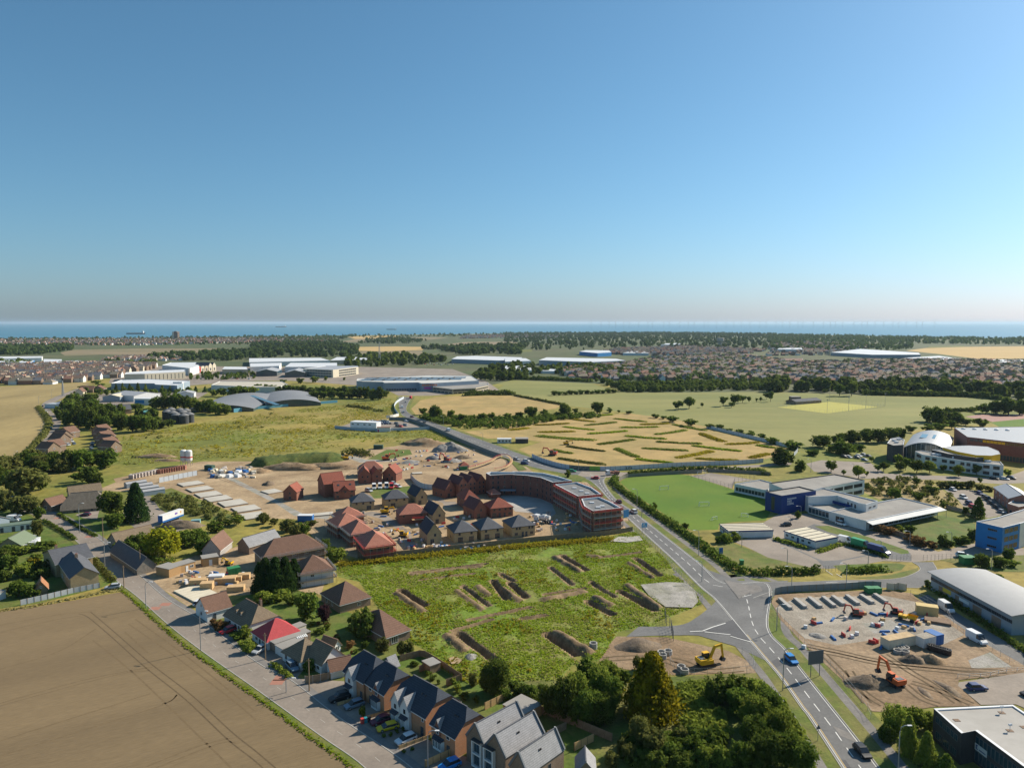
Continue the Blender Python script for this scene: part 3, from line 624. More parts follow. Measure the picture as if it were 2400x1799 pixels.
def field_z(X, Y, rough=True):
 z = (vnoise(X, Y, 3.1,3) - .5) * .28 + (vnoise(X, Y, 1.3,4) - .5) * .16 + (vnoise(X, Y, 11., 5) - .5) * .4 + .25
 for a, b, w_, h in BANK:
  d = segdist(X, Y, a, b) + (vnoise(X, Y, 1.7,8) - .5) * .9; z = z + h * np.clip(1 - d / w_, 0,1) ** .7
 soil = np.zeros(X.shape)
 for a, b, w_, dp in TRENCH:
  d = segdist(X, Y, a, b); k = np.clip((w_ - d) / .5 + .0,0,1); z = z * (1 - k) - dp * k; soil = np.maximum(soil, (d < w_ + .45) * 1.0)
 for a, b, w_, h in BANK:
  soil = np.maximum(soil, (segdist(X, Y, a, b) < w_ * .8) * .75)
 e = edge_dist(X, Y, FIELD); k = np.clip(e / 3.5,0,1)
 return z * k + .03 * (1 - k), soil
Z, SOIL = field_z(X, Y)
INS = inside_np(X, Y, FIELD)
ny, nx = X.shape
idx = -np.ones((ny, nx), int); vv = []; ff = []; fm = []
cellin = INS[:-1, :-1] | INS[1:, :-1] | INS[:-1,1:] | INS[1:, 1:]
need = np.zeros((ny, nx), bool); need[:-1, :-1] |= cellin; need[1:, :-1] |= cellin; need[:-1,1:] |= cellin; need[1:, 1:] |= cellin
idx[need] = np.arange(need.sum()); Z[~INS] = .012
vv = np.stack([X[need], Y[need], Z[need]], 1)
cj, ci = np.nonzero(cellin)
quadsF = np.stack([idx[cj, ci], idx[cj, ci + 1], idx[cj + 1, ci + 1], idx[cj + 1, ci]], 1)
sm = (SOIL[cj, ci] > .5) | (SOIL[cj + 1, ci + 1] > .5)
M_field = mat('weedy_field', (.135,.2,.02),.95,.25,.12,(.2,.21,.045),.6,2, fine=.35, fscale=.9, detail=7)
M_soil = mat('dug_soil', (.17,.115,.06),.95,.35,.5,(.24,.165,.09),.7,2, fine=.3, fscale=1.6)
me = bpy.data.meshes.new('green_field'); me.from_pydata(vv.tolist(), [], quadsF.tolist()); me.materials.append(M_field); me.materials.append(M_soil)
me.polygons.foreach_set('material_index', sm.astype(np.int32)); me.polygons.foreach_set('use_smooth', np.ones(len(quadsF), bool))
setp(link('green_field', me), kind='structure')
def draped(name, poly, m, lift=.05):
 q = [p for p in poly]; c = sum(q, Vector()) / len(q); b = MB(); n = len(q)
 for i in range(n):
  a, d = q[i], q[(i + 1) % n]
  for k in range(6):
   t0, t1 = k / 6,(k + 1) / 6
   b.face([c.lerp(a, t0), c.lerp(a, t1), c.lerp(d, t1), c.lerp(d, t0)] if k else [c, c.lerp(a, t1), c.lerp(d, t1)])
 V = np.array(b.v); z, _ = field_z(V[:, 0], V[:, 1]); b.v = [(v[0], v[1], zz + lift + .25) for v, zz in zip(b.v, z)]
 return setp(b.build(name, m), kind='structure')
draped('gravel_patch', TT('7', [(1110,1225),(1330,1205),(1500,1205),(1580,1270),(1610,1370),(1560,1420),(1330,1420),(1180,1320)]), M_gravel)
draped('gravel_patch', TT('7', [(850,850),(920,810),(1100,800),(1130,840),(1000,858)]), M_conc)
draped('bare_patch', TT('c', [(1560,350),(1650,320),(1730,370),(1690,410),(1600,410)]), M_dirt)
def field_tufts(n, h, r, col, thr, seed, s=7.):
 q = scatter(FIELD, n, RNG); nz = vnoise(q[:, 0], q[:, 1], s, seed) * .7 + vnoise(q[:, 0], q[:, 1], s * .3, seed + 1) * .3
 z, soil = field_z(q[:, 0], q[:, 1]); k = (nz > thr) & (soil < .7) & (z > -.3)
 gp = TT('7', [(1110,1225),(1500,1205),(1610,1370),(1330,1420)]); k &= ~inside_np(q[:, 0], q[:, 1], gp)
 q = q[k]; z = z[k]
 tufts('field_weeds', np.column_stack([q, z - .03]), h, r, col)
field_tufts(46000,.32,.27, 'green', .34,21); field_tufts(18000,.4,.25, 'tall', .52,31,5.); field_tufts(9000,.35,.3, 'pale', .6,41,9.); field_tufts(6500,.7,.45, 'weed', .68,51,14.)
fl = resample(smooth_line([T(*q) for q in [('6', 740,1030),('6', 1250,985),('6', 1800,925),('6', 2212,885),('7', 300,860),('7', 850,815)]], 4),.5)
q = np.array([[p.x, p.y, .1] for p in fl for _ in range(12)]); q[:, :2] += RNG.normal(size=(len(q),2)) * [1,1.6] - [0,2.4]
tufts('field_weeds', q, 1.1,.5, 'weed')
MEADOW = [T(*q) for q in [('1', 1000,1300),('1', 1060,1050),('1', 1900,900),('2', 100,840),('2', 750,770),('2', 1170,720),('2', 1200,840),('2', 1110,890),('2', 680,945),('2', 680,985),('2', 1500,990),('2', 1690,1080),('2', 1000,1105),('2', 400,1165),('2', 0,1220),('1', 1600,1250)]]
for n_, h_, r_, c_, thr in ((9000,.7,.7, 'tall', .45),(2500,.6,.8, 'green', .56),(2500,1., 1., 'weed', .6),(500,1.8,1.7, 'olive', .66)):
 q = scatter(MEADOW, n_, RNG); nz = vnoise(q[:, 0], q[:, 1], 30, int(thr * 100)) * .6 + vnoise(q[:, 0], q[:, 1], 9, int(thr * 100) + 1) * .4; q = q[nz > thr]
 tufts('meadow_grass', np.column_stack([q, np.zeros(len(q))]), h_, r_, c_)
# == building kit
M_glass = mat('window_glass', (.025,.032,.04),.12,.3,.8, spec=.6)
M_glassb = mat('teal_glass', (.03,.07,.09),.1,.2,.5, spec=.7)
M_wfr = flat('white_frame', (.72,.73,.72),.5)
M_gfr = flat('grey_frame', (.12,.13,.14),.5)
M_door = mat('door_paint', (.06,.07,.08),.6,.1,2)
M_white = mat('white_render', (.70,.70,.68),.85,.06,.5,(.64,.64,.62))
M_cream = mat('cream_render', (.62,.56,.43),.85,.08,.5)
M_brick_o = courses('orange_brick', (.52,.20,.07),(.44,.16,.06),.225,.075,(.40,.3,.22))
M_brick_r = courses('red_brick', (.27,.10,.065),(.20,.075,.05),.225,.075,(.26,.14,.1))
M_brick_y = courses('buff_brick', (.40,.29,.135),(.33,.235,.105),.225,.075,(.42,.35,.24))
M_brick_b = courses('brown_brick', (.24,.155,.10),(.18,.115,.075),.225,.075,(.28,.23,.18))
M_brick_d = courses('dark_brick', (.07,.06,.058),(.05,.045,.045),.225,.075,(.09,.085,.08))
M_stone = mat('flint_stone', (.27,.235,.19),.95,.3,1.5, bump=.5, bscale=3)
def tiles(name, c, c2): return courses(name, c, c2,.3,.32, tuple(x * .55 for x in c),.03,.85,.12)
M_slate = tiles('grey_slate', (.125,.13,.145),(.10,.105,.12))
M_slate_l = tiles('pale_slate', (.34,.34,.35),(.29,.29,.30))
M_slate_d = tiles('dark_slate', (.055,.065,.085),(.045,.055,.075))
M_tile_r = tiles('red_tile', (.34,.105,.068),(.28,.085,.055))
M_tile_p = tiles('pink_red_tile', (.46,.19,.13),(.40,.16,.11))
M_tile_b = tiles('brown_tile', (.22,.125,.085),(.18,.10,.07))
M_tile_t = tiles('tan_tile', (.25,.19,.125),(.2,.15,.1))
M_tile_crim = mat('crimson_painted_tile', (.42,.06,.065),.8,.15,1.5, bump=.3, bscale=4)
M_thatch = mat('thatch', (.17,.145,.115),1,.25,.8, bump=.7, bscale=6, stretch=(1,1,.3))
M_felt = mat('grey_felt_roof', (.30,.285,.26),.9,.1,.3,(.26,.245,.225), fine=.06, fscale=3)
M_felt_d = mat('dark_felt_roof', (.16,.165,.17),.9,.12,.4,(.2,.2,.2))
M_metal = mat('profiled_metal', (.38,.38,.385),.45,.07,.3, metal=.0, spec=.5)
M_metal_b = mat('blue_grey_metal', (.25,.31,.36),.5,.08,.3, spec=.5)
M_wmetal = mat('white_metal', (.66,.67,.68),.5,.06,.4, spec=.4)
M_fascia = flat('dark_fascia', (.05,.055,.06),.5)
M_blue = mat('royal_blue_cladding', (.01,.04,.18),.55,.08,.4)
M_skyblue = mat('sky_blue_cladding', (.02,.20,.50),.55,.08,.4)
M_yellow = mat('yellow_cladding', (.75,.42,.01),.55,.06,.4)
M_larch = mat('timber_cladding', (.42,.26,.12),.8,.2,2, stretch=(1,1,6))
M_wood = mat('fence_timber', (.235,.165,.10),.9,.2,2,(.29,.21,.135))
M_wood_n = mat('new_timber', (.55,.37,.18),.85,.15,2)
M_steel = flat('galvanised_steel', (.36,.37,.38),.45,.4)
M_redrail = flat('red_guard_rail', (.55,.06,.05),.6)
M_black = flat('black_plastic', (.02,.02,.022),.5)
M_green = flat('green_paint', (.03,.20,.07),.6)
M_bluep = flat('blue_paint', (.02,.13,.38),.55)
M_lead = flat('ridge_tile', (.2,.12,.09),.8)
WCACHE = {}
def wmesh(kind, w, h):
 k = (kind, round(w, 1), round(h, 1))
 if k in WCACHE: return WCACHE[k]
 b = MB()
 if kind.startswith('frame'):
  t = .09
  b.box(-w / 2, w / 2,-.06,.03,0, t); b.box(-w / 2, w / 2,-.06,.03, h - t, h); b.box(-w / 2,-w / 2 + t, -.06,.03, t, h - t); b.box(w / 2 - t, w / 2,-.06,.03, t, h - t)
  n = max(1, int(round(w / .75)))
  for i in range(1, n): x = -w / 2 + w * i / n; b.box(x - .04, x + .04,-.055,.03, t, h - t)
  me = b.mesh('window', M_wfr if kind == 'frame' else M_gfr)
 else:
  b.box(-w / 2 + .05, w / 2 - .05,-.03,.02,.05, h - .05); me = b.mesh('pane', M_glass if kind == 'pane' else M_glassb)
 WCACHE[k] = me; return me
def window(par, x, y, z, rz, w, h, fr='frame', pane='pane', name='window'):
 f = link(name, wmesh(fr, w, h), par, (x, y, z), rz); link('pane', wmesh(pane, w, h), f); return f
def door(par, x, y, z, rz, w=.95, h=2.05, m=None):
 b = MB(); b.box(-w / 2, w / 2,-.07,.03,0, h); o = b.build('door', m or M_door, par, (x, y, z), rz)
 c = MB(); c.box(w / 2 - .16, w / 2 - .08,-.12,-.07,.95,1.1); c.build('handle', M_steel, o); return o
def wall_place(L, W, side, u):
 """u in 0..1 along a wall seen from outside, left to right"""
 if side == 'f': return (-L / 2 + u * L, -W / 2,0)
 if side == 'b': return (L / 2 - u * L, W / 2, math.pi)
 if side == 'l': return (-L / 2, W / 2 - u * W, -math.pi / 2)
 return (L / 2,-W / 2 + u * W, math.pi / 2)
def gable_roof(b, L, W, ez, rise, axis, over=.35, th=.18, hip=0, y0=0.):
 """roof slabs; hip 0 = gable, 1 = full hip, between = half hip; axis = direction of the ridge"""
 if axis == 'y': sw = True; A, B = W, L
 else: sw = False; A, B = L, W
 a = A / 2 + over; c = B / 2 + over; sl = rise / (B / 2); zl = ez - over * sl; zr = ez + rise
 hz = 0
 if hip >= 1: inset = min(a, c) if rise else 0; inset = min(a * .98, c)
 else: inset = c * hip * .9
 zb = zr - (zr - zl) * hip if hip < 1 else zl
 def q(x, y, z): return (y, x, z) if sw else (x, y, z)
 yb = c * hip if hip < 1 else c
 F = []
 if hip == 0:
  F = [[(-a, -c, zl),(a, -c, zl),(a, 0, zr),(-a, 0, zr)], [(a, c, zl),(-a, c, zl),(-a, 0, zr),(a, 0, zr)]]
 else:
  r = a - inset
  F = [[(-a, -c, zl),(a, -c, zl)] + ([(a, -yb, zb)] if hip < 1 else []) + [(r, 0, zr),(-r, 0, zr)] + ([(-a, -yb, zb)] if hip < 1 else []),
             [(a, c, zl),(-a, c, zl)] + ([(-a, yb, zb)] if hip < 1 else []) + [(-r, 0, zr),(r, 0, zr)] + ([(a, yb, zb)] if hip < 1 else []),
             [(a, -yb, zb),(a, yb, zb),(r, 0, zr)], [(-a, yb, zb),(-a, -yb, zb),(-r, 0, zr)]]
 for f in F:
  top = [q(x, y + (y0 if not sw else 0), z) for x, y, z in f]
  if sw: top = top[::-1]
  n = len(top); bot = [(p[0], p[1], p[2] - th) for p in top]
  b.add(top + bot, [tuple(range(n)), tuple(range(2 * n - 1, n - 1,-1))] + [(i, n + i, n + (i + 1) % n, (i + 1) % n) for i in range(n)])
 return zr, zl
def walls(b, L, W, ez, rise, axis, hip):
 x, y = L / 2, W / 2
 e = ez - .1
 b.add([(-x, -y, 0),(x, -y, 0),(x, y, 0),(-x, y, 0),(-x, -y, e),(x, -y, e),(x, y, e),(-x, y, e)], [(0,1,5,4),(1,2,6,5),(2,3,7,6),(3,0,4,7)])
 if hip < 1 and rise:
  k = 1 - hip; zt = e + rise * k - .12
  for s in (-1,1):
   if axis == 'x':
    p = [(s * x, -y, e),(s * x, y, e),(s * x, y * hip + y * 0 * k if hip else 0, zt)]
    if hip: p = [(s * x, -y, e),(s * x, y, e),(s * x, y * hip, zt),(s * x, -y * hip, zt)]
   else:
    p = [(-x, s * y, e),(x, s * y, e),(0, s * y, zt)]
    if hip: p = [(-x, s * y, e),(x, s * y, e),(x * hip, s * y, zt),(-x * hip, s * y, zt)]
   b.face(p if (s > 0) == (axis == 'x') else p[::-1])
 return b
def house(name, label, R, ez, rise, wall, roof, axis='x', hip=0, wins=(), doors=(), chim=(), over=.35, cat='house', group=None, fr='frame', fascia=True, lab=None, vents=0):
 """R = (centre, rz, length, depth); wins = (side, u, z, w, h)"""
 c, rz, L, W = R
 t = thing(name, label, cat, c, rz, group)
 walls(MB(), L, W, ez, rise, axis, hip).build('wall', wall, t)
 b = MB(); zr, zl = gable_roof(b, L, W, ez, rise, axis, over, .18, hip); ro = b.build('roof', roof, t)
 if fascia:
  k = MB(); x, y = L / 2 + over, W / 2 + over
  if hip >= 1 or axis == 'x':
   for s in (-1,1): k.box(-x, x, s * y - (.1 if s > 0 else .02), s * y + (.02 if s > 0 else .1), zl - .28, zl - .1)
  if hip >= 1 or axis == 'y':
   for s in (-1,1): k.box(s * x - (.1 if s > 0 else .02), s * x + (.02 if s > 0 else .1),-y + .1, y - .1, zl - .28, zl - .1)
  k.build('gutter', M_fascia if fr != 'frame' else M_wfr, ro)
 k = MB()
 if hip < 1:
  if axis == 'x': k.bar((-L / 2 - over + W / 2 * hip * .9,0, zr + .02),(L / 2 + over - W / 2 * hip * .9,0, zr + .02),.26,.12)
  else: k.bar((0,-W / 2 - over + L / 2 * hip * .9, zr + .02),(0, W / 2 + over - L / 2 * hip * .9, zr + .02),.26,.12)
  k.build('ridge', MATS.get('ridge_tile') if 'tile' in roof.name else M_slate, ro)
 for sd, u, z, w_, h_ in wins:
  x, y, r = wall_place(L, W, sd, u); window(t, x, y, z, r, w_, h_, fr)
 for dd in doors:
  x, y, r = wall_place(L, W, dd[0], dd[1]); door(t, x, y, 0.02, r, m=(dd[2] if len(dd) > 2 else None))
 for cx, cy in chim:
  k = MB(); k.box(cx - .45, cx + .45, cy - .3, cy + .3, ez + rise * .3, zr + 1.1); ch = k.build('chimney', M_brick_b, ro)
  k = MB(); k.lathe([(.13,0),(.15,.35)], 8,(cx - .2, cy, zr + 1.1)); k.lathe([(.13,0),(.15,.35)], 8,(cx + .2, cy, zr + 1.1)); k.build('chimney_pot', M_tile_r, ro)
 for i in range(vents):
  k = MB(); k.cbox((L * (.12 + .1 * i),-W * .22, ez + rise * .62),(.35,.35,.3)); k.build('vent', M_fascia, ro)
 return t
def std_wins(n, floors, w_=1.2, h_=1.15, side='f', fh=2.55, z0=.95):
 return [(side, (i + .5) / n, z0 + f * fh, w_, h_) for f in range(floors) for i in range(n)]
def flat_block(name, label, poly, z, wall, roof, cat='building', par=.5, th=.35, cap=None, group=None, z0=0., parent=None):
 """prism with parapet and sunken flat roof; poly = world points"""
 c = sum((Vector((p[0], p[1], 0)) for p in poly), Vector()) / len(poly)
 q = [Vector((p[0] - c.x, p[1] - c.y, 0)) for p in poly]
 if area(q) < 0: q = q[::-1]
 t = parent or thing(name, label, cat, c, 0, group); off = Vector() if not parent else c - parent.location
 n = len(q); ins = shrink(q, th)
 b = MB(); v = [(p.x + off.x, p.y + off.y, z0) for p in q] + [(p.x + off.x, p.y + off.y, z) for p in q]
 b.add(v, [(i, (i + 1) % n, n + (i + 1) % n, n + i) for i in range(n)]); b.build('wall', wall, t)
 b = MB(); v = [(p.x + off.x, p.y + off.y, z) for p in q] + [(p.x + off.x, p.y + off.y, z) for p in ins] + [(p.x + off.x, p.y + off.y, z - par) for p in ins]
 b.add(v, [(i, (i + 1) % n, n + (i + 1) % n, n + i) for i in range(n)] + [(n + i, n + (i + 1) % n, 2 * n + (i + 1) % n, 2 * n + i) for i in range(n)])
 b.build('parapet', cap or M_wmetal, t)
 me = bpy.data.meshes.new('roof'); tr_ = geometry.tessellate_polygon([[Vector((p.x, p.y, 0)) for p in ins]])
 f = []
 for a in tr_:
  A, B, C = (ins[i] for i in a); f.append(a if (B - A).cross(C - A).z > 0 else a[::-1])
 me.from_pydata([(p.x + off.x, p.y + off.y, z - par) for p in ins], [], f); me.materials.append(roof); link('roof', me, t)
 t['_n'] = n
 return t, q, off
def edge_windows(t, q, off, i, us, z, w_, h_, fr='gframe', pane='pane', name='window'):
 a, b = q[i], q[(i + 1) % len(q)]; d = b - a; r = math.atan2(d.y, d.x)
 for u in us:
  p = a + d * u + off; window(t, p.x, p.y, z, r, w_, h_, 'frame' if fr == 'frame' else 'frame_g', pane, name)
def barrel(name, label, A, B, C, ez, rise, wall, roof, cat='building', n=14, over=.6):
 """curved roof over a rectangle, curve across the depth"""
 c, rz, L, W = rect3(A, B, C); t = thing(name, label, cat, c, rz); x = L / 2; pr = []
 for i in range(n + 1):
  u = -1 + 2 * i / n; pr.append((u * W / 2, ez + rise * (1 - u * u)))
 b = MB(); b.add([(-x, -W / 2,0),(x, -W / 2,0),(x, W / 2,0),(-x, W / 2,0),(-x, -W / 2, ez),(x, -W / 2, ez),(x, W / 2, ez),(-x, W / 2, ez)], [(0,1,5,4),(2,3,7,6)])
 for s in (-1,1):
  f = [(s * x, -W / 2,0)] + [(s * x, y, z - .05) for y, z in pr] + [(s * x, W / 2,0)]; b.face(f if s < 0 else f[::-1])
 b.build('wall', wall, t)
 b = MB(); v = []; k = W / 2 + over
 for i in range(n + 1):
  u = -1 + 2 * i / n; y = u * k; z = ez + rise * (1 - u * u) + .12; v += [(-x - over, y, z),(x + over, y, z),(-x - over, y, z - .25),(x + over, y, z - .25)]
 f = []
 for i in range(n):
  o = 4 * i; f += [(o, o + 1, o + 5, o + 4),(o + 2, o + 6, o + 7, o + 3),(o, o + 4, o + 6, o + 2),(o + 1, o + 3, o + 7, o + 5)]
 f += [(0,2,3,1),(4 * n, 4 * n + 1,4 * n + 3,4 * n + 2)]
 b.add(v, f); ro = b.build('roof', roof, t)
 return t, L, W, ro
def simple_box(name, label, cat, A, B, W, z, wall, roof, lip=.15, group=None, z0=0., parts=True):
 c, rz, L, W = rectW(A, B, W); t = thing(name, label, cat, c, rz, group)
 b = MB(); b.box(-L / 2, L / 2,-W / 2, W / 2, z0, z); b.build('wall', wall, t)
 b = MB(); b.box(-L / 2 - lip, L / 2 + lip, -W / 2 - lip, W / 2 + lip, z + .003, z + .16); b.build('roof', roof, t); return t, L, W
# == houses along the street
def add_gable(t, x, y, w, d, ez, rise, wall, roof, win=None, z0=0., fr='frame'):
 """front-facing gabled bay or dormer on a house: centre x, front face y, width, depth back"""
 b = MB(); h = w / 2
 b.add([(x - h, y, z0),(x + h, y, z0),(x + h, y, ez),(x, y, ez + rise - .1),(x - h, y, ez),(x - h, y + d, z0),(x + h, y + d, z0),(x + h, y + d, ez),(x - h, y + d, ez)],
          [(0,1,2,3,4),(1,6,7,2),(5,0,4,8)]); o = b.build('gable', wall, t)
 b = MB(); ov = .22; zz = ez - ov * rise / h; dd = d + rise * .9
 for s in (-1,1):
  p = [(x + s * (h + ov), y - .25, zz),(x, y - .25, ez + rise),(x, y + dd, ez + rise),(x + s * (h + ov), y + dd, zz)]
  if s > 0: p = p[::-1]
  n = 4; b.add(p + [(q[0], q[1], q[2] - .14) for q in p], [(0,1,2,3),(7,6,5,4)] + [(i, 4 + i, 4 + (i + 1) % 4,(i + 1) % 4) for i in range(4)])
 b.build('gable_roof', roof, o)
 if win: window(o, x, y - .01, win[0], 0, win[1], win[2], fr)
 return o
def bay(t, x, y, w, z0, h, d=.7, roof=None):
 b = MB(); b.add([(x - w / 2, y, z0),(x - w / 2 + .3, y - d, z0),(x + w / 2 - .3, y - d, z0),(x + w / 2, y, z0),(x - w / 2, y, z0 + h),(x - w / 2 + .3, y - d, z0 + h),(x + w / 2 - .3, y - d, z0 + h),(x + w / 2, y, z0 + h)],
     [(0,1,5,4),(1,2,6,5),(2,3,7,6)]); o = b.build('bay_window', M_wfr, t)
 n = max(2, int(w / .6))
 for i in range(n):
  u = (i + .5) / n; window(o, x - w / 2 + .3 + u * (w - .6), y - d - .01, z0 + .45,0,(w - .6) / n - .06, h - .6)
 b = MB(); b.add([(x - w / 2 - .15, y, z0 + h + .55),(x + w / 2 + .15, y, z0 + h + .55),(x + w / 2 - .1, y - d - .2, z0 + h),(x - w / 2 + .1, y - d - .2, z0 + h)], [(3,2,1,0)])
 b.add([(x - w / 2 + .1, y - d - .2, z0 + h - .1),(x + w / 2 - .1, y - d - .2, z0 + h - .1),(x + w / 2 - .1, y - d - .2, z0 + h),(x - w / 2 + .1, y - d - .2, z0 + h)], [(0,1,2,3)])
 b.build('bay_roof', roof or M_slate_d, o); return o
EZ = 4.9
SLATE2 = tiles('navy_slate', (.06,.072,.095),(.048,.06,.08))
def row_house(label, A, B, wall, white, W=9.4, frontb=None):
 R = rectW(T('c', *A, EZ), T('c', *B, EZ), W); L = R[2]
 t = house('detached_house', label, R, EZ, 4.1, wall, SLATE2, 'x', .42, wins=[('r', .55,3.4,.7,1.1),('b', .3,.9,1.6,1.2),('b', .7,3.3,1.2,1.1)], group='new slate-roofed houses on the street', vents=2)
 return t, L, W
t, L, W = row_house('orange brick house with one tall white gable, beside the brown-roofed garage', (295,462),(530,603), M_brick_o, 1)
add_gable(t, -.6,-W / 2 - .9,3.4,1.2, EZ - .2,2.4, M_white, M_slate_l, (3.1,1.1,1.3)); bay(t, -.6,-W / 2 - .9,2.8,.1,2.2); door(t, L / 2 - 1., -W / 2 - .02,.02,0)
add_gable(t, 1.2, W / 2 - .3,3.4,.6, EZ - .2,2.2, M_white, M_slate_l)
t, L, W = row_house('all orange brick house with one small gabled dormer, blue-grey car outside', (555,600),(780,750), M_brick_o, 0)
add_gable(t, .9,-W / 2 - .15,1.9,.3, EZ - .1,1.7, M_brick_r, M_slate_l, (3.3,.9,1.2),3.0); window(t, -1.9,-W / 2 - .01,3.3,0,1.1,1.1); bay(t, .7,-W / 2,3.2,.1,2.2); door(t, -1.9,-W / 2 - .02,.02,0)
t, L, W = row_house('wide house with two white gables side by side, yellow car outside', (885,792),(1285,1030), M_brick_o, 2,9.8)
for x in (-L / 2 + 1.9,-L / 2 + 5.3):
 add_gable(t, x, -W / 2 - .7,3.2,1., EZ - .2,2.5, M_white, M_slate_l, (3.1,1., 1.3)); bay(t, x, -W / 2 - .7,2.5,.1,2.2)
window(t, L / 2 - 1., -W / 2 - .01,3.3,0,.7,1.1); door(t, L / 2 - 1.2,-W / 2 - .02,.02,0)
t, L, W = row_house('orange brick house with small gabled dormer, between white-gabled and modern houses', (1355,1100),(1645,1275), M_brick_o, 0)
add_gable(t, -1.6,-W / 2 - .15,1.9,.3, EZ - .1,1.8, M_brick_r, M_slate_l, (3.3,.9,1.2),3.0); window(t, 1.6,-W / 2 - .01,3.3,0,1.1,1.1); bay(t, -1.2,-W / 2,3.2,.1,2.2); door(t, 1.7,-W / 2 - .02,.02,0)
def modern(label, A, B, C, big=True):
 z = 5.4; R = rect3(T('d', *A, z), T('d', *B, z), T('d', *C, z)); c, rz, L, W = R
 t = house('modern_house', label, R, z, 3.6, M_brick_b, M_slate_l, 'y', 0, wins=[('r', .25,3.2,.6,1.3),('r', .6,3.2,.8,1.3),('r', .8,.9,1.2,1.2),('f', .86,1.0,.7,1.1)], over=.08, fr='frame_g', group='modern pale-roofed houses on the street', vents=0)
 for yy in (-W / 2, W / 2):
  b = MB()
  for s in (-1,1): b.bar((s * (L / 2 + .12), yy, z + .02),(0, yy, z + 3.72),.32,.42)
  b.build('verge_upstand', mat('lead_grey', (.15,.165,.18),.5,.1,1), t)
 for k in range(2):
  q = MB(); q.cbox((L * .22,-W * .05 + k * .45, z + 2.15),(.25,.25,.25)); q.build('vent', M_black, t)
 if big:
  q = MB(); w_ = 2.7; x = L / 2 - w_ / 2 - .25 if big == 1 else -L / 2 + w_ / 2 + .25
  for zz in (.3,3.0,5.5): q.box(x - w_ / 2, x + w_ / 2,-W / 2 - .8,-W / 2, zz, zz + .3)
  for s in (-1,1): q.box(x + s * (w_ / 2 - .12) - .16, x + s * (w_ / 2 - .12) + .16,-W / 2 - .79,-W / 2,.303,5.49)
  o = q.build('framed_bay', M_white, t)
  for zz in (.65,3.35): window(o, x, -W / 2 - .3, zz, 0, w_ - .6,2.15, 'frame_g', 'teal')
  q = MB(); q.box(x - w_ / 2 - .1, x + w_ / 2 + .1,-W / 2 - .95,-W / 2,5.803,5.95); q.build('bay_roof', M_fascia, o)
 return t
modern('pale-roofed modern brown brick house, adjoining the last orange house', (225,1258),(440,1385),(965,1108),1)
modern('pale-roofed modern brown brick house in the middle of its three', (448,1388),(700,1528),(1208,1248),2)
modern('pale-roofed modern brown brick house nearest the bottom edge', (750,1625),(965,1742),(1562,1500),0)
house('outbuilding', 'small red-ridged grey roof peeping in at the bottom edge beside shaded lawn', rectW(T('d', 1560,1690,2.5), T('d', 1800,1700,2.5),5),2.4,2.2, M_brick_b, M_slate_l, 'y', 0, over=.2)
simple_box('garden_room', 'flat grey-roofed timber garden room behind the orange houses', 'garden building', T('d', 672,882,2.7), T('d', 920,1005,2.7),6.2,2.6, M_larch, M_felt)
simple_box('garden_shed', 'pale flat-roofed shed at the corner of a back garden', 'shed', T('c', 1245,352,2.2), T('c', 1340,415,2.2),3.2,2.1, M_wood, M_felt)
def R3(t, a, b, c, z): return rect3(T(t, *a, z), T(t, *b, z), T(t, *c, z))
z = 2.7
R = R3('b', (700,880),(720,895),(900,800), z)
t = house('bungalow', 'bungalow with two little gabled dormers on its dark brown roof', R3('b', (140,545),(440,722),(900,590), z), z, 4.3, M_white, M_tile_t, 'x', .75, wins=[('f', .25,.8,1.4,1.3),('f', .5,.8,1.4,1.3),('f', .78,.8,1.4,1.3)], doors=[('f', .64)], chim=[(3.2,1.0)])
L, W = R[2], R[3]
for x in (-2.2,.6): add_gable(t, x, -rect3(T('b', 140,545, z), T('b', 440,722, z), T('b', 900,590, z))[3] / 2 + 1.6,1.5,1.2,4.2,.9, M_white, M_tile_t, (3.45,.8,.7),3.2)
house('bungalow', 'white-gabled cottage with patched brown tiles beside the timber yard', R3('b', (-230,420),(-80,520),(150,380),3.2),3.2,3.4, M_white, M_tile_b, 'y', 0, wins=[('f', .5,1.0,1.3,1.3),('f', .5,3.6,.9,1.0)], doors=[('r', .3)])
t = house('bungalow', 'bungalow with bright crimson hipped roof', R3('b', (503,757),(695,893),(1118,748), z), z, 3.7, M_white, M_tile_crim, 'y', 1, wins=[('f', .3,.8,1.6,1.4),('f', .75,.8,1.6,1.4),('r', .4,.9,1.2,1.2)], doors=[('f', .52)])
simple_box('garage', 'long flat-roofed garage against the crimson-roofed bungalow', 'garage', T('b', 722,885,2.5), T('b', 800,930,2.5),11,2.45, M_brick_b, M_felt)
simple_box('garage', 'low flat-roofed garage between the crimson and the brown bungalow', 'garage', T('b', 800,945,2.3), T('b', 895,1000,2.3),7.5,2.25, M_white, M_felt)
b = MB(); c, rz, L, W = R3('b', (1045,800),(1090,862),(1205,810),2.4); g = thing('pergola', 'white slatted pergola behind the crimson-roofed bungalow', 'pergola', c, rz)
for i in range(6): q = MB(); q.box(-L / 2, L / 2,-W / 2 + W * i / 5.5,-W / 2 + W * i / 5.5 + .35,2.4,2.5); q.build('slat', M_wfr, g)
for sx in (-1,1):
 for sy in (-1,1): q = MB(); q.box(sx * L / 2 * .9 - .06, sx * L / 2 * .9 + .06, sy * W / 2 * .9 - .06, sy * W / 2 * .9 + .06,0,2.395); q.build('post', M_wfr, g)
RM = R3('b', (1190,1080),(1400,1192),(1720,1078), z)
t = house('bungalow', 'brown-roofed white bungalow with hipped wing to the street', RM, z, 3.4, M_white, M_tile_t, 'x', 0, wins=[('r', .5,.8,1.4,1.2),('f', .8,.8,1.3,1.2)])
wc, wrz, wL, wW = R3('b', (895,1012),(1130,1145),(1480,1000), z)
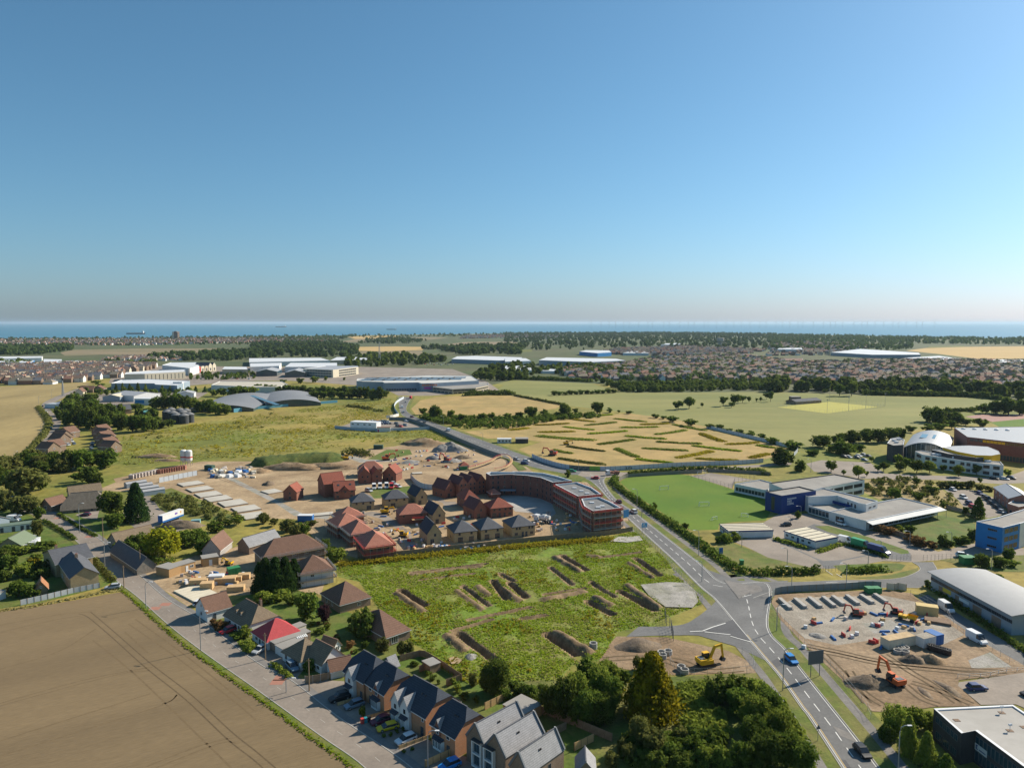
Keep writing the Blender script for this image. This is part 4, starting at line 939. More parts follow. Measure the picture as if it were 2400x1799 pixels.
loc = Matrix.Rotation(-RM[1], 4, 'Z') @ (wc - RM[0]); b = MB(); walls(b, wL, wW, z, 3.3, 'y', 1); b.v = [(v[0] + loc.x, v[1] + loc.y, v[2]) for v in b.v]; wg = b.build('wing_wall', M_white, t)
b = MB(); gable_roof(b, wL, wW, z - .02,3.35, 'y', .35,.18,1); b.v = [(v[0] + loc.x, v[1] + loc.y, v[2]) for v in b.v]; b.build('wing_roof', M_tile_t, t)
for u in (-.3,.05,.33): window(t, loc.x + u * wL, loc.y - wW / 2 - .01,.8,0,1.2,1.3)
house('garage', 'small brown-tiled garage with white end wall beside the fenced drive', rectW(T('b', 1525,1278,2.3), T('b', 1800,1215,2.3),5),2.3,1.9, M_white, M_tile_b, 'x', 0)
house('summer_house', 'little white summer house with tan roof in a back garden', rectW(T('b', 1560,965,2.2), T('b', 1650,920,2.2),5),2.2,1.6, M_white, M_tile_t, 'y', 0, wins=[('f', .5,.6,1.4,1.3)])
simple_box('garden_shed', 'cream shed behind the crimson-roofed bungalow', 'shed', T('b', 1010,690,2), T('b', 1090,725,2),3,2., M_cream, M_felt)
house('chalet_house', 'new brown brick house with wide brown hipped roof beside the green field', R3('b', (1398,262),(1640,416),(2025,302),3.0),3.0,4.4, M_brick_b, M_tile_b, 'y', 1, wins=[('r', .62,.9,1.2,1.1),('f', .3,.9,.9,1.8),('f', .6,.9,.9,1.8)])
house('chalet_house', 'new brown-hipped bungalow with white patio doors behind the round tree', rect3(P(822,1446,3), P(905,1492,3), P(948,1466,3)),3.0,4.2, M_brick_b, M_tile_b, 'y', 1, wins=[('r', .35,.4,2.2,2.0),('f', .5,.9,1.2,1.2)])
def scaffold(par, L, W, z, lifts, rail=True, every=2.2, gap=.9, sides='fbrl', railmat=None):
 """tube scaffold round a rectangle, children of the building it is tied to"""
 x, y = L / 2 + gap, W / 2 + gap
 E = {'f': ((-x, -y),(x, -y)), 'r': ((x, -y),(x, y)), 'b': ((x, y),(-x, y)), 'l': ((-x, y),(-x, -y))}
 for sd in sides:
  (x0, y0),(x1, y1) = E[sd]; d = Vector((x1 - x0, y1 - y0,0)); n = max(2, int(d.length / every)); nn = Vector((d.y, -d.x, 0)).normalized()
  for i in range(n + 1):
   p = Vector((x0, y0,0)) + d * i / n
   q = MB(); q.tube([p, p + Vector((0,0, z + .9))], .05,5); q.build('scaffold_pole', M_steel, par)
  for k in range(1, lifts + 1):
   zz = z * k / lifts - .25
   a = Vector((x0, y0, zz)); e = Vector((x1, y1, zz)); q = MB(); q.bar(a - nn * .35, e - nn * .35,.9,.07); q.build('scaffold_board', M_wood_n, par)
   q = MB(); q.bar(a + Vector((0,0,.95)), e + Vector((0,0,.95)),.09); q.bar(a + Vector((0,0,.5)), e + Vector((0,0,.5)),.09)
   if rail: q.bar(a + Vector((0,0,.2)), e + Vector((0,0,.2)),.06,.25)
   q.build('guard_rail', railmat or M_steel, par)
R = R3('6', (322,1035),(385,1122),(676,1086),4.9)
t = house('house_under_construction', 'white-walled house shell with brown pyramid roof in scaffolding behind dark cypress', R, 4.9,4.2, M_white, M_tile_b, 'y', 1, over=.5, wins=[('r', .35,3.2,1.2,1.0),('f', .5,.8,1.6,1.2)]); scaffold(t, R[2], R[3], 4.7,2)
R = rectW(T('6', 62,978,5), T('6', 590,884,5),11.5)
t = house('house_under_construction', 'long brown-roofed shell in scaffolding above the timber yard', R, 5.0,4.6, M_brick_b, M_tile_b, 'x', 1, over=.5, wins=std_wins(5,2)); scaffold(t, R[2], R[3], 4.8,2, sides='fr')
house('cottage', 'old grey-tiled cottage with stained roof behind the brown scaffolded house', rectW(T('6', -60,880,3.5), T('6', 205,800,3.5),7),3.4,2.8, M_brick_b, M_slate_l, 'x', 0)
z = 5.0
R = rect3(T('i', 1215,395, z), T('i', 1700,300, z), T('i', 1500,20, z))
t = house('brick_house', 'buff brick house with gable to the ploughed field', R, z, 2.8, M_brick_y, M_slate, 'y', 0, wins=[('l', .3,.9,1.2,1.2),('l', .65,3.2,1.1,1.1)], chim=[(0,2.5)])
house('brick_house', 'buff brick house with crossing slate gables beside the street bend', rect3(T('i', 960,150, z), T('i', 1600,20, z), T('g', 1200,1130, z)), z, 3.0, M_brick_y, M_slate, 'x', 0, wins=[('r', .5,3.2,1., 1.1),('l', .4,.9,1.2,1.2)], chim=[(-3.5,.5)])
house('garden_shed', 'orange-roofed garden hut with a small window among the gardens', rectW(T('i', 600,590,2.3), T('i', 820,555,2.3),5),2.2,2.6, M_wood, tiles('orange_tile', (.42,.2,.1),(.36,.17,.09)), 'y', 0, wins=[('f', .5,2.3,.5,.7)])
simple_box('garden_shed', 'pale grey-roofed shed cut by the left edge beside the field', 'shed', T('i', -120,690,2.6), T('i', 100,610,2.6),4,2.5, M_white, M_felt)
R = rectW(T('g', -260,690,3.2), T('g', 545,690,3.2),5)
t, L, W = simple_box('stable_block', 'white stable block with dark doors under green roof', 'stable', T('g', -300,800,2.9), T('g', 545,700,2.9),5,2.8, M_white, flat('green_roof_sheet', (.14,.19,.14)))
for u in (-.36,-.12,.12,.3,.42): door(t, u * L, -W / 2 - .02,.02,0,1.2,2.2)
house('barn', 'green-roofed barn with white sheeted lean-to and three dark vents', rectW(T('g', -60,1090,3.2), T('g', 370,1075,3.2),11),3.1,3.0, M_brick_y, flat('green_sheet', (.15,.19,.12)), 'y', 0)
t, L, W = simple_box('lean_to', 'white sheeted lean-to roof with three dark slots', 'barn', T('g', 372,1078,2.8), T('g', 605,1055,2.8),10,2.6, M_white, M_wmetal)
for k in range(3): q = MB(); q.box(-L * .35, L * .35,-W * .32 + k * 2.2,-W * .32 + k * 2.2 + .3,2.77,2.83); q.build('roof_vent', M_black, t)
house('barn', 'teal-walled barn with pale roof cut by the left edge', rectW(T('g', -420,760,4), T('g', 160,610,4),12),3.9,3.2, M_metal_b, M_metal, 'y', 0)
house('thatched_barn', 'long thatched barn with dark hipped roof behind the purple car', rectW(T('5', 535,562,2.2), T('5', 900,530,2.2),11),2.3,6.2, M_stone, M_thatch, 'x', .72, over=.8, fascia=False, doors=[('f', .3),('f', .7)], cat='barn')
house('cottage', 'small hipped brown brick cottage with white bay beside the thatched barn', rectW(T('5', 345,520,3.2), T('5', 440,530,3.2),9),3.2,3.0, M_brick_b, M_tile_b, 'y', 0, wins=[('f', .5,1.2,1.6,1.4)])
house('barn', 'old tan-roofed barn behind the thatched barn', rectW(T('5', 600,430,3), T('5', 880,395,3),8),2.9,3.2, M_stone, M_tile_t, 'x', 0)
house('barn', 'old stone barn with mossy brown roof behind the willow', rectW(T('5', 1012,850,2.8), T('5', 1340,775,2.8),8),2.8,3.2, M_stone, M_tile_t, 'x', 0)
R = rect3(T('5', 965,915,2.6), T('5', 1200,1070,2.6), T('5', 1270,1000,2.6))
house('barn', 'old stone barn with ivy-clad ridge along the street', (R[0], R[1], R[2], 6.5),2.6,3.4, M_stone, M_slate, 'x', 0)
house('timber_frame_barn', 'derelict timber-framed barn with grey broken gable beside the site cabins', rectW(T('h', 1650,640,3), T('h', 1960,640,3),12),3.0,4.2, mat('weathered_boards', (.36,.34,.32),.95,.3,2, stretch=(3,3,.5)), M_tile_b, 'y', 0)
# == the new estate
GR = 'new houses on the estate building site'
def est(label, R, ez, rise, wall, roof, axis, hip, wins, doors=(), **k): return house(k.pop('name', 'estate_house'), label, R, ez, rise, wall, roof, axis, hip, wins, doors, group=GR, fr=k.pop('fr', 'frame_g'), **k)
W2 = std_wins(2,2); W3 = std_wins(3,2)
EZ = 4.7
def RV(a, b, off, z): return rect3(T('v', *a, z), T('v', *b, z), T('v', b[0] + off[0], b[1] + off[1], z))
def R6(a, b, W, z): return rectW(T('6', *a, z), T('6', *b, z), W)
est('little red brick gabled house standing alone at the site\'s left', R6((235,408),(350,412),8, EZ), EZ, 3.4, M_brick_r, M_tile_r, 'y', 0, [('f', .5,.9,1.3,1.2),('f', .5,3.3,1.0,1.0)])
est('tall red brick block with big plain red roof slope', R6((590,345),(768,324),11,7.2),7.2,4.6, M_brick_r, M_tile_r, 'x', 0, [('l', .5,3.5,1.0,1.1)])
R = R6((678,404),(856,390),9, EZ)
t = est('red brick house with central front gable under the tall red block', R, EZ, 3.9, M_brick_r, M_tile_r, 'x', 0, [('f', .15,.8,1.3,1.3),('f', .82,.8,1.3,1.3),('f', .12,3.2,1.1,1.1),('f', .85,3.2,1.1,1.1)], [('f', .66)])
add_gable(t, .2,-R[3] / 2 - .15,3.6,.4, EZ, 2.0, M_brick_r, M_tile_r, (3.2,1.1,1.2),0., 'frame_g')
for u in (-.28,.3):
 q = MB(); q.cbox((u * R[2], -R[3] * .22, EZ + 2.25),(1.0,.9,.12), Matrix.Rotation(math.atan2(3.9, R[3] / 2),3, 'X')); q.build('roof_window', M_glassb, t)
R = R6((890,212),(1092,204),9, EZ + .4); t = est('pale red hipped house at the back behind the twin gables', R, EZ + .4,3.4, M_brick_r, M_tile_p, 'x', 1, [('f', .5,3.2,1.2,1.1)]); scaffold(t, R[2], R[3], 4.6,2, sides='fl')
est('left house of the red twin gables', R6((885,270),(998,264),10, EZ + .3), EZ + .3,3.8, M_brick_r, M_tile_r, 'y', 0, [('f', .5,.9,1.2,1.2),('f', .3,3.3,.9,1.1),('f', .7,3.3,.9,1.1)], over=.15)
est('right house of the red twin gables', R6((1002,266),(1088,260),10, EZ + .3), EZ + .3,3.4, M_brick_r, M_tile_r, 'y', 0, [('f', .5,.9,1.2,1.2),('f', .5,3.3,1.2,1.1)], over=.15)
est('red brick house with single steep gable beside parked vans', R6((1094,246),(1210,252),9, EZ + .3), EZ + .3,4.0, M_brick_r, M_tile_r, 'y', 0, [('f', .35,.9,1.1,1.2),('f', .7,.9,.9,2.0),('f', .5,3.3,1.0,1.1)])
est('buff brick house with slate hipped roof, leftmost on the site', R6((830,502),(1022,486),9, EZ), EZ, 3.2, M_brick_y, M_slate, 'x', 1, [('f', .2,3.1,1., 1.1),('f', .5,3.1,1., 1.1),('f', .83,3.1,1., 1.1),('f', .75,.3,2.2,2.0),('l', .5,.9,1., 1.1)])
est('buff brick house with slate hipped roof beside the small green', R6((1112,474),(1315,458),9, EZ), EZ, 3.2, M_brick_y, M_slate, 'x', 1, [('f', .2,3.1,1., 1.1),('f', .5,3.1,1., 1.1),('f', .83,3.1,1., 1.1),('f', .35,.3,2.2,2.0),('l', .5,.9,1., 1.1)])
GW = [('f', .35,.3,1.6,2.0),('f', .55,3.2,1., 1.2),('l', .3,.9,1., 1.2),('l', .7,.9,1., 1.2),('r', .5,3.2,1., 1.1)]
OFF = (-95,-105)
est('slim buff brick gabled house with blue-slate roof behind the green', RV((182,606),(376,582),(-75,-90), EZ), EZ, 3.8, M_brick_y, M_slate_d, 'y', 0, GW, over=.2)
R = R6((1240,608),(1478,588),9.5, EZ); t = est('red brick house with pink-red hipped roof and red loading deck', R, EZ, 3.4, M_brick_r, M_tile_p, 'x', 1, [('f', .15,3.2,1.1,1.1),('f', .8,3.2,1.1,1.1),('f', .85,.9,1.2,1.2),('l', .5,.9,1.2,1.2)])
q = MB(); q.box(-1,4.2,-R[3] / 2 - 2.6,-R[3] / 2 - .3,2.2,2.35); d = q.build('loading_deck', M_wood_n, t); q = MB()
q.bar((-1,-R[3] / 2 - 2.6,3.2),(4.2,-R[3] / 2 - 2.6,3.2),.1,.9); q.build('guard_rail', M_redrail, d)
est('buff brick gabled house beside the pink-red hipped house', RV((472,922),(688,892), OFF, EZ), EZ, 4.0, M_brick_y, M_slate_d, 'y', 0, GW, over=.2)
est('buff brick gabled house with blue-slate roof nearest the field fence', RV((378,1256),(624,1228),(-105,-135), EZ), EZ, 4.1, M_brick_y, M_slate_d, 'y', 0, GW, over=.2)
HW = [('f', .22,3.1,1., 1.2),('f', .75,3.1,1., 1.2),('f', .26,.2,2.1,2.1),('f', .74,.2,2.1,2.1),('l', .5,.9,1., 1.2)]
for lab, a, b_ in (('left', (850,1230),(1240,1188)),('middle', (1312,1180),(1688,1138)),('right', (1847,1134),(2240,1092))):
 est('buff brick house with grey slate hip along the field fence, %s of three' % lab, RV(a, b_, (-118,-122), EZ), EZ, 3.3, M_brick_y, M_slate, 'x', 1, HW if lab != 'right' else [('f', .2,3.1,.9,1.1),('f', .33,3.1,.9,1.1),('f', .75,3.1,.9,1.1),('f', .88,3.1,.9,1.1),('f', .18,.8,1.4,1.1),('f', .85,.8,1.4,1.1)], [] if lab != 'right' else [('f', .46),('f', .62)])
PT = tiles('plum_tile', (.17,.075,.07),(.14,.06,.06))
est('plum-roofed red brick gabled house left of the triple gables', RV((688,492),(866,458),(-75,-88), EZ), EZ, 4.2, M_brick_r, PT, 'y', 0, GW, over=.2)
A3, B3 = Vector((925,402)), Vector((1395,332))
for k, nm in enumerate(('left', 'middle', 'right')):
 a = A3 + (B3 - A3) * k / 3; b_ = A3 + (B3 - A3) * (k + 1) / 3
 est('tall plum-roofed red brick house, %s of the triple gables' % nm, RV(tuple(a), tuple(b_),(-80,-85),7.0),7.0,3.4, M_brick_r, PT, 'y', 0, [('f', u, zz, .9,1.2) for u in (.3,.72) for zz in (1., 3.3,5.6)], over=.02)
est('red hipped house with tall side wall in the middle of the estate', RV((1022,656),(1272,632),(-118,-92), EZ + .4), EZ + .4,3.6, M_brick_r, M_tile_r, 'y', 1, [('l', .3,.9,1., 1.2),('l', .7,.9,1., 1.2),('l', .5,3.3,1., 1.1)])
est('plum-roofed gabled house beside the red-hipped four-window house', RV((1192,832),(1402,800),(-98,-98), EZ), EZ, 4.0, M_brick_r, PT, 'y', 0, GW, over=.2)
est('red brick house with red hip and four upper windows', RV((1477,812),(1860,777),(-108,-88), EZ), EZ, 3.4, M_brick_r, M_tile_r, 'x', 1, [('f', u, 3.1,1.1,1.1) for u in (.16,.4,.66,.88)] + [('f', .16,.2,2., 2.),('f', .86,.8,1.6,1.2)], [('f', .4),('f', .62)])
house('bin_store', 'tiny red pyramid-roofed pavilion in the courtyard', RV((1490,560),(1640,546),(-60,-45),2.6),2.6,1.9, M_brick_r, M_tile_p, 'x', 1, cat='outbuilding')
house('bin_store', 'tiny red pyramid-roofed hut in scaffolding beside the curved foundations', RV((955,75),(1100,68),(-40,-30),3.0),2.9,1.9, M_green, M_tile_r, 'x', 1, cat='outbuilding')
for k, (a, b_, c_) in enumerate([((712,640),(932,610),(885,570)),((708,712),(940,674),(895,610)),((822,778),(1022,748),(960,680)),((946,892),(1186,860),(1118,768))]):
 R = rect3(T('6', *a, 5.2), T('6', *b_, 5.2), T('6', *c_, 5.2))
 t = est('pink-red hipped house shell in scaffolding, %s of the stepped row' % ('farthest', 'second farthest', 'third', 'nearest')[k], R, 5.2,3.6, M_brick_r, M_tile_p, 'y', 1, [('f', u, 3.3,1.2,1.4) for u in (.2,.5,.8)], over=.4)
 scaffold(t, R[2], R[3], 4.8,2, sides='flr' if k == 3 else 'fl', railmat=M_redrail if k == 3 else None)
front = [T('v', 1392,205,11), T('v', 1470,246,11), T('v', 1650,233,11), T('v', 1900,227,11), T('7', 0,263,11), T('7', 130,271,11), T('7', 250,290,11), T('7', 352,330,11)]
back = [T('7', 520,316,11), T('7', 400,278,11), T('7', 270,249,11), T('7', 150,240,11), T('7', 0,236,11), T('v', 1900,186,11), T('v', 1480,182,11)]
t, q, off = flat_block('apartment_block', 'curved four-storey red brick apartment block with dark inner parapet', front + back, 11, courses('dark_red_brick', (.19,.08,.058),(.145,.062,.046),.225,.075,(.2,.12,.095)), mat('blue_grey_membrane', (.07,.1,.13),.6,.15,.3), par=.9, th=.6)
for i in range(1,7):
 L_ = (q[i + 1] - q[i]).length; n = max(2, int(L_ / 3.2))
 for f in range(4): edge_windows(t, q, off, i, [(k + .5) / n for k in range(n)], .9 + f * 2.65,.9,1.5)
b = MB(); a0 = (q[2] + q[3]) / 2 + off; b.box(a0.x - 4, a0.x + 4, a0.y - 3.2, a0.y, 2.9,3.2); b.build('entrance_canopy', M_metal_b, t)
def poly_scaffold(par, q, off, z, lifts, edges, rm=M_redrail, gap=1.0):
 for i in edges:
  a, b_ = q[i] + off, q[(i + 1) % len(q)] + off; d = b_ - a; nn = Vector((d.y, -d.x, 0)).normalized(); a = a + nn * gap; b_ = b_ + nn * gap; n = max(2, int(d.length / 2.4))
  for k in range(n + 1):
   p = a + (b_ - a) * k / n; m = MB(); m.tube([p, p + Vector((0,0, z + 1.3))], .055,5); m.build('scaffold_pole', M_steel, par)
  for k in range(1, lifts + 1):
   zz = Vector((0,0, z * k / lifts - .3)); m = MB(); m.bar(a + zz - nn * .3, b_ + zz - nn * .3,.9,.08); m.build('scaffold_board', M_wood_n, par)
   m = MB(); m.bar(a + zz + Vector((0,0,.95)), b_ + zz + Vector((0,0,.95)),.1); m.bar(a + zz + Vector((0,0,.5)), b_ + zz + Vector((0,0,.5)),.1); m.bar(a + zz + Vector((0,0,.2)), b_ + zz + Vector((0,0,.2)),.06,.3); m.build('guard_rail', rm if k % 2 == 0 or k == lifts else M_steel, par)
z = 10.5
t, q, off = flat_block('apartment_block', 'flat-roofed block in scaffolding joined to the curved block', TT('7', [(372,348),(570,450),(772,432),(690,375),(560,328)], z), z, M_brick_r, M_felt_d, par=.8, th=.5)
for i in range(len(q)):
 L_ = (q[(i + 1) % len(q)] - q[i]).length; n = max(2, int(L_ / 3.4))
 for f in range(4): edge_windows(t, q, off, i, [(k + .5) / n for k in range(n)], .9 + f * 2.5,1.1,1.5)
poly_scaffold(t, q, off, z - .6,4, range(len(q)))
for x, y in ((540,370),(600,395),(650,415)):
 p = T('7', x, y, z) - t.location; m = MB(); m.cbox((p.x, p.y, z - .55),(2.0,1.2,.45)); m.build('roof_hatch', M_wmetal, t)
t, q, off = flat_block('apartment_block', 'stepped flat-roofed block in red-railed scaffolding nearest the road', TT('7', [(600,472),(625,535),(700,577),(945,550),(840,492),(752,456)], z), z, M_brick_r, M_felt_d, par=.8, th=.5)
for i in range(len(q)):
 L_ = (q[(i + 1) % len(q)] - q[i]).length; n = max(2, int(L_ / 3.4))
 for f in range(4): edge_windows(t, q, off, i, [(k + .5) / n for k in range(n)], .9 + f * 2.5,1.1,1.5)
poly_scaffold(t, q, off, z - .6,4, range(len(q)))
for x, y in ((780,525),(745,535),(690,495)):
 p = T('7', x, y, z) - t.location; m = MB(); m.cbox((p.x, p.y, z - .55),(2.0,1.2,.45)); m.build('roof_hatch', M_wmetal, t)
b = MB(); p = T('7', 985,690) ; t = thing('site_banner', 'small blue site banner hung on the scaffolding by the road', 'banner', p, 0.6); b.box(-1.6,1.6,-.04,.04,3,6.5); b.build('sheet', flat('banner_blue', (.08,.3,.55)), t)
for s in (-1,1): b = MB(); b.tube([(s * 1.6,.1,0),(s * 1.6,.1,6.6)], .06,6); b.build('pole', M_steel, t)
arc_o = smooth_line([T(*q) for q in [('6', 1830,235),('6', 1930,205),('6', 2030,170),('6', 2080,135),('6', 2150,118),('6', 2200,140),('6', 2205,180),('6', 2150,225),('6', 2060,245)]], 6)
t = thing('foundation_works', 'curved ring of timber boards and red rails on new foundations', 'foundations', sum(arc_o, Vector()) / len(arc_o))
for k in range(0, len(arc_o) - 1):
 a, b_ = arc_o[k] - t.location, arc_o[k + 1] - t.location; m = MB(); m.bar(a + Vector((0,0,1.5)), b_ + Vector((0,0,1.5)),1.5,.12); m.build('board', M_wood_n, t)
 m = MB(); m.bar(a + Vector((0,0,2.5)), b_ + Vector((0,0,2.5)),.08,.22); m.build('guard_rail', M_redrail, t)
 m = MB(); m.tube([a, a + Vector((0,0,2.8))], .07,5); m.build('scaffold_pole', M_steel, t)
def slab_row(label_fmt, specs, tile, z, mat_, name='foundation_slab', cat='slab', grp=None):
 for k, (a, b_, c_) in enumerate(specs):
  c, rz, L, W = rect3(T(tile, *a, z), T(tile, *b_, z), T(tile, *c_, z)); m = MB(); m.box(-L / 2, L / 2,-W / 2, W / 2,0, z)
  t = thing(name, label_fmt % ordinal(k + 1), cat, c, rz, grp); m.build('slab', mat_, t)
  m = MB(); m.box(-L / 2 - .12, L / 2 + .12,-W / 2 - .12, W / 2 + .12,0, z - .25); m.build('footing', M_brick_b, t)
M_slab = mat('pale_concrete', (.50,.47,.41),.9,.08,.3,(.44,.41,.35))
slab_row('pale concrete house slab in the diagonal row, %s from the palisade', [((1530,340),(1585,364),(1745,328)),((1605,385),(1660,412),(1835,378)),((1680,428),(1735,460),(1905,422)),((1760,465),(1815,498),(1992,458)),((1880,500),(1945,540),(2125,498)),((1995,550),(2055,588),(2240,545)),((2065,605),(2125,650),(2300,610))], '5', .6, M_slab, grp='row of house slabs')
slab_row('pale concrete slab among the red houses, %s of three', [((40,405),(110,428),(225,405)),((470,600),(480,622),(670,596)),((1345,245),(1352,256),(1430,240))], '6', .5, M_slab, grp='slabs among the red houses')
M_pal = mat('shrink_wrapped_blocks', (.48,.42,.38),.7,.15,1, rnd=.2); M_palr = mat('stacked_red_bricks', (.30,.14,.10),.8,.2,1, rnd=.2)
def stack(loc, sx, sy, sz, m, desc, where, rz=0, tiers=2, nm='brick_stack', cat='brick stack'):
 t = link(nm, None, None, loc, rz)
 for k in range(tiers):
  b = MB(); g = .04 * (k % 2); b.box(-sx / 2 + g, sx / 2 - g, -sy / 2 + g, sy / 2 - g, sz * k / tiers + .1 * (k == 0), sz * (k + 1) / tiers - .05); b.build('pack', m, t)
 b = MB(); b.box(-sx / 2, sx / 2,-sy / 2, sy / 2,0,.1); b.build('pallet', M_wood, t)
 return row(t, desc, where, cat)
for k in range(9):
 u = k / 8; p = T('5', 1140 + 215 * u, 300 - 45 * u); stack(p, 2.6,3., 2.6, M_pal, 'shrink-wrapped brown block stack', 'in the compound behind the palisade', .1)
for k in range(11):
 u = k / 10; p = T('5', 1380 + 210 * u, 255 - 35 * u); stack(p, 2.4,3., 2.6, M_palr, 'red brick stack', 'along the compound\'s back edge', .1)
for k, x in enumerate((1590,1635)):
 p = T('5', x, 185 + 3 * k); t = thing('silo', 'white mortar silo with red band, %s of the pair' % ('left', 'right')[k], 'silo', p, 0, 'mortar silos')
 b = MB(); b.lathe([(.4,1.6),(2.0,3.6),(2.0,9.3),(1.5,9.9),(.3,10.1)], 16); b.build('tank', M_white, t)
 b = MB(); b.lathe([(2.02,5.2),(2.04,5.2),(2.04,6.0),(2.02,6.0)], 16); b.build('band', M_redrail, t)
 for sx in (-1,1):
  for sy in (-1,1): b = MB(); b.tube([(sx * 1.5, sy * 1.5,0),(sx * 1.4, sy * 1.4,4.)], .1,5); b.build('leg', M_steel, t)
for k in range(4):
 a = T('5', 1095 + 48 * k, 345 + 22 * k, 2.6); b_ = T('5', 1270 + 52 * k, 318 + 22 * k, 2.6)
 house('workshop_shed', 'low grey-roofed shed in the ridged row, %s from the compound' % ordinal(k + 1), rectW(a, b_, 4.2),2.5,.7, M_metal_b, M_metal, 'x', 0, cat='shed', group='ridged sheds beside the compound', over=.1, fascia=False)
def panels(name, label, cat, line, h, m, pw=2.4, th=.06, posts=True, pm=None, z0=.03, group=None, gap=.02, pname='panel', ph=None):
 """fence or hoarding: one panel and post per bay"""
 pts = resample(line, pw); c = sum(pts, Vector()) / len(pts); c.z = 0; t = thing(name, label, cat, c, 0, group); ms = {}
 for i in range(len(pts) - 1):
  a, b_ = pts[i], pts[i + 1]; d = b_ - a; L = d.length; key = round(L, 1)
  if key not in ms: k = MB(); k.box(gap, L - gap, -th / 2, th / 2, z0, h); ms[key] = k.mesh(pname, m)
  link(pname, ms[key], t, (a.x - c.x, a.y - c.y, 0), math.atan2(d.y, d.x))
 if posts:
  k = MB(); s = .06 if posts is True else posts; k.box(-s, s, -s - .02, s + .02,0,(ph or h) + .06); pmz = k.mesh('post', pm or M_wood)
  for i in range(len(pts)):
   d = pts[min(i + 1, len(pts) - 1)] - pts[max(i - 1,0)]; link('post', pmz, t, (pts[i].x - c.x, pts[i].y - c.y, 0), math.atan2(d.y, d.x))
 return t
M_hoard = mat('white_hoarding', (.52,.57,.62),.7,.06,.3)
def L_(*s, n=5): return smooth_line([T(*q) for q in s], n)
panels('hoarding', 'pale blue-white palisade below the block stacks', 'hoarding', L_(('5', 1375,335),('5', 1550,300),('5', 1716,268)),2.9, M_hoard, 3)
panels('hoarding', 'tall curved white hoarding left of the plum triple gables', 'hoarding', L_(('v', 90,300),('v', 170,390),('v', 290,465),('v', 440,490),('v', 600,485)),2.8, M_hoard, 2.4)
t = panels('hoarding', 'long white hoarding curving round the straw field', 'hoarding', L_(('3', 172,1225),('3', 280,1270),('3', 480,1322),('3', 750,1338),('3', 1000,1330),('3', 1500,1300),('3', 1930,1285),('3', 2200,1265)),2.8, M_hoard, 3.2)
pl = [o for o in t.children if o.name.startswith('panel')]
for o in pl:
 x = (px_of(o.matrix_basis.translation + t.location)[0] - 1200) / (600 / 2212)
 if 640 < x < 745: o.data = o.data.copy(); o.data.materials[0] = flat('lime_graphic', (.22,.45,.06))
 elif 480 < x <= 640: o.data = o.data.copy(); o.data.materials[0] = mat('street_scene_graphic', (.07,.10,.10),.6,.6,1.2,(.22,.23,.2))
b = MB()
for k, (x0, x1, z0, z1) in enumerate([(0,.5,.7,2.1),(.5,1.1,.7,1.0),(1.5,2.0,.7,2.1),(2.0,2.6,1.8,2.1),(2.9,3.4,.7,2.1),(3.4,4.0,1.3,1.5)]): b.box(x0, x1,-.06,-.035, z0, z1)
p = T('3', 985,1333); b.build('lettering', flat('dark_teal_letters', (.02,.06,.08)), t, (p.x - t.location.x, p.y - t.location.y, 0),.06)
panels('hoarding', 'white hoarding along the straw field\'s far right side', 'hoarding', L_(('3', 1680,968),('3', 1900,1020),('4', 0,1095),('4', 190,1140),('4', 258,1165),('4', 220,1215)),2.6, M_hoard, 3.2)
panels('site_fence', 'timber fence along the estate\'s edge above the green field', 'fence', L_(('6', 880,985),('6', 1250,965),('6', 1800,905),('6', 2212,862),('7', 300,832),('7', 850,782),('7', 1045,752)),2.0, M_wood, 2.4)
c, rz, L, W = rect3(T('5', 1405,700), T('5', 1575,640), T('5', 1560,615)); t = thing('trailer', 'white and blue box trailer parked beside dark rubble heap', 'trailer', T('5', 1480,668), rz); L, W = 13., 2.6
b = MB(); b.box(-L / 2, L / 2,-W / 2, W / 2,1.9,4.3); b.build('box', M_white, t); b = MB(); b.box(-L / 2 + .003, L / 2 - .003,-W / 2 - .004, W / 2 + .004,1.1,1.9); b.build('side_skirt', M_bluep, t)
b = MB(); b.box(-L / 2 - .05,-L / 2,-W / 2, W / 2,1.1,4.3); b.build('rear_door', M_bluep, t)
b = MB(); b.box(1.0,1.9,-W / 2 - .02,-W / 2 - .005,2.9,3.8); b.box(1.9,2.6,-W / 2 - .02,-W / 2 - .005,3.1,3.7); b.build('logo', flat('violet_print', (.16,.08,.38)), t)
b = MB(); b.lathe([(.01,0),(.5,0),(.5,.02),(.01,.02)], 10); o = b.build('logo', flat('amber_print', (.6,.33,.1)), t, (4.6,-W / 2 - .005,3.4)); o.rotation_euler = (rad(90),0,0)
for x in (-4.4,-3.1,-1.8):
 for s in (-1,1): b = MB(); b.tube([(x, s * 1.2 - .15,.5),(x, s * 1.2 + .15,.5)], .5,12); b.build('wheel', M_black, t)
b = MB(); b.box(4,4.2,-.8,.8,0,1.1); b.build('landing_leg', M_steel, t)
t, L, W = simple_box('site_cabin', 'long timber-clad site cabin with grey-green roof beside the lane', 'site cabin', T('5', 1455,1150,0), T('5', 1690,1080,0),4.4,2.9, M_larch, M_felt)
for u in (-.28,.36): window(t, u * L, -W / 2 - .01,1.1,0,1.4,1.0)
door(t, -.42 * L, -W / 2 - .02,.1,0); door(t, .18 * L, -W / 2 - .02,.1,0, m=M_white)
simple_box('site_cabin', 'short timber-clad end cabin nearest the street', 'site cabin', T('5', 1350,1130,0), T('5', 1462,1155,0),5,3.0, M_larch, M_felt)
t, L, W = simple_box('site_cabin', 'square timber-clad cabin with white door by the broken barn', 'site cabin', T('5', 1752,1062,0), T('5', 1890,1040,0),4.6,3.0, M_larch, M_felt); door(t, 0,-W / 2 - .02,.1,0,1.1,2.2, M_white)
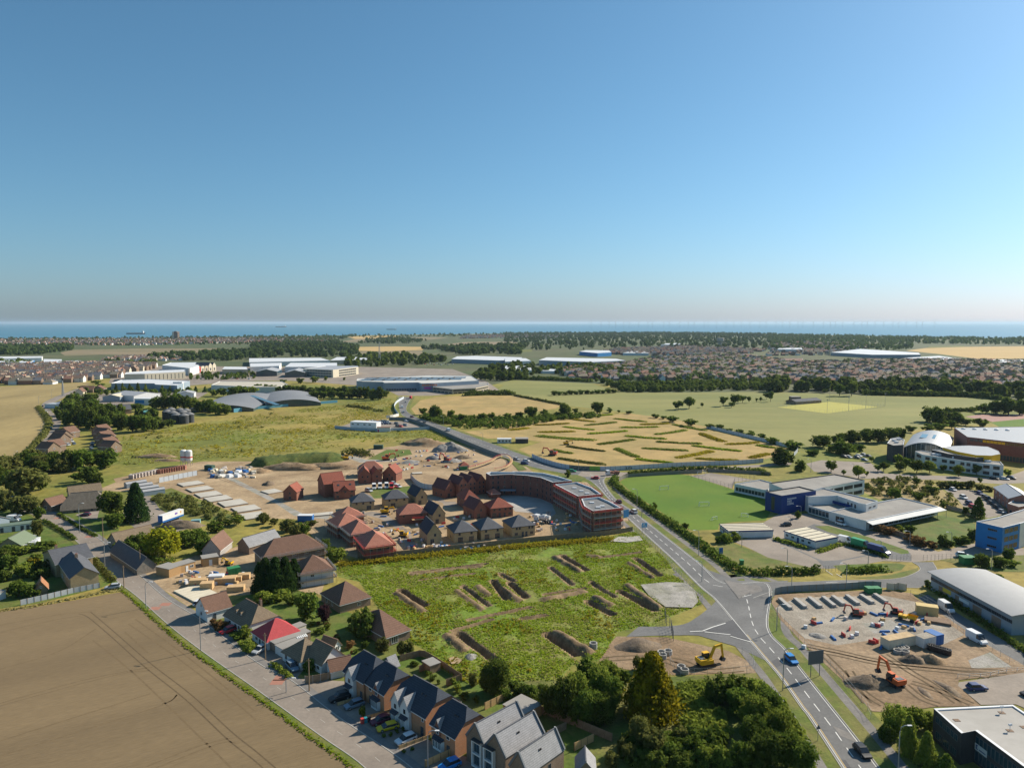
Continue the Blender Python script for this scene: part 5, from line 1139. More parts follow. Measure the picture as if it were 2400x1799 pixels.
def container(label, A, B, W, h, m, top=None, rz=None, ribs=True, ht=None):
 c, rz_, L, W = rectW(A, B, W); t = thing('container', label, 'container', c, rz_)
 b = MB(); b.box(-L / 2, L / 2,-W / 2, W / 2,.15, h); b.build('box', m, t); b = MB(); b.box(-L / 2 - .02, L / 2 + .02,-W / 2 - .02, W / 2 + .02, h + .003, h + .06); b.build('roof', top or m, t)
 for k in range(int(L / 1.1)): x = -L / 2 + .6 + k * 1.1; b = MB(); b.box(x, x + .35,-W / 2 - .06,-W / 2,.3, h - .2); b.build('rib', m, t)
 for s in (-1,1): b = MB(); b.box(s * (L / 2 - .3) - .15, s * (L / 2 - .3) + .15,-W / 2, W / 2,0,.15); b.build('skid', M_black, t)
 return t
container('green skip container at the back of the timber yard', T('5', 1978,1140), T('5', 2080,1120),3,2.4, M_green)
container('blue site container beside the haul road', T('6', 358,672), T('6', 484,672),3.5,2.8, M_bluep, M_wmetal)
container('small teal container by the scrub below the slabs', T('5', 1650,705), T('5', 1728,700),2.4,2.2, flat('pale_teal', (.2,.36,.37)))
container('dark green container on the mound behind the site', T('6', 1015,45), T('6', 1095,45),3,2.8, flat('deep_green', (.04,.09,.06)))
container('dark green container beside the rubble sacks', T('1', 1765,1330), T('1', 1830,1335),3,2.8, flat('deep_green', (.04,.09,.06)))
c = 0
for x, y, sx, sy, sz in [(1720,1215,6,3,2.2),(1790,1250,4,3,2.4),(1950,1195,7,3.4,2.0),(2040,1265,5.5,3,1.8),(2040,1180,4,2.6,1.8),(2110,1160,4,2.6,1.8)]:
 stack(T('5', x, y), sx, sy, sz, mat('sheet_timber', (.55,.37,.19),.8,.15,1.5), 'pale timber board stack', 'in the yard beside the cottages', .15,3, 'timber_stack', 'timber stack')
stack(T('5', 1870,1190),5,3,2.6, M_wmetal, 'white wrapped insulation stack', 'in the timber yard', .15,4, 'insulation_stack', 'stack')
R = R3('5', (1500,1265),(1690,1365),(1850,1270),.5); b = MB(); b.box(-R[2] / 2, R[2] / 2,-R[3] / 2, R[3] / 2,0,.5); t = thing('foundation_slab', 'beam and block floor slab in front of the timber stacks', 'slab', R[0], R[1])
for k in range(14):
 b = MB(); x = -R[2] / 2 + R[2] * k / 14; b.box(x + .02, x + R[2] / 14 - .02,-R[3] / 2, R[3] / 2,0,.45 + .03 * (k % 2)); b.build('beam', M_cream, t)
def heap(label, loc, rx, ry, h, m, seed=0, name='soil_heap', cat='soil heap', group=None):
 r = random.Random(seed + int(loc[0] * 7)); b = MB(); n = 18; rings = 6; v = []
 for k in range(rings + 1):
  u = k / rings
  for j in range(n):
   a = 6.283 * j / n; w_ = 1 + .22 * math.sin(a * 2 + seed) + .14 * r.uniform(-1,1); rr = (1 - u) ** .8
   v.append((rx * rr * w_ * math.cos(a), ry * rr * w_ * math.sin(a), max(-.03, h * (u ** .85) + (r.uniform(-.12,.12) * h if 0 < k < rings else 0)) - (.03 if k == 0 else 0)))
 f = [(i * n + j, i * n + (j + 1) % n, (i + 1) * n + (j + 1) % n, (i + 1) * n + j) for i in range(rings) for j in range(n)]
 b.add(v, f); me = b.mesh(name, m); me.polygons.foreach_set('use_smooth', [True] * len(me.polygons)); o = link(name, me, None, loc)
 return setp(o, label, cat, group)
M_heap = mat('heaped_earth', (.32,.23,.14),.95,.3,.6,(.24,.16,.09),.9,2., fine=.3, fscale=2)
M_heapd = mat('dark_spoil', (.15,.115,.085),.95,.3,.6,(.2,.15,.1),.9,2., fine=.3, fscale=2)
M_heapg = mat('grey_aggregate', (.27,.26,.24),.95,.3,.6,(.21,.2,.19),.9,2., fine=.3, fscale=2)
heap('dark rubble heap behind the box trailer', T('5', 1560,715),9,5,3.0, M_heapd, 1)
for k, (x, y, rx, ry, h, m, lab) in enumerate([(1615,60,7,6,5, M_heapg, 'left grey aggregate cone by the site\'s far corner'),(1710,60,8,6,5, M_heapg, 'right grey aggregate cone by the site\'s far corner'),(1680,12,5,4,3, M_heapg, 'small grey heap closest to the road ramp'),(1530,130,5,4,2.5, M_heapg, 'small grey heap beside yellow plant'),(1450,5,20,9,5, M_heap, 'broad tan earth bank behind the site'),(1330,160,7,5,1.6, M_heapg, 'low grey heap near the twin gables'),(1690,155,6,4,2.4, M_heapg, 'grey heap beside the little red excavator'),(1780,125,6,4,2.4, M_heapd, 'dark heap beside the site ramp'),(300,215,17,8,4.2, M_heap, 'long tan spoil bank below the grassy mound'),(620,205,22,7,3.2, M_heap, 'wide tan spoil bank beside the grassy mound'),(110,350,4,4,2, M_heapd, 'dark earth cone left of the red houses'),(40,240,8,5,2.2, M_heap, 'tan heap beyond the slabs')]):
 heap(lab, T('6', x, y), rx, ry, h, m, k)
for k, (x, y, rx, ry, h, lab) in enumerate([(1340,115,12,5,2.6, 'low brown heap in the meadow left of the silos'),(1450,145,9,4,1.6, 'flat brown heap nearest the silos')]): heap(lab, T('5', x, y), rx, ry, h, M_heap, k + 20)
mp = [T('6', -40,195), T('6', 160,165), T('6', 400,145), T('6', 640,140), T('6', 745,150)]
def ridge_mesh(name, label, line, w_, h, m, cat, smooth_=True, taper=True, kind=None):
 pts = resample(smooth_line(line, 6),2.0); c = sum(pts, Vector()) / len(pts); c.z = 0; n = len(pts); b = MB(); v = []; r = random.Random(len(pts))
 for i, p in enumerate(pts):
  d = pts[min(i + 1, n - 1)] - pts[max(i - 1,0)]; s = Vector((-d.y, d.x, 0)).normalized(); k = min(1, i / 3., (n - 1 - i) / 3.) if taper else 1
  for j in range(9):
   u = -1 + j / 4.; v.append(p - c + s * u * w_ * (.4 + .6 * k) + Vector((0,0, max(0, h * k * (1 - u * u) ** .8 * r.uniform(.85,1.1)) - .02)))
 b.add(v, [(i * 9 + j, i * 9 + j + 1, i * 9 + j + 10, i * 9 + j + 9) for i in range(n - 1) for j in range(8)]); me = b.mesh(name, m)
 me.polygons.foreach_set('use_smooth', [True] * len(me.polygons)); return setp(link(name, me, None, c), label, cat, kind=kind)
M_bank = mat('grass_bank', (.06,.085,.018),.95,.35,.5,(.1,.115,.025),.8,2., fine=.3, fscale=2)
ridge_mesh('grass_mound', 'long dark green grassy mound behind the red estate houses', mp, 11,5.0, M_bank, 'mound')
r = random.Random(5)
for k in range(46):
 p = T('1', r.uniform(1790,2200), r.uniform(1310,1400)); m = r.choice([M_wmetal, M_cream, M_pal, M_conc, M_bluep, M_heapg, M_white])
 t = link('rubble_sack', None, None, p, r.uniform(0,3)); b = MB(); s = r.uniform(.8,1.7); b.add([(-s, -s, 0),(s, -s, 0),(s, s, 0),(-s, s, 0),(-s * .8,-s * .75, s),(s * .8,-s * .9, s * .9),(s * .75, s * .8, s * 1.1),(-s * .9, s * .8, s)], [(4,5,6,7),(0,1,5,4),(1,2,6,5),(2,3,7,6),(3,0,4,7)]); b.build('sack', m, t)
 row(t, 'pale sack of rubble', 'on the heap right of the silos', 'rubble')
CL_ = [('red plastic barrier', M_redrail, (2.0,.35,1.0)),('small timber pallet stack', M_wood_n, (1.2,1.0,.8)),('grey block pallet', M_pal, (1.1,1.0,1.0)),('white bagged pallet', M_wmetal, (1.1,1.0,.9)),('blue pipe bundle', M_bluep, (3.0,.6,.5))]
r = random.Random(12)
for where, tl, x0, x1, y0, y1, n in [('among the buff and red estate houses', '6', 900,1900,600,900,80),('along the estate fence', '6', 1260,2150,880,915,34),('on the open ground behind the estate', '6', 1150,1900,60,230,70),('in the courtyard by the scaffolding', '7', 150,560,560,760,40),('in the timber yard', '5', 1500,2100,1110,1230,36),('on the right-hand site', 'f', 300,1500,250,600,44)]:
 for k in range(n):
  d_, m, (sx, sy, sz) = r.choice(CL_); p = T(tl, r.uniform(x0, x1), r.uniform(y0, y1)); t = link('site_material', None, None, p + Vector((0,0,.1)), r.uniform(0,3)); b = MB()
  b.add([(-sx / 2,-sy / 2,0),(sx / 2,-sy / 2,0),(sx / 2, sy / 2,0),(-sx / 2, sy / 2,0),(-sx * .46,-sy * .4, sz),(sx * .45,-sy * .42, sz * .96),(sx * .46, sy * .4, sz),(-sx * .44, sy * .42, sz * .94)], [(4,5,6,7),(0,1,5,4),(1,2,6,5),(2,3,7,6),(3,0,4,7)]); b.build('load', m, t); b = MB(); b.box(-sx * .52, sx * .52,-sy * .52, sy * .52,-.1,0); b.build('pallet', M_wood, t); row(t, d_, where, 'site material')
# == school, college and the right-hand side
def strip_windows(t, q, off, i, n, z, h, u0=.04, u1=.96, gap=.12, pane='pane'):
 L_ = (q[(i + 1) % len(q)] - q[i]).length; w_ = L_ * (u1 - u0) / n
 edge_windows(t, q, off, i, [u0 + (u1 - u0) * (k + .5) / n for k in range(n)], z, w_ * (1 - gap), h, pane=pane)
def P8(pts, z): return TT('8', pts, z)
t, q, off = flat_block('school_block', 'two-storey white school block at the back with wide grey roof', P8([(10,335),(130,387),(280,372),(400,397),(465,380),(835,310),(575,258)], 7.8),7.8, M_white, M_felt, cap=M_fascia)
for zz in (.9,4.5): strip_windows(t, q, off, 4,4, zz, 1.9)
t, q, off = flat_block('school_block', 'low white school wing with long ribbon window beside the pitch', TT('7', [(1922,342),(2195,398),(2300,345),(2145,305)], 4.6),4.6, M_white, M_felt, cap=M_wmetal)
strip_windows(t, q, off, 0,9,1.0,2.0)
t, q, off = flat_block('school_block', 'royal blue school entrance block with white lettering', P8([(-22,410),(120,447),(415,403),(270,365)], 9),9, M_blue, M_felt, cap=M_fascia)
strip_windows(t, q, off, 0,1,1.0,6.5,.38,.58,0)
a, b_ = q[1] + off, q[2] + off; d = (b_ - a); r_ = math.atan2(d.y, d.x)
FONT = {'#': '000110101111100', 'f': '111100110100100', 'a': '010101111101101', 'b': '110101110101110', 'c': '011100100100011', 'd': '110101101101110', 'e': '111100110100111', 'h': '101101111101101', 'i': '010010010010010', 'l': '100100100100111', 'm': '101111111101101', 'n': '110101101101101', 'o': '010101101101010', 'p': '110101110100100', 'r': '110101110101101', 's': '011100010001110', 't': '111010010010010', 'u': '101101101101111', 'w': '101101111111101', 'y': '101101010010010', 'v': '101101101101010', 'k': '101101110101101'}
def lettering(par, text, loc, rz, size, m, name='lettering'):
 b = MB(); x = 0; s = size / 5
 for ch in text:
  g = FONT.get(ch)
  if g:
   for k, c_ in enumerate(g):
    if c_ == '1': b.box(x + (k % 3) * s, x + (k % 3 + 1) * s * .98,-.06,-.02,(4 - k // 3) * s, (5 - k // 3) * s)
  x += 4 * s
 return b.build(name, m, par, loc, rz)
for k, wd in enumerate(('########', 'free', 'school')): pp = a + d * .16; lettering(t, wd, (pp.x, pp.y, 6.6 - 1.25 * k), r_, .95, M_wfr)
t, q, off = flat_block('school_block', 'long white school block with royal blue terrace wall', P8([(275,428),(350,454),(600,444),(780,506),(850,521),(948,490),(460,374)], 7.4),7.4, M_white, M_felt, cap=M_wmetal)
strip_windows(t, q, off, 4,2,5.0,.7,.15,.9,.4); strip_windows(t, q, off, 2,3,4.3,1.8,.45,.95,.5)
t, q, off = flat_block('school_block', 'glazed low school front under the blue terrace', P8([(345,530),(535,582),(690,602),(785,572),(600,470),(470,490)], 3.7),3.7, M_white, M_felt)
strip_windows(t, q, off, 0,6,.5,2.4, pane='teal')
b = MB(); A_, B_ = T('8', 470,488,3.7) - t.location, T('8', 785,570,3.7) - t.location; b.bar(A_ + Vector((0,0,.65)), B_ + Vector((0,0,.65)),.2,1.3); b.build('terrace_wall', M_blue, t)
t, q, off = flat_block('school_block', 'single-storey white school wing with broad grey roof', P8([(530,580),(848,663),(1468,537),(1160,462),(950,500),(700,545)], 4.3),4.3, M_white, M_felt, cap=M_wmetal)
strip_windows(t, q, off, 0,2,.8,2.2,.18,.42,.1); strip_windows(t, q, off, 1,14,.6,2.0)
b = MB(); cz = 3.7; v = [T('8', *p, cz) - t.location for p in ((845,670),(905,702),(1545,574),(1478,543))]; b.prism(v, cz, cz + .18); cn = b.build('canopy', M_white, t)
for k in range(9):
 p = T('8', 905,702, cz).lerp(T('8', 1545,574, cz), k / 8) - t.location; m = MB(); m.tube([(p.x, p.y + .3,0),(p.x, p.y + .3, cz)], .07,6); m.build('post', M_gfr, cn)
def hut(label, A, B, C, tl, z=3.2):
 c, rz, L, W = rect3(T(tl, *A, z), T(tl, *B, z), T(tl, *C, z)); t = thing('temporary_classroom', label, 'classroom', c, rz)
 b = MB(); b.box(-L / 2, L / 2,-W / 2, W / 2,.2, z - .2); b.build('wall', M_white, t); b = MB(); b.box(-L / 2 - .2, L / 2 + .2,-W / 2 - .2, W / 2 + .2, z - .2, z); ro = b.build('roof', M_cream, t)
 b = MB(); b.box(-L / 2 - .22, L / 2 + .22,-W / 2 - .26,-W / 2 - .2, z - .35, z + .05); b.build('fascia', M_blue, t); b = MB(); b.box(L / 2 + .2, L / 2 + .26,-W / 2 - .2, W / 2 + .2, z - .35, z + .05); b.build('fascia', M_blue, t)
 for k in range(6): x = -L / 2 + L * k / 5; b = MB(); b.box(x - .12, x + .12,-W / 2, W / 2, z, z + .12); b.build('roof_rib', M_fascia, ro)
 for u in (-.4,-.22,.1,.3): window(t, u * L, -W / 2 - .01,1.1,0,1.5,1.1)
 door(t, -.05 * L, -W / 2 - .02,.2,0, m=M_blue); return t
hut('white hut with blue-trimmed ribbed roof beside the green bus', (140,748),(415,838),(582,796), '8')
hut('white hut with blue-trimmed ribbed roof at the pitch\'s corner', (1795,690),(1878,752),(2225,722), '7')
t, q, off = flat_block('office_block', 'three-storey sky blue block with grey roof at the right edge', P8([(1800,668),(2030,722),(2172,686),(2420,610),(2230,556),(1985,632)], 10.2),10.2, M_skyblue, M_felt, cap=M_wmetal)
for zz in (.9,4.2,7.5): strip_windows(t, q, off, 0,1, zz + .4,.8,.45,.8,0); strip_windows(t, q, off, 1,3, zz, 1.9,.1,.95)
b = MB(); v = [p + off for p in (q[2], q[3])]; d = v[1] - v[0]; b.bar(v[0] + d * .02 + Vector((0,0,5.1)), v[1] + Vector((0,0,5.1)),.3,10.1); b.build('white_cladding', M_white, t)
t, L, W, ro = barrel('industrial_unit', 'long grey shed with curved metal roof on the right', T('8', 1412,1108,6), T('8', 2112,1478,6), T('8', 1860,1088,6),6.0,.9, M_metal_b, mat('dull_metal', (.33,.33,.33),.55,.07,.3), over=.9)
for k in range(9):
 x = -L / 2 + L * (k + .5) / 9; window(t, x, -W / 2 - .01,3.4,0,4.2,1.1, 'frame_g')
 if k % 2: b = MB(); b.box(x - 1.9, x + 1.9,-W / 2 - .08,-W / 2,0,3.0); b.build('cladding_panel', M_brick_b, t)
b = MB(); b.box(-L / 2 + L * .17,-L / 2 + L * .17 + 4,-W / 2 - .12,-W / 2 - .03,1.9,3.2); b.build('sign', flat('yellow_sign', (.7,.5,.05)), t); b = MB(); b.box(-L / 2 + L * .39,-L / 2 + L * .39 + 4.5,-W / 2 - .12,-W / 2 - .085,1.9,2.9); b.build('sign', M_white, t)
b = MB(); b.box(-L / 2 - .12,-L / 2 - .02,-W / 2 + 1,-W / 2 + 3.2,.8,3.4); b.build('sign', M_white, t)
t, q, off = flat_block('office_building', 'dark glazed office with pale flat roof at the bottom right corner', TT('f', [(1432,1102),(1670,1316),(1790,1292),(2240,1625),(2600,1900),(3000,1700),(2700,1450),(2115,1070)], 6.8),6.8, M_brick_d, mat('pale_membrane', (.40,.38,.35),.8,.08,.3,(.36,.34,.31)), par=.25, th=.7, cap=M_wmetal)
strip_windows(t, q, off, 0,6,4.3,1.4,.1,.9,.1, 'teal'); strip_windows(t, q, off, 0,3,.9,1.6,.1,.9,.2, 'teal'); strip_windows(t, q, off, 2,12,3.7,2.2,.02,.98,.04, 'teal'); strip_windows(t, q, off, 2,12,.6,2.2,.02,.98,.04, 'teal')
for x, y in ((2020,1140),(2090,1295),(2210,1265),(1630,1205)):
 p = T('f', x, y, 6.55) - t.location; m = MB(); m.box(p.x - .6, p.x + .6, p.y - .5, p.y + .5,6.55,6.62); o = m.build('roof_pad', M_brick_b, t)
 if x in (2020,2090): m = MB(); m.tube([(p.x, p.y, 6.6),(p.x, p.y, 7.8)], .05,6); m.tube([(p.x - .3, p.y, 7.8),(p.x + .3, p.y, 7.9)], .25,8); m.build('aerial', M_wmetal, o)
a_, b_ = q[2] + off, q[3] + off; d = b_ - a_; p = a_ + d * .02; m = MB(); m.box(0,3.2,-.12,-.07,3.0,4.4); bo = m.build('sign', M_white, t, (p.x, p.y, 0), math.atan2(d.y, d.x)); lettering(bo, 'e', (.3,-.1,3.3),0,.9, M_blue); m = MB(); m.box(1.2,2.9,-.15,-.13,3.4,3.6); m.build('print', M_blue, bo)
house('red_brick_unit', 'red brick building with pale metal roof beside the car park', rect3(T('j', 1695,668,6), T('j', 1955,860,6), T('j', 2260,790,6)),6,2.2, courses('bright_red_brick', (.40,.12,.07),(.34,.1,.06),.225,.075,(.4,.25,.2)), M_metal, 'x', 0, wins=[('f', u, zz, 1.2,1.5) for u in (.15,.4,.65,.88) for zz in (.6,3.6)], cat='building')
t, q, off = flat_block('red_brick_unit', 'stepped flat-roofed red brick block in front of the metal-roofed one', TT('j', [(1935,950),(2120,1010),(2400,960),(2300,850),(2060,880)], 5),5, MATS['bright_red_brick'], M_felt, cap=M_wmetal); strip_windows(t, q, off, 0,2,.9,1.4,.1,.9,.5)
def P4(pts, z): return TT('4', pts, z)
M_brickc = courses('plum_brick', (.22,.075,.06),(.18,.06,.05),.225,.075,(.2,.12,.1))
t, q, off = flat_block('college_hall', 'big plum brick college hall with yellow clerestory panels', P4([(1610,965),(1722,1044),(2320,1112),(2350,1000),(2300,955)], 13),13, M_brickc, M_metal, par=.2, cap=M_metal)
strip_windows(t, q, off, 1,14,10.4,1.8); a_, b_ = q[1] + off, q[2] + off; d = b_ - a_
for k in range(6): p = a_ + d * (.24 + .055 * k); m = MB(); m.box(0, d.length * .05,-.14,-.08,10.5,12.1); m.build('yellow_panel', M_yellow, t, (p.x, p.y, 0), math.atan2(d.y, d.x))
strip_windows(t, q, off, 1,20,.3,3.2, pane='teal')
for k in range(5): p = T('4', 1690 + 95 * k, 975 + 3 * k, 13) - t.location; m = MB(); m.lathe([(1.6,0),(1.3,.8),(.4,1.1)], 10,(p.x, p.y, 12.8)); m.build('roof_dome', M_wmetal, t)
t, L, W, ro = barrel('college_atrium', 'curved-roofed college atrium with arched glass front', T('4', 1555,1175,6), T('4', 1600,1060,6), T('4', 1172,1150,6),6.5,4.4, M_glassb, M_metal, 'building', 16,.4)
m = MB(); m.cbox((0,1,10.8),(L * .3,9,.3)); m.build('roof_light', M_glassb, ro)
for k in range(9): y = -W / 2 + W * (k + .5) / 9; u = 2 * y / W; m = MB(); m.box(-L / 2 - .12,-L / 2 - .02, y - .08, y + .08,0,6.3 + 4.2 * (1 - u * u)); m.build('mullion', M_wmetal, t)
t, q, off = flat_block('college_tower', 'dark curved college stair drum left of the glass arch', P4([(1030,1098),(1085,1118),(1170,1112),(1180,1070),(1130,1045),(1060,1060)], 11),11, M_brick_d, M_felt)
for x, y in ((1090,1075),(1130,1065),(1110,1090)): p = T('4', x, y, 11) - t.location; m = MB(); m.cbox((p.x, p.y, 11.1),(2.2,1.6,1.)); m.build('roof_plant', M_wmetal, t)
t, q, off = flat_block('college_wing', 'curved white two-storey college front with dark windows', P4([(1270,1168),(1340,1197),(1480,1218),(1640,1242),(1830,1267),(2036,1290),(2008,1257),(1800,1238),(1500,1192),(1330,1160)], 7.4),7.4, M_white, M_felt, cap=M_wmetal)
for i, n in ((0,1),(1,2),(2,2),(3,3),(4,2)):
 for zz in (.8,4.4): strip_windows(t, q, off, i, n, zz, 1.9,.08,.92,.35)
for x, y in ((1440,1195),(1480,1200),(1610,1222),(1900,1255)): p = T('4', x, y, 7.4) - t.location; m = MB(); m.cbox((p.x, p.y, 7.5),(3., 2., 1.1)); m.build('roof_plant', M_wmetal, t)
t, q, off = flat_block('college_block', 'grey upper storey behind the curved white college front', P4([(1415,1155),(1560,1190),(1800,1225),(1960,1215),(1800,1190),(1560,1150)], 9.4),9.4, M_brick_d, M_felt)
t, q, off = flat_block('college_drum', 'rounded yellow college drum with pale roof', P4([(1510,1135),(1640,1172),(1800,1202),(1930,1206),(2008,1192),(1990,1165),(1900,1128),(1740,1118),(1600,1122)], 10.6),10.6, M_yellow, M_metal, par=.1, cap=M_metal)
house('pavilion', 'brown brick pavilion with low roof on the playing field', rectW(T('4', 240,742,3), T('4', 462,728,3),14),3.2,2.0, M_brick_b, M_slate, 'x', 0, wins=std_wins(6,1), cat='pavilion')
simple_box('pavilion', 'square brick tower room beside the field pavilion', 'pavilion', T('4', 205,742), T('4', 285,742),9,5.5, M_brick_b, M_felt)
sheet('synthetic_pitch', P4([(80,788),(510,842),(950,786),(530,742)], 0),.03, mat('yellow_green_turf', (.40,.37,.085),.95,.06,.05))
def wirefence(label, line, h, step, name='mesh_fence', col=None, rails=3, cat='fence', pr=.05, group=None):
 pts = resample(line, step); c = sum(pts, Vector()) / len(pts); c.z = 0; t = thing(name, label, cat, c, 0, group)
 b = MB(); b.tube([(0,0,0),(0,0, h)], pr, 5); pm = b.mesh('post', col or M_steel)
 for p in pts: link('post', pm, t, p - c)
 for k in range(rails):
  b = MB(); zz = h * (k + 1) / rails - .03
  for a, e in zip(pts, pts[1:]): b.bar(a - c + Vector((0,0, zz)), e - c + Vector((0,0, zz)),.035)
  b.build('rail', col or M_steel, t)
 return t
G4 = lambda *p: [T('4', *q) for q in p]
wirefence('tall mesh fence round the yellow synthetic pitch', G4((80,790),(510,846),(1015,784),(530,740),(80,790)),4,6)
for k, (x, y) in enumerate([(510,845),(695,822),(845,800),(1010,782),(530,738),(700,752)]):
 p = T('4', x, y); t = link('floodlight', None, None, p); b = MB(); b.tube([(0,0,0),(0,0,14)], .16,6,.08); b.build('mast', M_steel, t); b = MB(); b.box(-.9,.9,-.15,.15,13.6,14.2); b.build('lamp_head', M_steel, t); row(t, 'tall floodlight mast', 'round the synthetic pitch', 'floodlight')
for k, (x, y, w_, h_, ang) in enumerate([(1660,540,5,2.2,.1),(1315,398,5,2.2,.2),(1750,660,3,1.6,.5),(2010,630,3,1.6,-.4),(1640,272,5,2.2,0.05)]):
 t = thing('football_goal', ['large white goal in the middle of the school pitch', 'white goal in the left half of the school pitch', 'small white goal nearest the hut roof', 'small fallen white goal near the blue block', 'white goal on the court behind the pitch'][k], 'goal', T('7', x, y), ang, 'goals on the school pitch')
 b = MB(); b.bar((-w_ / 2,0,0),(-w_ / 2,0, h_),.16); b.build('post', M_wfr, t); b = MB(); b.bar((w_ / 2,0,0),(w_ / 2,0, h_),.16); b.build('post', M_wfr, t); b = MB(); b.bar((-w_ / 2 - .08,0, h_ + .08),(w_ / 2 + .08,0, h_ + .08),.16); b.build('crossbar', M_wfr, t)
 b = MB()
 for s in (-1,1): b.bar((s * w_ / 2,1.4,0),(s * w_ / 2,.05, h_ - .05),.08)
 b.bar((-w_ / 2,1.4,.05),(w_ / 2,1.4,.05),.08)
 b.build('net_frame', M_wfr, t)
F_ = lambda tl, *p: smooth_line([T(tl, *q) for q in p], 4)
wirefence('dark mesh fence of the ball court', [T('7', *q) for q in ((1512,285),(1720,250),(2110,308),(1925,335),(1900,395),(1512,285))], 3,3, col=M_gfr)
panels('board_fence', 'weathered grey fence behind the school pitch', 'fence', F_('7', (925,320),(1000,290),(1180,275),(1400,262),(1660,250)),2.0, mat('grey_boards', (.22,.21,.18),.95,.2,2),2.4)
panels('board_fence', 'weathered grey fence behind the ball court', 'fence', F_('7', (1690,242),(1900,250),(2120,262),(2260,275)),2.0, MATS['grey_boards'], 2.4)
panels('garden_wall', 'old brick garden wall of the nursery plot', 'wall', F_('8', (905,730),(1150,800),(1290,860),(1440,905)),2.0, M_brick_b, 4,.3, False)
panels('board_fence', 'timber fence along the rough grass beside the car park', 'fence', F_('8', (1540,560),(1700,600),(1800,650)),1.9, MATS['grey_boards'], 2.4)
wirefence('dark gated railings beside the school entrance road', F_('8', (1030,1000),(1130,1010),(1200,1000),(1240,1010)),2.4,1.6, col=M_gfr); wirefence('dark railings right of the school entrance', F_('8', (1340,1010),(1460,1005),(1530,1000),(1640,1010)),2.4,1.6, col=M_gfr)
wirefence('dark gate across the lower school entrance', F_('8', (455,1110),(520,1100),(630,1105)),2.2,1.2, 'gate', M_gfr, 3, 'gate')
panels('hoarding', 'grey-green hoarding along the top of the right-hand site', 'hoarding', F_('f', (30,190),(50,130),(150,105),(400,90),(700,75),(880,60),(1020,72)),2.3, mat('grey_green_panel', (.20,.24,.24),.7,.15,.4),2.6)
panels('hoarding', 'tan site gate panels beside the curved-roof shed', 'hoarding', F_('f', (1025,75),(1090,85),(1100,70),(1230,95)),2.3, M_cream, 2.6)
HERAS = [('f', 30,190),('f', 10,230),('f', 100,330),('f', 200,450),('f', 320,560),('f', 470,690),('f', 640,860),('f', 890,1160),('f', 885,1230)]
wirefence('mesh site fence between the footpath and the right-hand site', [T(*q) for q in HERAS], 2.0,3.5, 'site_fence', rails=2, pr=.04)
wirefence('mesh site fence along the service road', F_('f', (1230,130),(1350,180),(1560,310),(1580,360),(1700,480),(1900,580),(2070,700),(2210,760)),2.0,3.5, 'site_fence', rails=2, pr=.04)
wirefence('white rail fence round the corner of the car park', F_('f', (1640,840),(1900,830),(2060,790),(2300,780)),1.1,3, 'rail_fence', M_wfr, 2, pr=.06)
wirefence('mesh fence along the green field beside the main road', [T(*q) for q in [('7', 1060,745),('7', 1300,965),('7', 1500,1200),('7', 1590,1290)]], 2.0,3.0, 'site_fence', M_conc, 3, pr=.06)
wirefence('dark mesh gates across the access road', [T(*q) for q in [('e', 700,-30),('e', 705,60),('e', 760,100),('e', 790,240)]], 3.2,1.8, 'gate', M_gfr, 4, 'gate', pr=.08)
wirefence('mesh site fence round the yellow excavator', [T(*q) for q in [('e', 740,350),('e', 760,480),('e', 830,590),('e', 1030,590),('e', 1180,580),('e', 1640,560),('e', 1600,400),('e', 1400,330)]], 2.0,3.5, 'site_fence', rails=2, pr=.04)
wirefence('wire fence along the field\'s near edge below the weeds', [T(*q) for q in [('d', 560,560),('d', 900,600),('d', 1260,590),('d', 1380,560)]], 1.6,3.2, rails=2, col=M_wood, pr=.06)
CL = lambda *p: [T(*q) for q in p]
panels('garden_fence', 'dark board fence along the gardens behind the orange houses', 'fence', CL(('c', 975,360),('c', 1250,290),('c', 1440,400),('c', 1730,600)),1.8, M_wood, 1.9)
panels('garden_fence', 'board fence between the two gardens with patio chairs', 'fence', CL(('c', 1210,490),('c', 1440,405)),1.8, M_wood, 1.9)
panels('garden_fence', 'board fence between the lawn and the brick-wall garden', 'fence', CL(('c', 1540,660),('c', 1720,600)),1.8, M_wood, 1.9)
panels('garden_fence', 'board fence behind the flat-roofed garden room', 'fence', CL(('d', 450,950),('d', 780,790)),1.8, M_wood_n, 1.9)
panels('garden_fence', 'tall board fence behind the modern houses', 'fence', CL(('d', 930,1120),('d', 1150,990),('d', 1480,1120),('d', 1840,1270),('d', 2079,1370)),1.9, M_wood, 1.9)
panels('garden_fence', 'board fence between the upper two modern gardens', 'fence', CL(('d', 1210,1300),('d', 1490,1160)),1.8, M_wood, 1.9)
panels('garden_fence', 'board fence between the lower two modern gardens', 'fence', CL(('d', 1540,1450),('d', 1840,1300)),1.8, M_wood_n, 1.9)
panels('garden_fence', 'concrete-posted board fence beside the brown-roofed garage', 'fence', CL(('b', 1190,1440),('b', 1330,1430),('b', 1700,1340)),1.9, M_wood, 1.9, pm=M_conc)
for k, (a, b_) in enumerate([((210,900),(570,790)),((560,1060),(900,965)),((960,1430),(1370,1275))]):
 panels('low_fence', ['low timber rail between the first two drives', 'low timber rail between the middle two drives', 'low timber rail beside the white hatchback'][k], 'fence', CL(('c', *a),('c', *b_)),.8, M_wood_n, 1.9, group='drive fences')
panels('garden_fence', 'timber fence between the last orange house and the modern houses', 'fence', CL(('c', 1280,1650),('c', 1540,1530),('c', 1790,1440)),1.6, M_wood_n, 1.9)
panels('field_fence', 'pale corrugated panels along the top of the ploughed field', 'fence', CL(('i', 355,870),('i', 800,770),('i', 1250,660),('i', 1750,560)),1.8, mat('pale_sheet', (.50,.52,.55),.7,.15,.6),1.9)
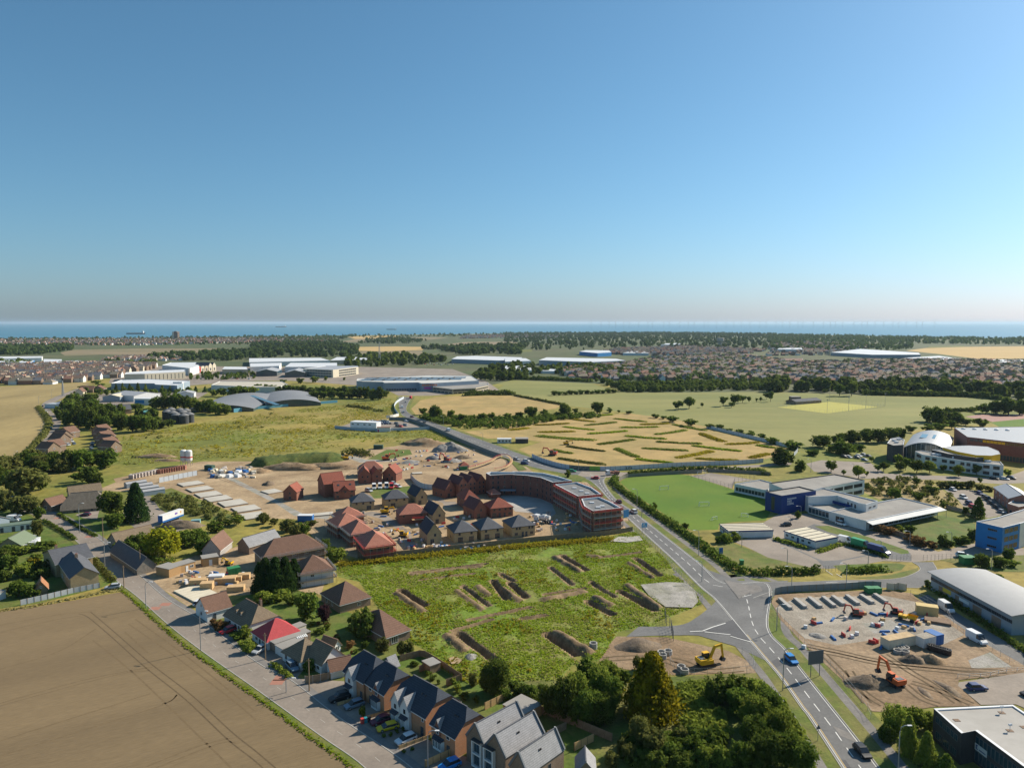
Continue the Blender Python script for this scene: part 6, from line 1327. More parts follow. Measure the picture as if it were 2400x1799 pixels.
wirefence('dark railings along the footpath bend by the access road', [T(*q) for q in [('7', 1640,1400),('7', 1650,1330),('7', 1600,1290)]], 1.2,1.5, col=M_steel, name='railing')
# == middle distance: houses by the lane, retail park, compound
BR = 'brown brick houses by the lane'
for k in range(6):
 u = k / 5; c = T('1', 880 + 75 * u, 1030 + 150 * u); lab = 'brown-roofed brick house in the right-hand lane row, %s from the back' % ordinal(k + 1)
 house('lane_house', lab, (c, -.32,10.5,9.5),5.0,3.6, M_brick_b, M_tile_b, 'x' if k % 2 else 'y', 0, wins=std_wins(2,2) + std_wins(1,2, side='r'), group=BR)
for k, (x, y) in enumerate([(600,1050),(535,1085),(515,1110),(470,1175),(420,1195)]):
 house('lane_house', 'brown-roofed brick house in the left-hand lane row, %s from the back' % ordinal(k + 1),(T('1', x, y),-.32,11,9.5),5.0,3.8, M_brick_b, M_tile_b, 'y' if k in (0,3) else 'x', 0, wins=std_wins(2,2) + std_wins(1,2, side='r'), group=BR)
M_tank = mat('dark_tank_steel', (.055,.06,.065),.6,.2,.8)
for k, (x, y) in enumerate([(1445,895),(1480,875),(1495,905),(1525,925),(1560,880),(1580,900),(1590,930),(1610,885),(1637,920)]):
 t = link('storage_tank', None, None, T('1', x, y)); b = MB(); b.lathe([(4.2,0),(4.2,7.5)], 16); b.build('tank', M_tank, t); b = MB(); b.lathe([(4.5,7.4),(4.4,7.6),(2., 9.0),(.6,9.6)], 16); b.build('roof', M_felt_d, t); row(t, 'dark round storage tank with conical roof', 'beside the meadow corner', 'tank')
t, L, W, ro = barrel('sports_hall', 'left vault of the grey curved-roof sports centre', T('1', 2190,800,3), T('2', 200,690,3), T('1', 1870,720,3),3.0,4.0, M_glassb, mat('sports_roof', (.22,.225,.235),.6,.08,.05), n=16, over=.5)
A, B, C = T('2', 560,750,3), T('2', 480,668,3), T('2', 90,790,3)
t, L, W, ro = barrel('sports_hall', 'right vault of the grey curved-roof sports centre', A, B, C, 3.0,4.6, M_glassb, MATS['sports_roof'], n=16, over=.5)
b = MB(); line = [T('2', -60,812), T('2', 720,748)]; panels('hoarding', 'pale blue plinth wall along the sports centre', 'wall', line, 3.0, mat('pale_blue_wall', (.12,.35,.48),.7,.1,.2),6,.2, False)
panels('hoarding', 'pale blue plinth wall at the left end of the sports centre', 'wall', [T('1', 2020,835), T('1', 2212,812)], 4.0, MATS['pale_blue_wall'], 6,.2, False)
b = MB(); A, B = T('2', 190,772,4.5), T('2', -40,690,6.5); b.bar(A, B, 5,1.0); setp(b.build('glazed_spine', M_glassb), 'pale glazed spine between the sports centre vaults', 'roof light')
b = MB()
def unit(label, tl, pts, z, wall, roof, win=None, cap=None, name='retail_unit', **k):
 t, q, off = flat_block(name, label, TT(tl, pts, z), z, wall, roof, cap=cap or M_wmetal, **k)
 return t, q, off
M_bluew = mat('grey_blue_panels', (.26,.33,.40),.6,.1,.08); M_tanw = mat('tan_panels', (.5,.42,.3),.7,.1,.1)
t, q, off = unit('grey-blue retail shed with white corner tower behind young trees', '1', [(960,582),(1330,582),(1345,592),(1530,600),(1640,560),(1300,545),(1050,552)], 9, M_bluew, M_wmetal)
b = MB(); p = T('1', 1545,640) - t.location; b.box(p.x - 7, p.x + 5, p.y - 1, p.y + 4,0,11); b.build('white_tower', M_white, t)
t, q, off = unit('long cream-panelled retail shed behind the grey-blue one', '1', [(1075,503),(1250,500),(1600,482),(1600,462),(1300,472),(1090,488)], 11, M_cream, M_wmetal); strip_windows(t, q, off, 1,10,1,8,.02,.98,.85)
b = MB()
t, q, off = unit('white retail block behind the cream shed', '1', [(1400,425),(1640,452),(1720,430),(1700,400),(1480,402)], 13, M_white, M_wmetal)
for k, (c_, g) in enumerate([(M_white, 0),(M_tanw, 0),(M_redrail, 0),(M_cream, 0),(M_tanw, 0),(M_cream, 1),(M_cream, 1)]):
 a = T('1', 1640 + 33 * k, 495 - 3 * k); b_ = T('1', 1670 + 33 * k, 492 - 3 * k)
 house('shop_unit', 'shop unit with %s front in the colourful row, %s from left' % (('white', 'tan', 'red', 'cream', 'tan', 'cream gabled', 'cream gabled')[k], ordinal(k + 1)), rectW(a, b_, 30),10 if not g else 11,1.5 if not g else 5, c_, M_slate, 'y', 0, wins=[('f', .5,1.5,4,5)], over=.1, cat='shop', group='colourful shop row', fascia=False)
t, q, off = unit('long low white retail block with pale roof above the trees', '1', [(1825,596),(2212,614),(2400,612),(2490,592),(2440,566),(1900,564)], 8, M_white, mat('cream_membrane', (.5,.46,.38),.8,.06,.05))
house('retail_unit', 'cream-gabled shed with glazed front by the lane', rectW(T('1', 885,690,7), T('1', 1035,690,7),26),6,2.4, M_metal_b, M_cream, 'y', 0, cat='building'); house('retail_unit', 'big grey ridged shed with blue glass porch', rectW(T('1', 1155,690,7), T('1', 1385,668,7),40),7,3, M_wmetal, M_metal, 'y', 0, cat='building')
t, L, W = simple_box('shop_porch', 'white flat-roofed block with bright blue window before the ridged shed', 'building', T('1', 1162,770), T('1', 1305,772),14,7, M_wmetal, M_wmetal); b = MB(); b.box(-L / 2 + 1, L * .1,-W / 2 - .15,-W / 2 - .02,2,5.5); b.build('shop_window', M_skyblue, t)
house('retail_unit', 'small grey ridged shed right of the big ridged shed', rectW(T('1', 1525,672,6), T('1', 1675,668,6),22),6,2.5, M_wmetal, M_metal, 'y', 0, cat='building')
for k, (x, y, w_) in enumerate([(700,680,9),(760,660,16),(860,655,14)]): house('lane_shop', ['timber-gabled pub beside the lane', 'brown-roofed pub wing beside the lane', 'right brown pub gable beside the lane'][k], (T('1', x, y),.2, w_, 12),4,4.5, M_cream if k == 0 else M_brick_b, M_tile_b, 'y' if k != 1 else 'x', 0, cat='building')
simple_box('garage_building', 'pale flat garage with blue fascia behind the lane trees', 'building', T('1', 500,800), T('1', 830,752),16,4.5, M_wmetal, mat('pale_roof', (.4,.44,.48),.7,.1,.1))
house('retail_unit', 'slate-roofed house among the trees below the ridged shed', rectW(T('1', 985,810,5), T('1', 1135,800,5),12),5,4, M_brick_b, M_slate, 'x', 0, cat='house')
house('barn', 'teal-roofed barn gable among trees behind the storage tanks', rectW(T('1', 1170,860,4), T('1', 1260,862,4),12),4,4, M_white, flat('teal_roof', (.05,.22,.22)), 'y', 0)
t, q, off = unit('white three-storey office block with dark glazing grid', '2', [(408,456),(665,466),(885,440),(880,430),(600,432)], 13, M_cream, M_metal, name='office_block')
for zz in (1,5,9): strip_windows(t, q, off, 0,9, zz, 2.6,.12,.95,.06, 'teal'); strip_windows(t, q, off, 1,9, zz, 2.4,.22,.9,.06)
for k, (x0, x1, y) in enumerate([(0,180,512),(250,420,520)]): house('retail_unit', ['left dark-glazed gable shed of the retail park', 'right dark-glazed gable shed of the retail park'][k], rectW(T('2', x0, y - 30,8), T('2', x1, y - 32,8),60),8,4, M_glassb, M_metal, 'y', 0, cat='building')
for lab, tl, pts, z, wl in [('pale retail roofs behind the gable sheds, nearest', '2', [(250,440),(700,440),(700,405),(300,405)], 10, M_white),('pale retail roofs behind the gable sheds, left', '2', [(-50,440),(200,432),(220,405),(-50,410)], 10, M_white),('long pale retail shed at the back left', '2', [(-60,400),(340,392),(640,385),(560,362),(-60,366)], 9, M_white),('pale shed in front of the mast', '2', [(640,385),(960,378),(960,355),(700,356)], 9, M_tanw),
 ('long white warehouse with low roof right of the poplars', '2', [(1690,372),(2100,385),(2260,380),(2300,358),(1900,345),(1740,350)], 9, M_metal_b),('white warehouse with green-gabled bays, left part', '3', [(232,382),(500,392),(700,398),(980,385),(900,370),(300,358)], 11, M_metal_b),('pale shed at the town edge, far left of the green-gabled warehouse', '3', [(-60,395),(165,388),(120,366),(-60,364)], 10, M_white),
 ('pale low shed beside the railway hedge', '3', [(-60,468),(170,468),(160,432),(-60,430)], 8, M_white),('blue-walled warehouse deep in the town', '3', [(582,308),(740,322),(860,315),(840,298),(640,296)], 10, M_skyblue),('white domed leisure building in the far town', '3', [(1285,248),(1480,246),(1460,236),(1320,236)], 9, M_white),('white long shed in the middle town', '3', [(958,320),(1180,322),(1180,308),(1040,304)], 7, M_white),('white long coach shed before the terraces', '3', [(240,474),(490,478),(490,456),(330,452)], 5, M_white),
 ('grey factory roofs right of the water tower, nearest', '4', [(540,315),(900,335),(1320,335),(1300,318),(800,285)], 9, M_metal_b),('grey factory roofs beyond the golden field edge', '4', [(1170,362),(1500,380),(1670,372),(1480,345)], 8, M_metal_b),('white long warehouse at the right edge of town', '4', [(1915,395),(2300,412),(2300,380),(1960,374)], 8, M_white),('pale far shed left of the factories', '4', [(80,288),(300,290),(290,276),(100,276)], 8, M_white),('brown school roof in the right-hand town', '4', [(20,380),(300,392),(300,366),(60,366)], 7, M_brick_b),
 ('teal warehouse at the far left edge', '1', [(-60,400),(270,405),(300,385),(-60,378)], 9, M_skyblue),('pale factory roofs at the far left', '1', [(-60,372),(360,362),(370,348),(-60,352)], 8, M_white),('blue-grey arched hangar in the left town', '1', [(370,400),(530,405),(535,375),(380,372)], 9, M_bluew),('white sheds beside the blue-grey hangar', '1', [(540,410),(720,412),(700,385),(560,388)], 6, M_metal_b),('grey slab house row with brown front by the retail park', '1', [(1920,460),(2140,462),(2130,440),(1940,438)], 9, M_tanw)]:
 t, q, off = unit(lab, tl, pts, z, wl, M_wmetal if 'brown school' not in lab else M_tile_b, par=.1, name='warehouse')
t, q, off = unit('pale supermarket with solar-panelled roof and long glazed front', '2', [(868,560),(925,566),(1095,570),(1110,578),(1400,574),(1430,582),(1540,580),(1925,558),(1860,517),(1500,513),(880,540)], 11, M_bluew, mat('pale_sheet_roof', (.55,.54,.5),.6,.05,.05), name='supermarket')
a_, b_ = q[5] + off, q[6] + off; d = b_ - a_; lettering(t, '########', (a_.x + d.x * .05, a_.y, 7.), math.atan2(d.y, d.x),3.2, flat('orange_letters', (.75,.2,.04))); m = MB(); m.box(0,9,-.2,-.1,3.5,6.); m.build('sign', flat('magenta_sign', (.4,.05,.3)), t, (a_.x + d.x * .2, a_.y, 0))
strip_windows(t, q, off, 3,12,.4,2.6, pane='teal'); m = MB(); p0, p1 = q[6] + off, q[7] + off; d = p1 - p0
m.box(0, d.length, -6,0,0,4.8); m.build('brick_base', M_brick_b, t, (p0.x, p0.y, 0), math.atan2(d.y, d.x))
rr = random.Random(3)
for i in range(9):
 for j in range(2):
  c = T('2', 960 + 95 * i + 40 * j, 552 - 14 * j - 2 * i * .5,11) - t.location; m = MB(); m.box(c.x - 9, c.x + 9, c.y - 11, c.y + 11,10.62,10.8); m.build('solar_panel', mat('solar_panel', (.05,.065,.09),.25,.2,.1), t)
t, q, off = unit('curved tan-banded annexe at the supermarket\'s right end', '2', [(1530,612),(1700,632),(1900,622),(2008,600),(2005,572),(1900,580),(1560,594)], 6.5, M_tanw, M_felt)
for i in (0,1,2): strip_windows(t, q, off, i, 6,3.4,1.8,.02,.98,.05); strip_windows(t, q, off, i, 5,.3,1.8,.02,.98,.2)
HB = mat('blue_white_hoarding', (.36,.44,.52),.7,.06,.2)
panels('hoarding', 'blue-white hoarding round the car compound in the meadow', 'hoarding', [T('2', *q) for q in [(680,972),(820,988),(1030,998),(1160,995),(1340,992),(1510,980)]], 2.6, HB, 4,.1, False)
panels('hoarding', 'grey retaining hoarding beneath the main road embankment', 'hoarding', L_(('2', 1150,902),('2', 1290,905),('2', 1400,935),('2', 1560,1000),('2', 1750,1085),('2', 2000,1190),('2', 2120,1230)),3.0, mat('grey_hoarding', (.16,.19,.19),.8,.12,.2),4,.1, False)
panels('hoarding', 'white hoarding curving beside the main road\'s far bend', 'hoarding', L_(('2', 1278,715),('2', 1215,755),('2', 1195,800),('2', 1225,855),('2', 1238,862)),2.8, M_hoard, 4,.1, False)
panels('hoarding', 'short white hoarding above the car compound', 'hoarding', L_(('2', 1125,885),('2', 1180,880),('2', 1236,865)),2.8, M_white, 4,.1, False)
zone('compound_ground', [('2', 690,970),('2', 850,915),('2', 1290,908),('2', 1400,940),('2', 1500,975),('2', 1160,990)], M_asphl)
t, L, W = simple_box('site_office', 'long two-storey white cabin stack in the car compound', 'site cabin', T('2', 815,975), T('2', 1040,985),9,6, M_wmetal, M_wmetal)
for u in (-.4,-.2,.05,.25): window(t, u * L, -W / 2 - .01,3.6,0,2.2,1.1)
t, L, W = simple_box('site_office', 'white gatehouse cabin with pink door in the car compound', 'site cabin', T('2', 1045,1002), T('2', 1160,1000),6,3.4, M_white, M_tile_b)
door(t, -L * .4,-W / 2 - .02,0,0,1.2,2.2, flat('pink_door', (.5,.06,.2)))
t, L, W = simple_box('kiosk', 'white-framed hut with dark windows beside the straw field gate', 'kiosk', T('2', 2085,1098), T('2', 2205,1098),5,3., M_white, M_wmetal)
for u in (-.35,-.1,.15,.38): window(t, u * L, -W / 2 - .01,.8,0,1.4,1.5)
simple_box('kiosk', 'dark flat-roofed pump house at the straw field\'s left corner', 'kiosk', T('3', 30,1100), T('3', 140,1100),8,3.2, M_brick_d, M_felt)
t = thing('tower_block', 'lone brown tower block on the far left coast', 'tower block', T('1', 1522,204)); b = MB(); b.box(-14,14,-12,12,0,42); b.build('wall', M_brick_b, t)
for k in range(9): b = MB(); b.box(-14.3,14.3,-12.3,12.3,3 + 4.4 * k, 4.6 + 4.4 * k); b.build('window_band', M_glass, t)
b = MB(); b.box(-6,6,-6,6,42,45); b.build('roof_plant', M_felt, t)
b = MB(); b.box(-14.4,-5,-12.5,-12.1,0,42); b.build('balcony_stack', M_cream, t)
t = thing('water_tower', 'pale square water tower above the right-hand town', 'water tower', T('3', 1800,270)); b = MB()
for sx in (-1,1):
 for sy in (-1,1): b = MB(); b.box(sx * 7 - 1.2, sx * 7 + 1.2, sy * 7 - 1.2, sy * 7 + 1.2,0,20); b.build('leg', M_conc, t)
b = MB(); b.lathe([(8,19.9),(13,23),(13,33),(12,34)], 20); b.build('tank', M_conc, t)
b = MB(); b.lathe([(3,0),(3,20)], 12); b.build('shaft', M_conc, t)
for k, (tl, x, yb, yt) in enumerate([('2', 1068,430,225),('1', 545,690,560)]):
 p = T(tl, x, yb); h = ztop(p, TP(tl, x, yt)[1]); t = thing('lattice_mast', ['tall lattice radio mast behind the retail park', 'slim lattice mast above the stubble field'][k], 'mast', p); w_ = 2.2 if k == 0 else 1.0
 for sx in (-1,1):
  for sy in (-1,1): b = MB(); b.bar((sx * w_, sy * w_, 0),(sx * w_ * .25, sy * w_ * .25, h),.4); b.build('leg', M_steel, t)
 n = 12
 for i in range(n):
  z0, z1 = h * i / n, h * (i + 1) / n; r0, r1 = w_ * (1 - .75 * i / n), w_ * (1 - .75 * (i + 1) / n); b = MB()
  b.bar((-r0,-r0, z0),(r1,-r1, z1),.22); b.bar((r0, r0, z0),(-r1, r1, z1),.22); b.bar((-r1,-r1, z1),(r1,-r1, z1),.2); b.build('bracing', M_steel, t)
def ship(label, tl, x, y, L):
 b0 = T(tl, x, y); t = thing('cargo_ship', label, 'ship', (b0.x * 1.03, b0.y * 1.03,-2.5),0); w_ = L * .07; b = MB()
 b.add([(-L / 2,-w_, 0),(L * .42,-w_, 0),(L / 2,0,0),(L * .42, w_, 0),(-L / 2, w_, 0),(-L / 2,-w_, L * .06),(L * .42,-w_, L * .06),(L * .52,0, L * .085),(L * .42, w_, L * .06),(-L / 2, w_, L * .06)], [(0,1,6,5),(1,2,7,6),(2,3,8,7),(3,4,9,8),(4,0,5,9),(5,6,7,8,9)]); b.build('hull', M_brick_d, t)
 b = MB(); b.box(L * .33, L * .42,-w_ * .8, w_ * .8, L * .06, L * .16); b.build('bridge', M_wmetal, t); b = MB(); b.box(L * .37, L * .385,-.8,.8, L * .16, L * .22); b.build('mast', M_wmetal, t)
 for k in range(4): b = MB(); b.box(-L * .44 + L * .18 * k, -L * .3 + L * .18 * k, -w_ * .7, w_ * .7, L * .06, L * .072); b.build('hatch', M_brick_b, t)
ship('dark cargo ship on the sea above the left town', '1', 1175,158,150); ship('small dark ship far out left of centre', '2', 215,98,230); ship('tiny dark ship near the centre horizon', '2', 1170,120,130)
MW = flat('turbine_paint', (.24,.27,.30))
def turbine_meshes():
 b = MB(); b.tube([(0,0,-3),(0,0,105)], 1.9,6,1.3); a = b.mesh('tower', MW); b = MB()
 b.add([(-1,-2,0),(1,-2,0),(.5,-2,62),(-.5,-2,62),(-1,0,0),(1,0,0),(.5,-1,62),(-.5,-1,62)], [(0,1,2,3),(7,6,5,4),(0,4,5,1),(1,5,6,2),(2,6,7,3),(3,7,4,0)]); return a, b.mesh('blade', MW)
TM, BM = turbine_meshes(); rr = random.Random(9)
for k in range(44):
 px = 1385 + k * 18.5 + rr.uniform(-6,6); d = 13000 + rr.uniform(-800,900); t = link('wind_turbine', None, None, ((px - 1200) / FPX * d, d, -2.5)); link('tower', TM, t); a0 = rr.uniform(0,2)
 for j in range(3): o = link('blade', BM, t, (0,-4,105)); o.rotation_euler = (0, a0 + j * 2.094,0)
 row(t, 'tiny wind turbine', 'of the offshore farm on the horizon', 'wind turbine')
# == the towns: roof after roof
def far_house(kind, roof, wall):
 L, W, ez, rise = [(9,8,5,3.4),(8,10,5,3.8),(11,8,3,3.2),(14,8.5,5.2,3.4)][kind]; b = MB(); ax = 'y' if kind == 1 else 'x'; hip = 1 if kind == 2 else 0
 b.mi = 0; walls(b, L, W, ez, rise, ax, hip); b.mi = 1; gable_roof(b, L, W, ez, rise, ax, .3,.2, hip)
 b.mi = 2
 for u in (-.3,.25):
  for zz in ((1., 3.5) if ez > 4 else (1.,)): b.box(u * L - .6, u * L + .6,-W / 2 - .03,-W / 2 - .01, zz, zz + 1.2)
 b.mi = 1; b.box(L * .3 - .4, L * .3 + .4,.5,1.1, ez + rise * .5, ez + rise + 1)
 return b.mesh('terraced_house', [wall, roof, M_glass])
ROOFS = [('brown-roofed', mat('far_brown_tile', (.26,.18,.135),.9,.12,.5)),('tan-roofed', mat('far_tan_tile', (.29,.24,.175),.9,.12,.5)),('red-roofed', mat('old_red_tile', (.33,.175,.125),.9,.12,.5)),('slate-roofed', mat('far_slate', (.19,.19,.205),.9,.12,.5))]
WALLS = [('white', M_white),('brick', M_brick_b),('cream', M_cream),('red brick', mat('far_red_brick', (.26,.14,.10),.9,.12,.5))]
FH = {(k, i, j): far_house(k, ROOFS[i][1], WALLS[j][1]) for k in range(4) for i in range(4) for j in range(4)}
def town(poly, ang, dx, dy, where, grp, n_things, seed, roofs=(0,1,2,3,0,1), wls=(0,1,2,3,0,1), skip=.12, sc=1.0):
 r = random.Random(seed); c = sum(poly, Vector()) / len(poly); ca, sa = math.cos(ang), math.sin(ang); pts = []
 R = max((p - c).length for p in poly); i = -R; rowk = 0
 while i < R:
  j = -R; rowk += 1; step = dy * (.42 if rowk % 2 else 1.58)
  while j < R:
   x, y = c.x + ca * j - sa * i, c.y + sa * j + ca * i
   if inside(x, y, poly) and r.random() > skip: pts.append((x + r.uniform(-1,1), y + r.uniform(-2,2), rowk))
   j += dx * r.uniform(.85,1.25)
  i += step * .5
 pts.sort(key=lambda p: p[1]); rest = MB(); mats_ = [WALLS[j][1] for j in range(4)] + [ROOFS[j][1] for j in range(4)] + [M_glass]
 for k, (x, y, rk) in enumerate(pts):
  ri = r.choice(roofs); wi = r.choice(wls); kd = r.choice((0,0,1,2,3)); rz = ang + (math.pi if rk % 2 else 0) + r.uniform(-.06,.06)
  me = FH[(kd, ri, wi)]
  if k < n_things:
   o = link('town_house', me, None, (x, y, 0), rz); o.scale = (sc, sc, sc); row(o, '%s %s house' % (ROOFS[ri][0], WALLS[wi][0]), where, 'house', grp)
  else:
   M = Matrix.Translation((x, y, 0)) @ Matrix.Rotation(rz, 4, 'Z') @ Matrix.Scale(sc, 4); bb = len(rest.v); rest.v += [tuple(M @ v.co) for v in me.vertices]
   rest.f += [tuple(q + bb for q in p.vertices) for p in me.polygons]; rest.m += [[wi, 4 + ri, 8][p.material_index] for p in me.polygons]
 if rest.f: setp(rest.build('far_houses', mats_), kind='stuff')
 return len(pts)
Z1 = [T('1', *q) for q in [(-900,600),(0,590),(300,600),(600,580),(760,568),(900,545),(1060,540),(1060,500),(1300,470),(1350,440),(1000,425),(600,430),(300,440),(0,450),(-900,470)]]
town(Z1,.15,13,30, 'in the left town beyond the stubble field', 'houses of the left town', 110,1, sc=1.25)
Z2 = [T('3', *q) for q in [(500,545),(900,560),(1200,565),(1800,560),(2212,570),(2350,580),(2350,400),(1900,340),(1200,380),(1000,420),(400,480)]]
town(Z2,.34,15,34, 'in town behind the playing field hedge', 'houses behind the playing field', 120,2, sc=1.1)
Z3 = [T('4', *q) for q in [(120,590),(800,610),(1300,620),(1700,640),(2400,660),(3200,660),(3200,440),(2300,410),(1500,395),(900,400),(100,420)]]
town(Z3,.3,15,34, 'in the right-hand town beyond the playing field', 'houses of the right-hand town', 120,3, sc=1.1)
town([T('3', *q) for q in [(700,330),(1300,350),(2000,330),(2212,300),(1600,270),(900,290)]], .1,17,40, '', '', 0,4)
town([T('4', *q) for q in [(0,350),(500,340),(1000,260),(400,230),(0,240)]], .2,20,60, '', '', 0,5, skip=.4)
town([T('1', *q) for q in [(-600,262),(0,255),(700,252),(1200,255),(1700,240),(2212,235),(2700,235),(2900,205),(2212,195),(1400,200),(0,205),(-600,210)]], .1,22,55, '', '', 0,6, wls=(0,1,3,3), skip=.3)
town([T('2', *q) for q in [(1750,200),(2212,190),(2500,200),(2700,175),(2212,160),(1800,172)]], .1,24,70, '', '', 0,7, skip=.35)
town([T('1', *q) for q in [(880,395),(1250,395),(1600,385),(1560,355),(1000,365)]], .2,14,30, '', '', 0,8, wls=(0,0,2))
# == vehicles
PAINT = {}
def paint(n, c): PAINT[n] = mat('car_paint_' + n, c, .42,.04,1., spec=.5); return PAINT[n]
for n, c in dict(white=(.68,.69,.70), silver=(.42,.44,.46), black=(.015,.016,.018), blue=(.02,.22,.58), slate=(.16,.22,.28), maroon=(.12,.015,.04), yellow=(.72,.50,.01), red=(.50,.03,.035), grey=(.10,.11,.12), green=(.03,.30,.12), navy=(.03,.05,.16)).items(): paint(n, c)
M_light = flat('lamp_lens', (.75,.75,.7),.2); M_tail = flat('tail_lens', (.4,.01,.01),.3)
def loft(b, st):
 """st: list of (x, [(y, z)...]) rings"""
 n = len(st[0][1]); v = [(x, y, z) for x, r in st for y, z in r]
 f = [(i * n + j, i * n + (j + 1) % n, (i + 1) * n + (j + 1) % n, (i + 1) * n + j) for i in range(len(st) - 1) for j in range(n)]
 return b.add(v, [q[::-1] for q in f] + [tuple(range(n)), tuple(range((len(st) - 1) * n, len(st) * n))[::-1]])
def car_parts(L, Wd, H, van):
 h = Wd / 2; R = {}
 ring = lambda w_, z0, z1: [(-w_ * .94, z0),(w_ * .94, z0),(w_, z0 + .22),(w_, z1 - .12),(w_ * .92, z1),(-w_ * .92, z1),(-w_, z1 - .12),(-w_, z0 + .22)]
 sh = H * (.58 if not van else .5); x = L / 2
 b = MB(); loft(b, [(-x, ring(h * .84,.36, sh * .9)),(-x + .18, ring(h * .96,.24, sh * 1.02)),(-x * .45, ring(h, .2, sh * 1.04)),(x * .3, ring(h, .2, sh)),(x * .78, ring(h * .97,.22, sh * .84 if not van else sh)),(x - .1, ring(h * .9,.26, sh * .72)),(x, ring(h * .78,.38, sh * .6))]); R['body'] = b.mesh('body', PAINT['white'])
 r0, r1, f1, f0 = (-x * .93,-x * .7, x * .1, x * .5) if not van else (-x * .98,-x * .94, x * .45, x * .7)
 g = lambda w_, z: [(-w_, sh * .95),(w_, sh * .95),(w_ * .86, z),(-w_ * .86, z)]
 b = MB(); loft(b, [(r0, g(h * .86, sh * 1.02)),(r1, g(h * .92, H - .05)),(f1, g(h * .92, H - .05)),(f0, g(h * .88, sh * 1.0))]); R['window'] = b.mesh('windows', M_glass)
 t = lambda w_, z: [(-w_, z - .07),(w_, z - .07),(w_ * .93, z),(-w_ * .93, z)]
 b = MB(); loft(b, [(r1 - .08, t(h * .76, H - .03)),(r1 + .3, t(h * .8, H)),(f1 - .25, t(h * .8, H)),(f1 + .08, t(h * .76, H - .04))]) if not van else loft(b, [(r0 - .02, [(-h * .93, sh * .9),(h * .93, sh * .9),(h * .86, H + .02),(-h * .86, H + .02)]),(f1 - .55, [(-h * .93, sh * .9),(h * .93, sh * .9),(h * .86, H + .02),(-h * .86, H + .02)])]); R['roof'] = b.mesh('roof', PAINT['white'])
 b = MB(); b.tube([(0,-.11,0),(0,.11,0)], .33,12); R['wheel'] = b.mesh('wheel', M_black); b = MB(); b.tube([(0,-.12,0),(0,.12,0)], .2,10); R['rim'] = b.mesh('rim', M_steel)
 b = MB(); b.box(-.05,.03,-.16,.16,-.06,.06); R['headlight'] = b.mesh('headlight', M_light); R['tail'] = R['headlight'].copy(); R['tail'].materials[0] = M_tail
 R['dim'] = (L, Wd, H, sh); return R
CARS = {'car': car_parts(4.5,1.9,1.5,0), 'suv': car_parts(4.8,2.0,1.8,0), 'van': car_parts(5.6,2.1,2.4,1), 'bus': car_parts(8.0,2.4,2.9,1), 'sport': car_parts(4.7,2.0,1.25,0)}
def car(tl, x0, y0, x1, y1, kind, col, label, sc=1.08, parts=True, z=.09):
 """rear pixel -> front pixel"""
 a, b_ = T(tl, x0, y0), T(tl, x1, y1); d = b_ - a; R = CARS[kind]; L, Wd, H, sh = R['dim']; c = (a + b_) / 2; c.z = z
 t = thing({'van': 'van', 'bus': 'minibus'}.get(kind, 'car'), label, {'van': 'van', 'bus': 'bus'}.get(kind, 'car'), c, math.atan2(d.y, d.x)); t.scale = (sc,) * 3
 for k in ('body', 'roof'): o = link(k, R[k], t); omat(o, PAINT[col])
 link('window', R['window'], t)
 if parts:
  for sx in (-.31,.31):
   for sy in (-1,1): o = link('wheel', R['wheel'], t, (sx * L, sy * Wd * .46,.33)); link('rim', R['rim'], o)
  for sy in (-1,1): link('headlight', R['headlight'], t, (L / 2 - .1, sy * Wd * .33, sh * .62)); link('tail_light', R['tail'], t, (-L / 2 + .06, sy * Wd * .36, sh * .82))
 return t
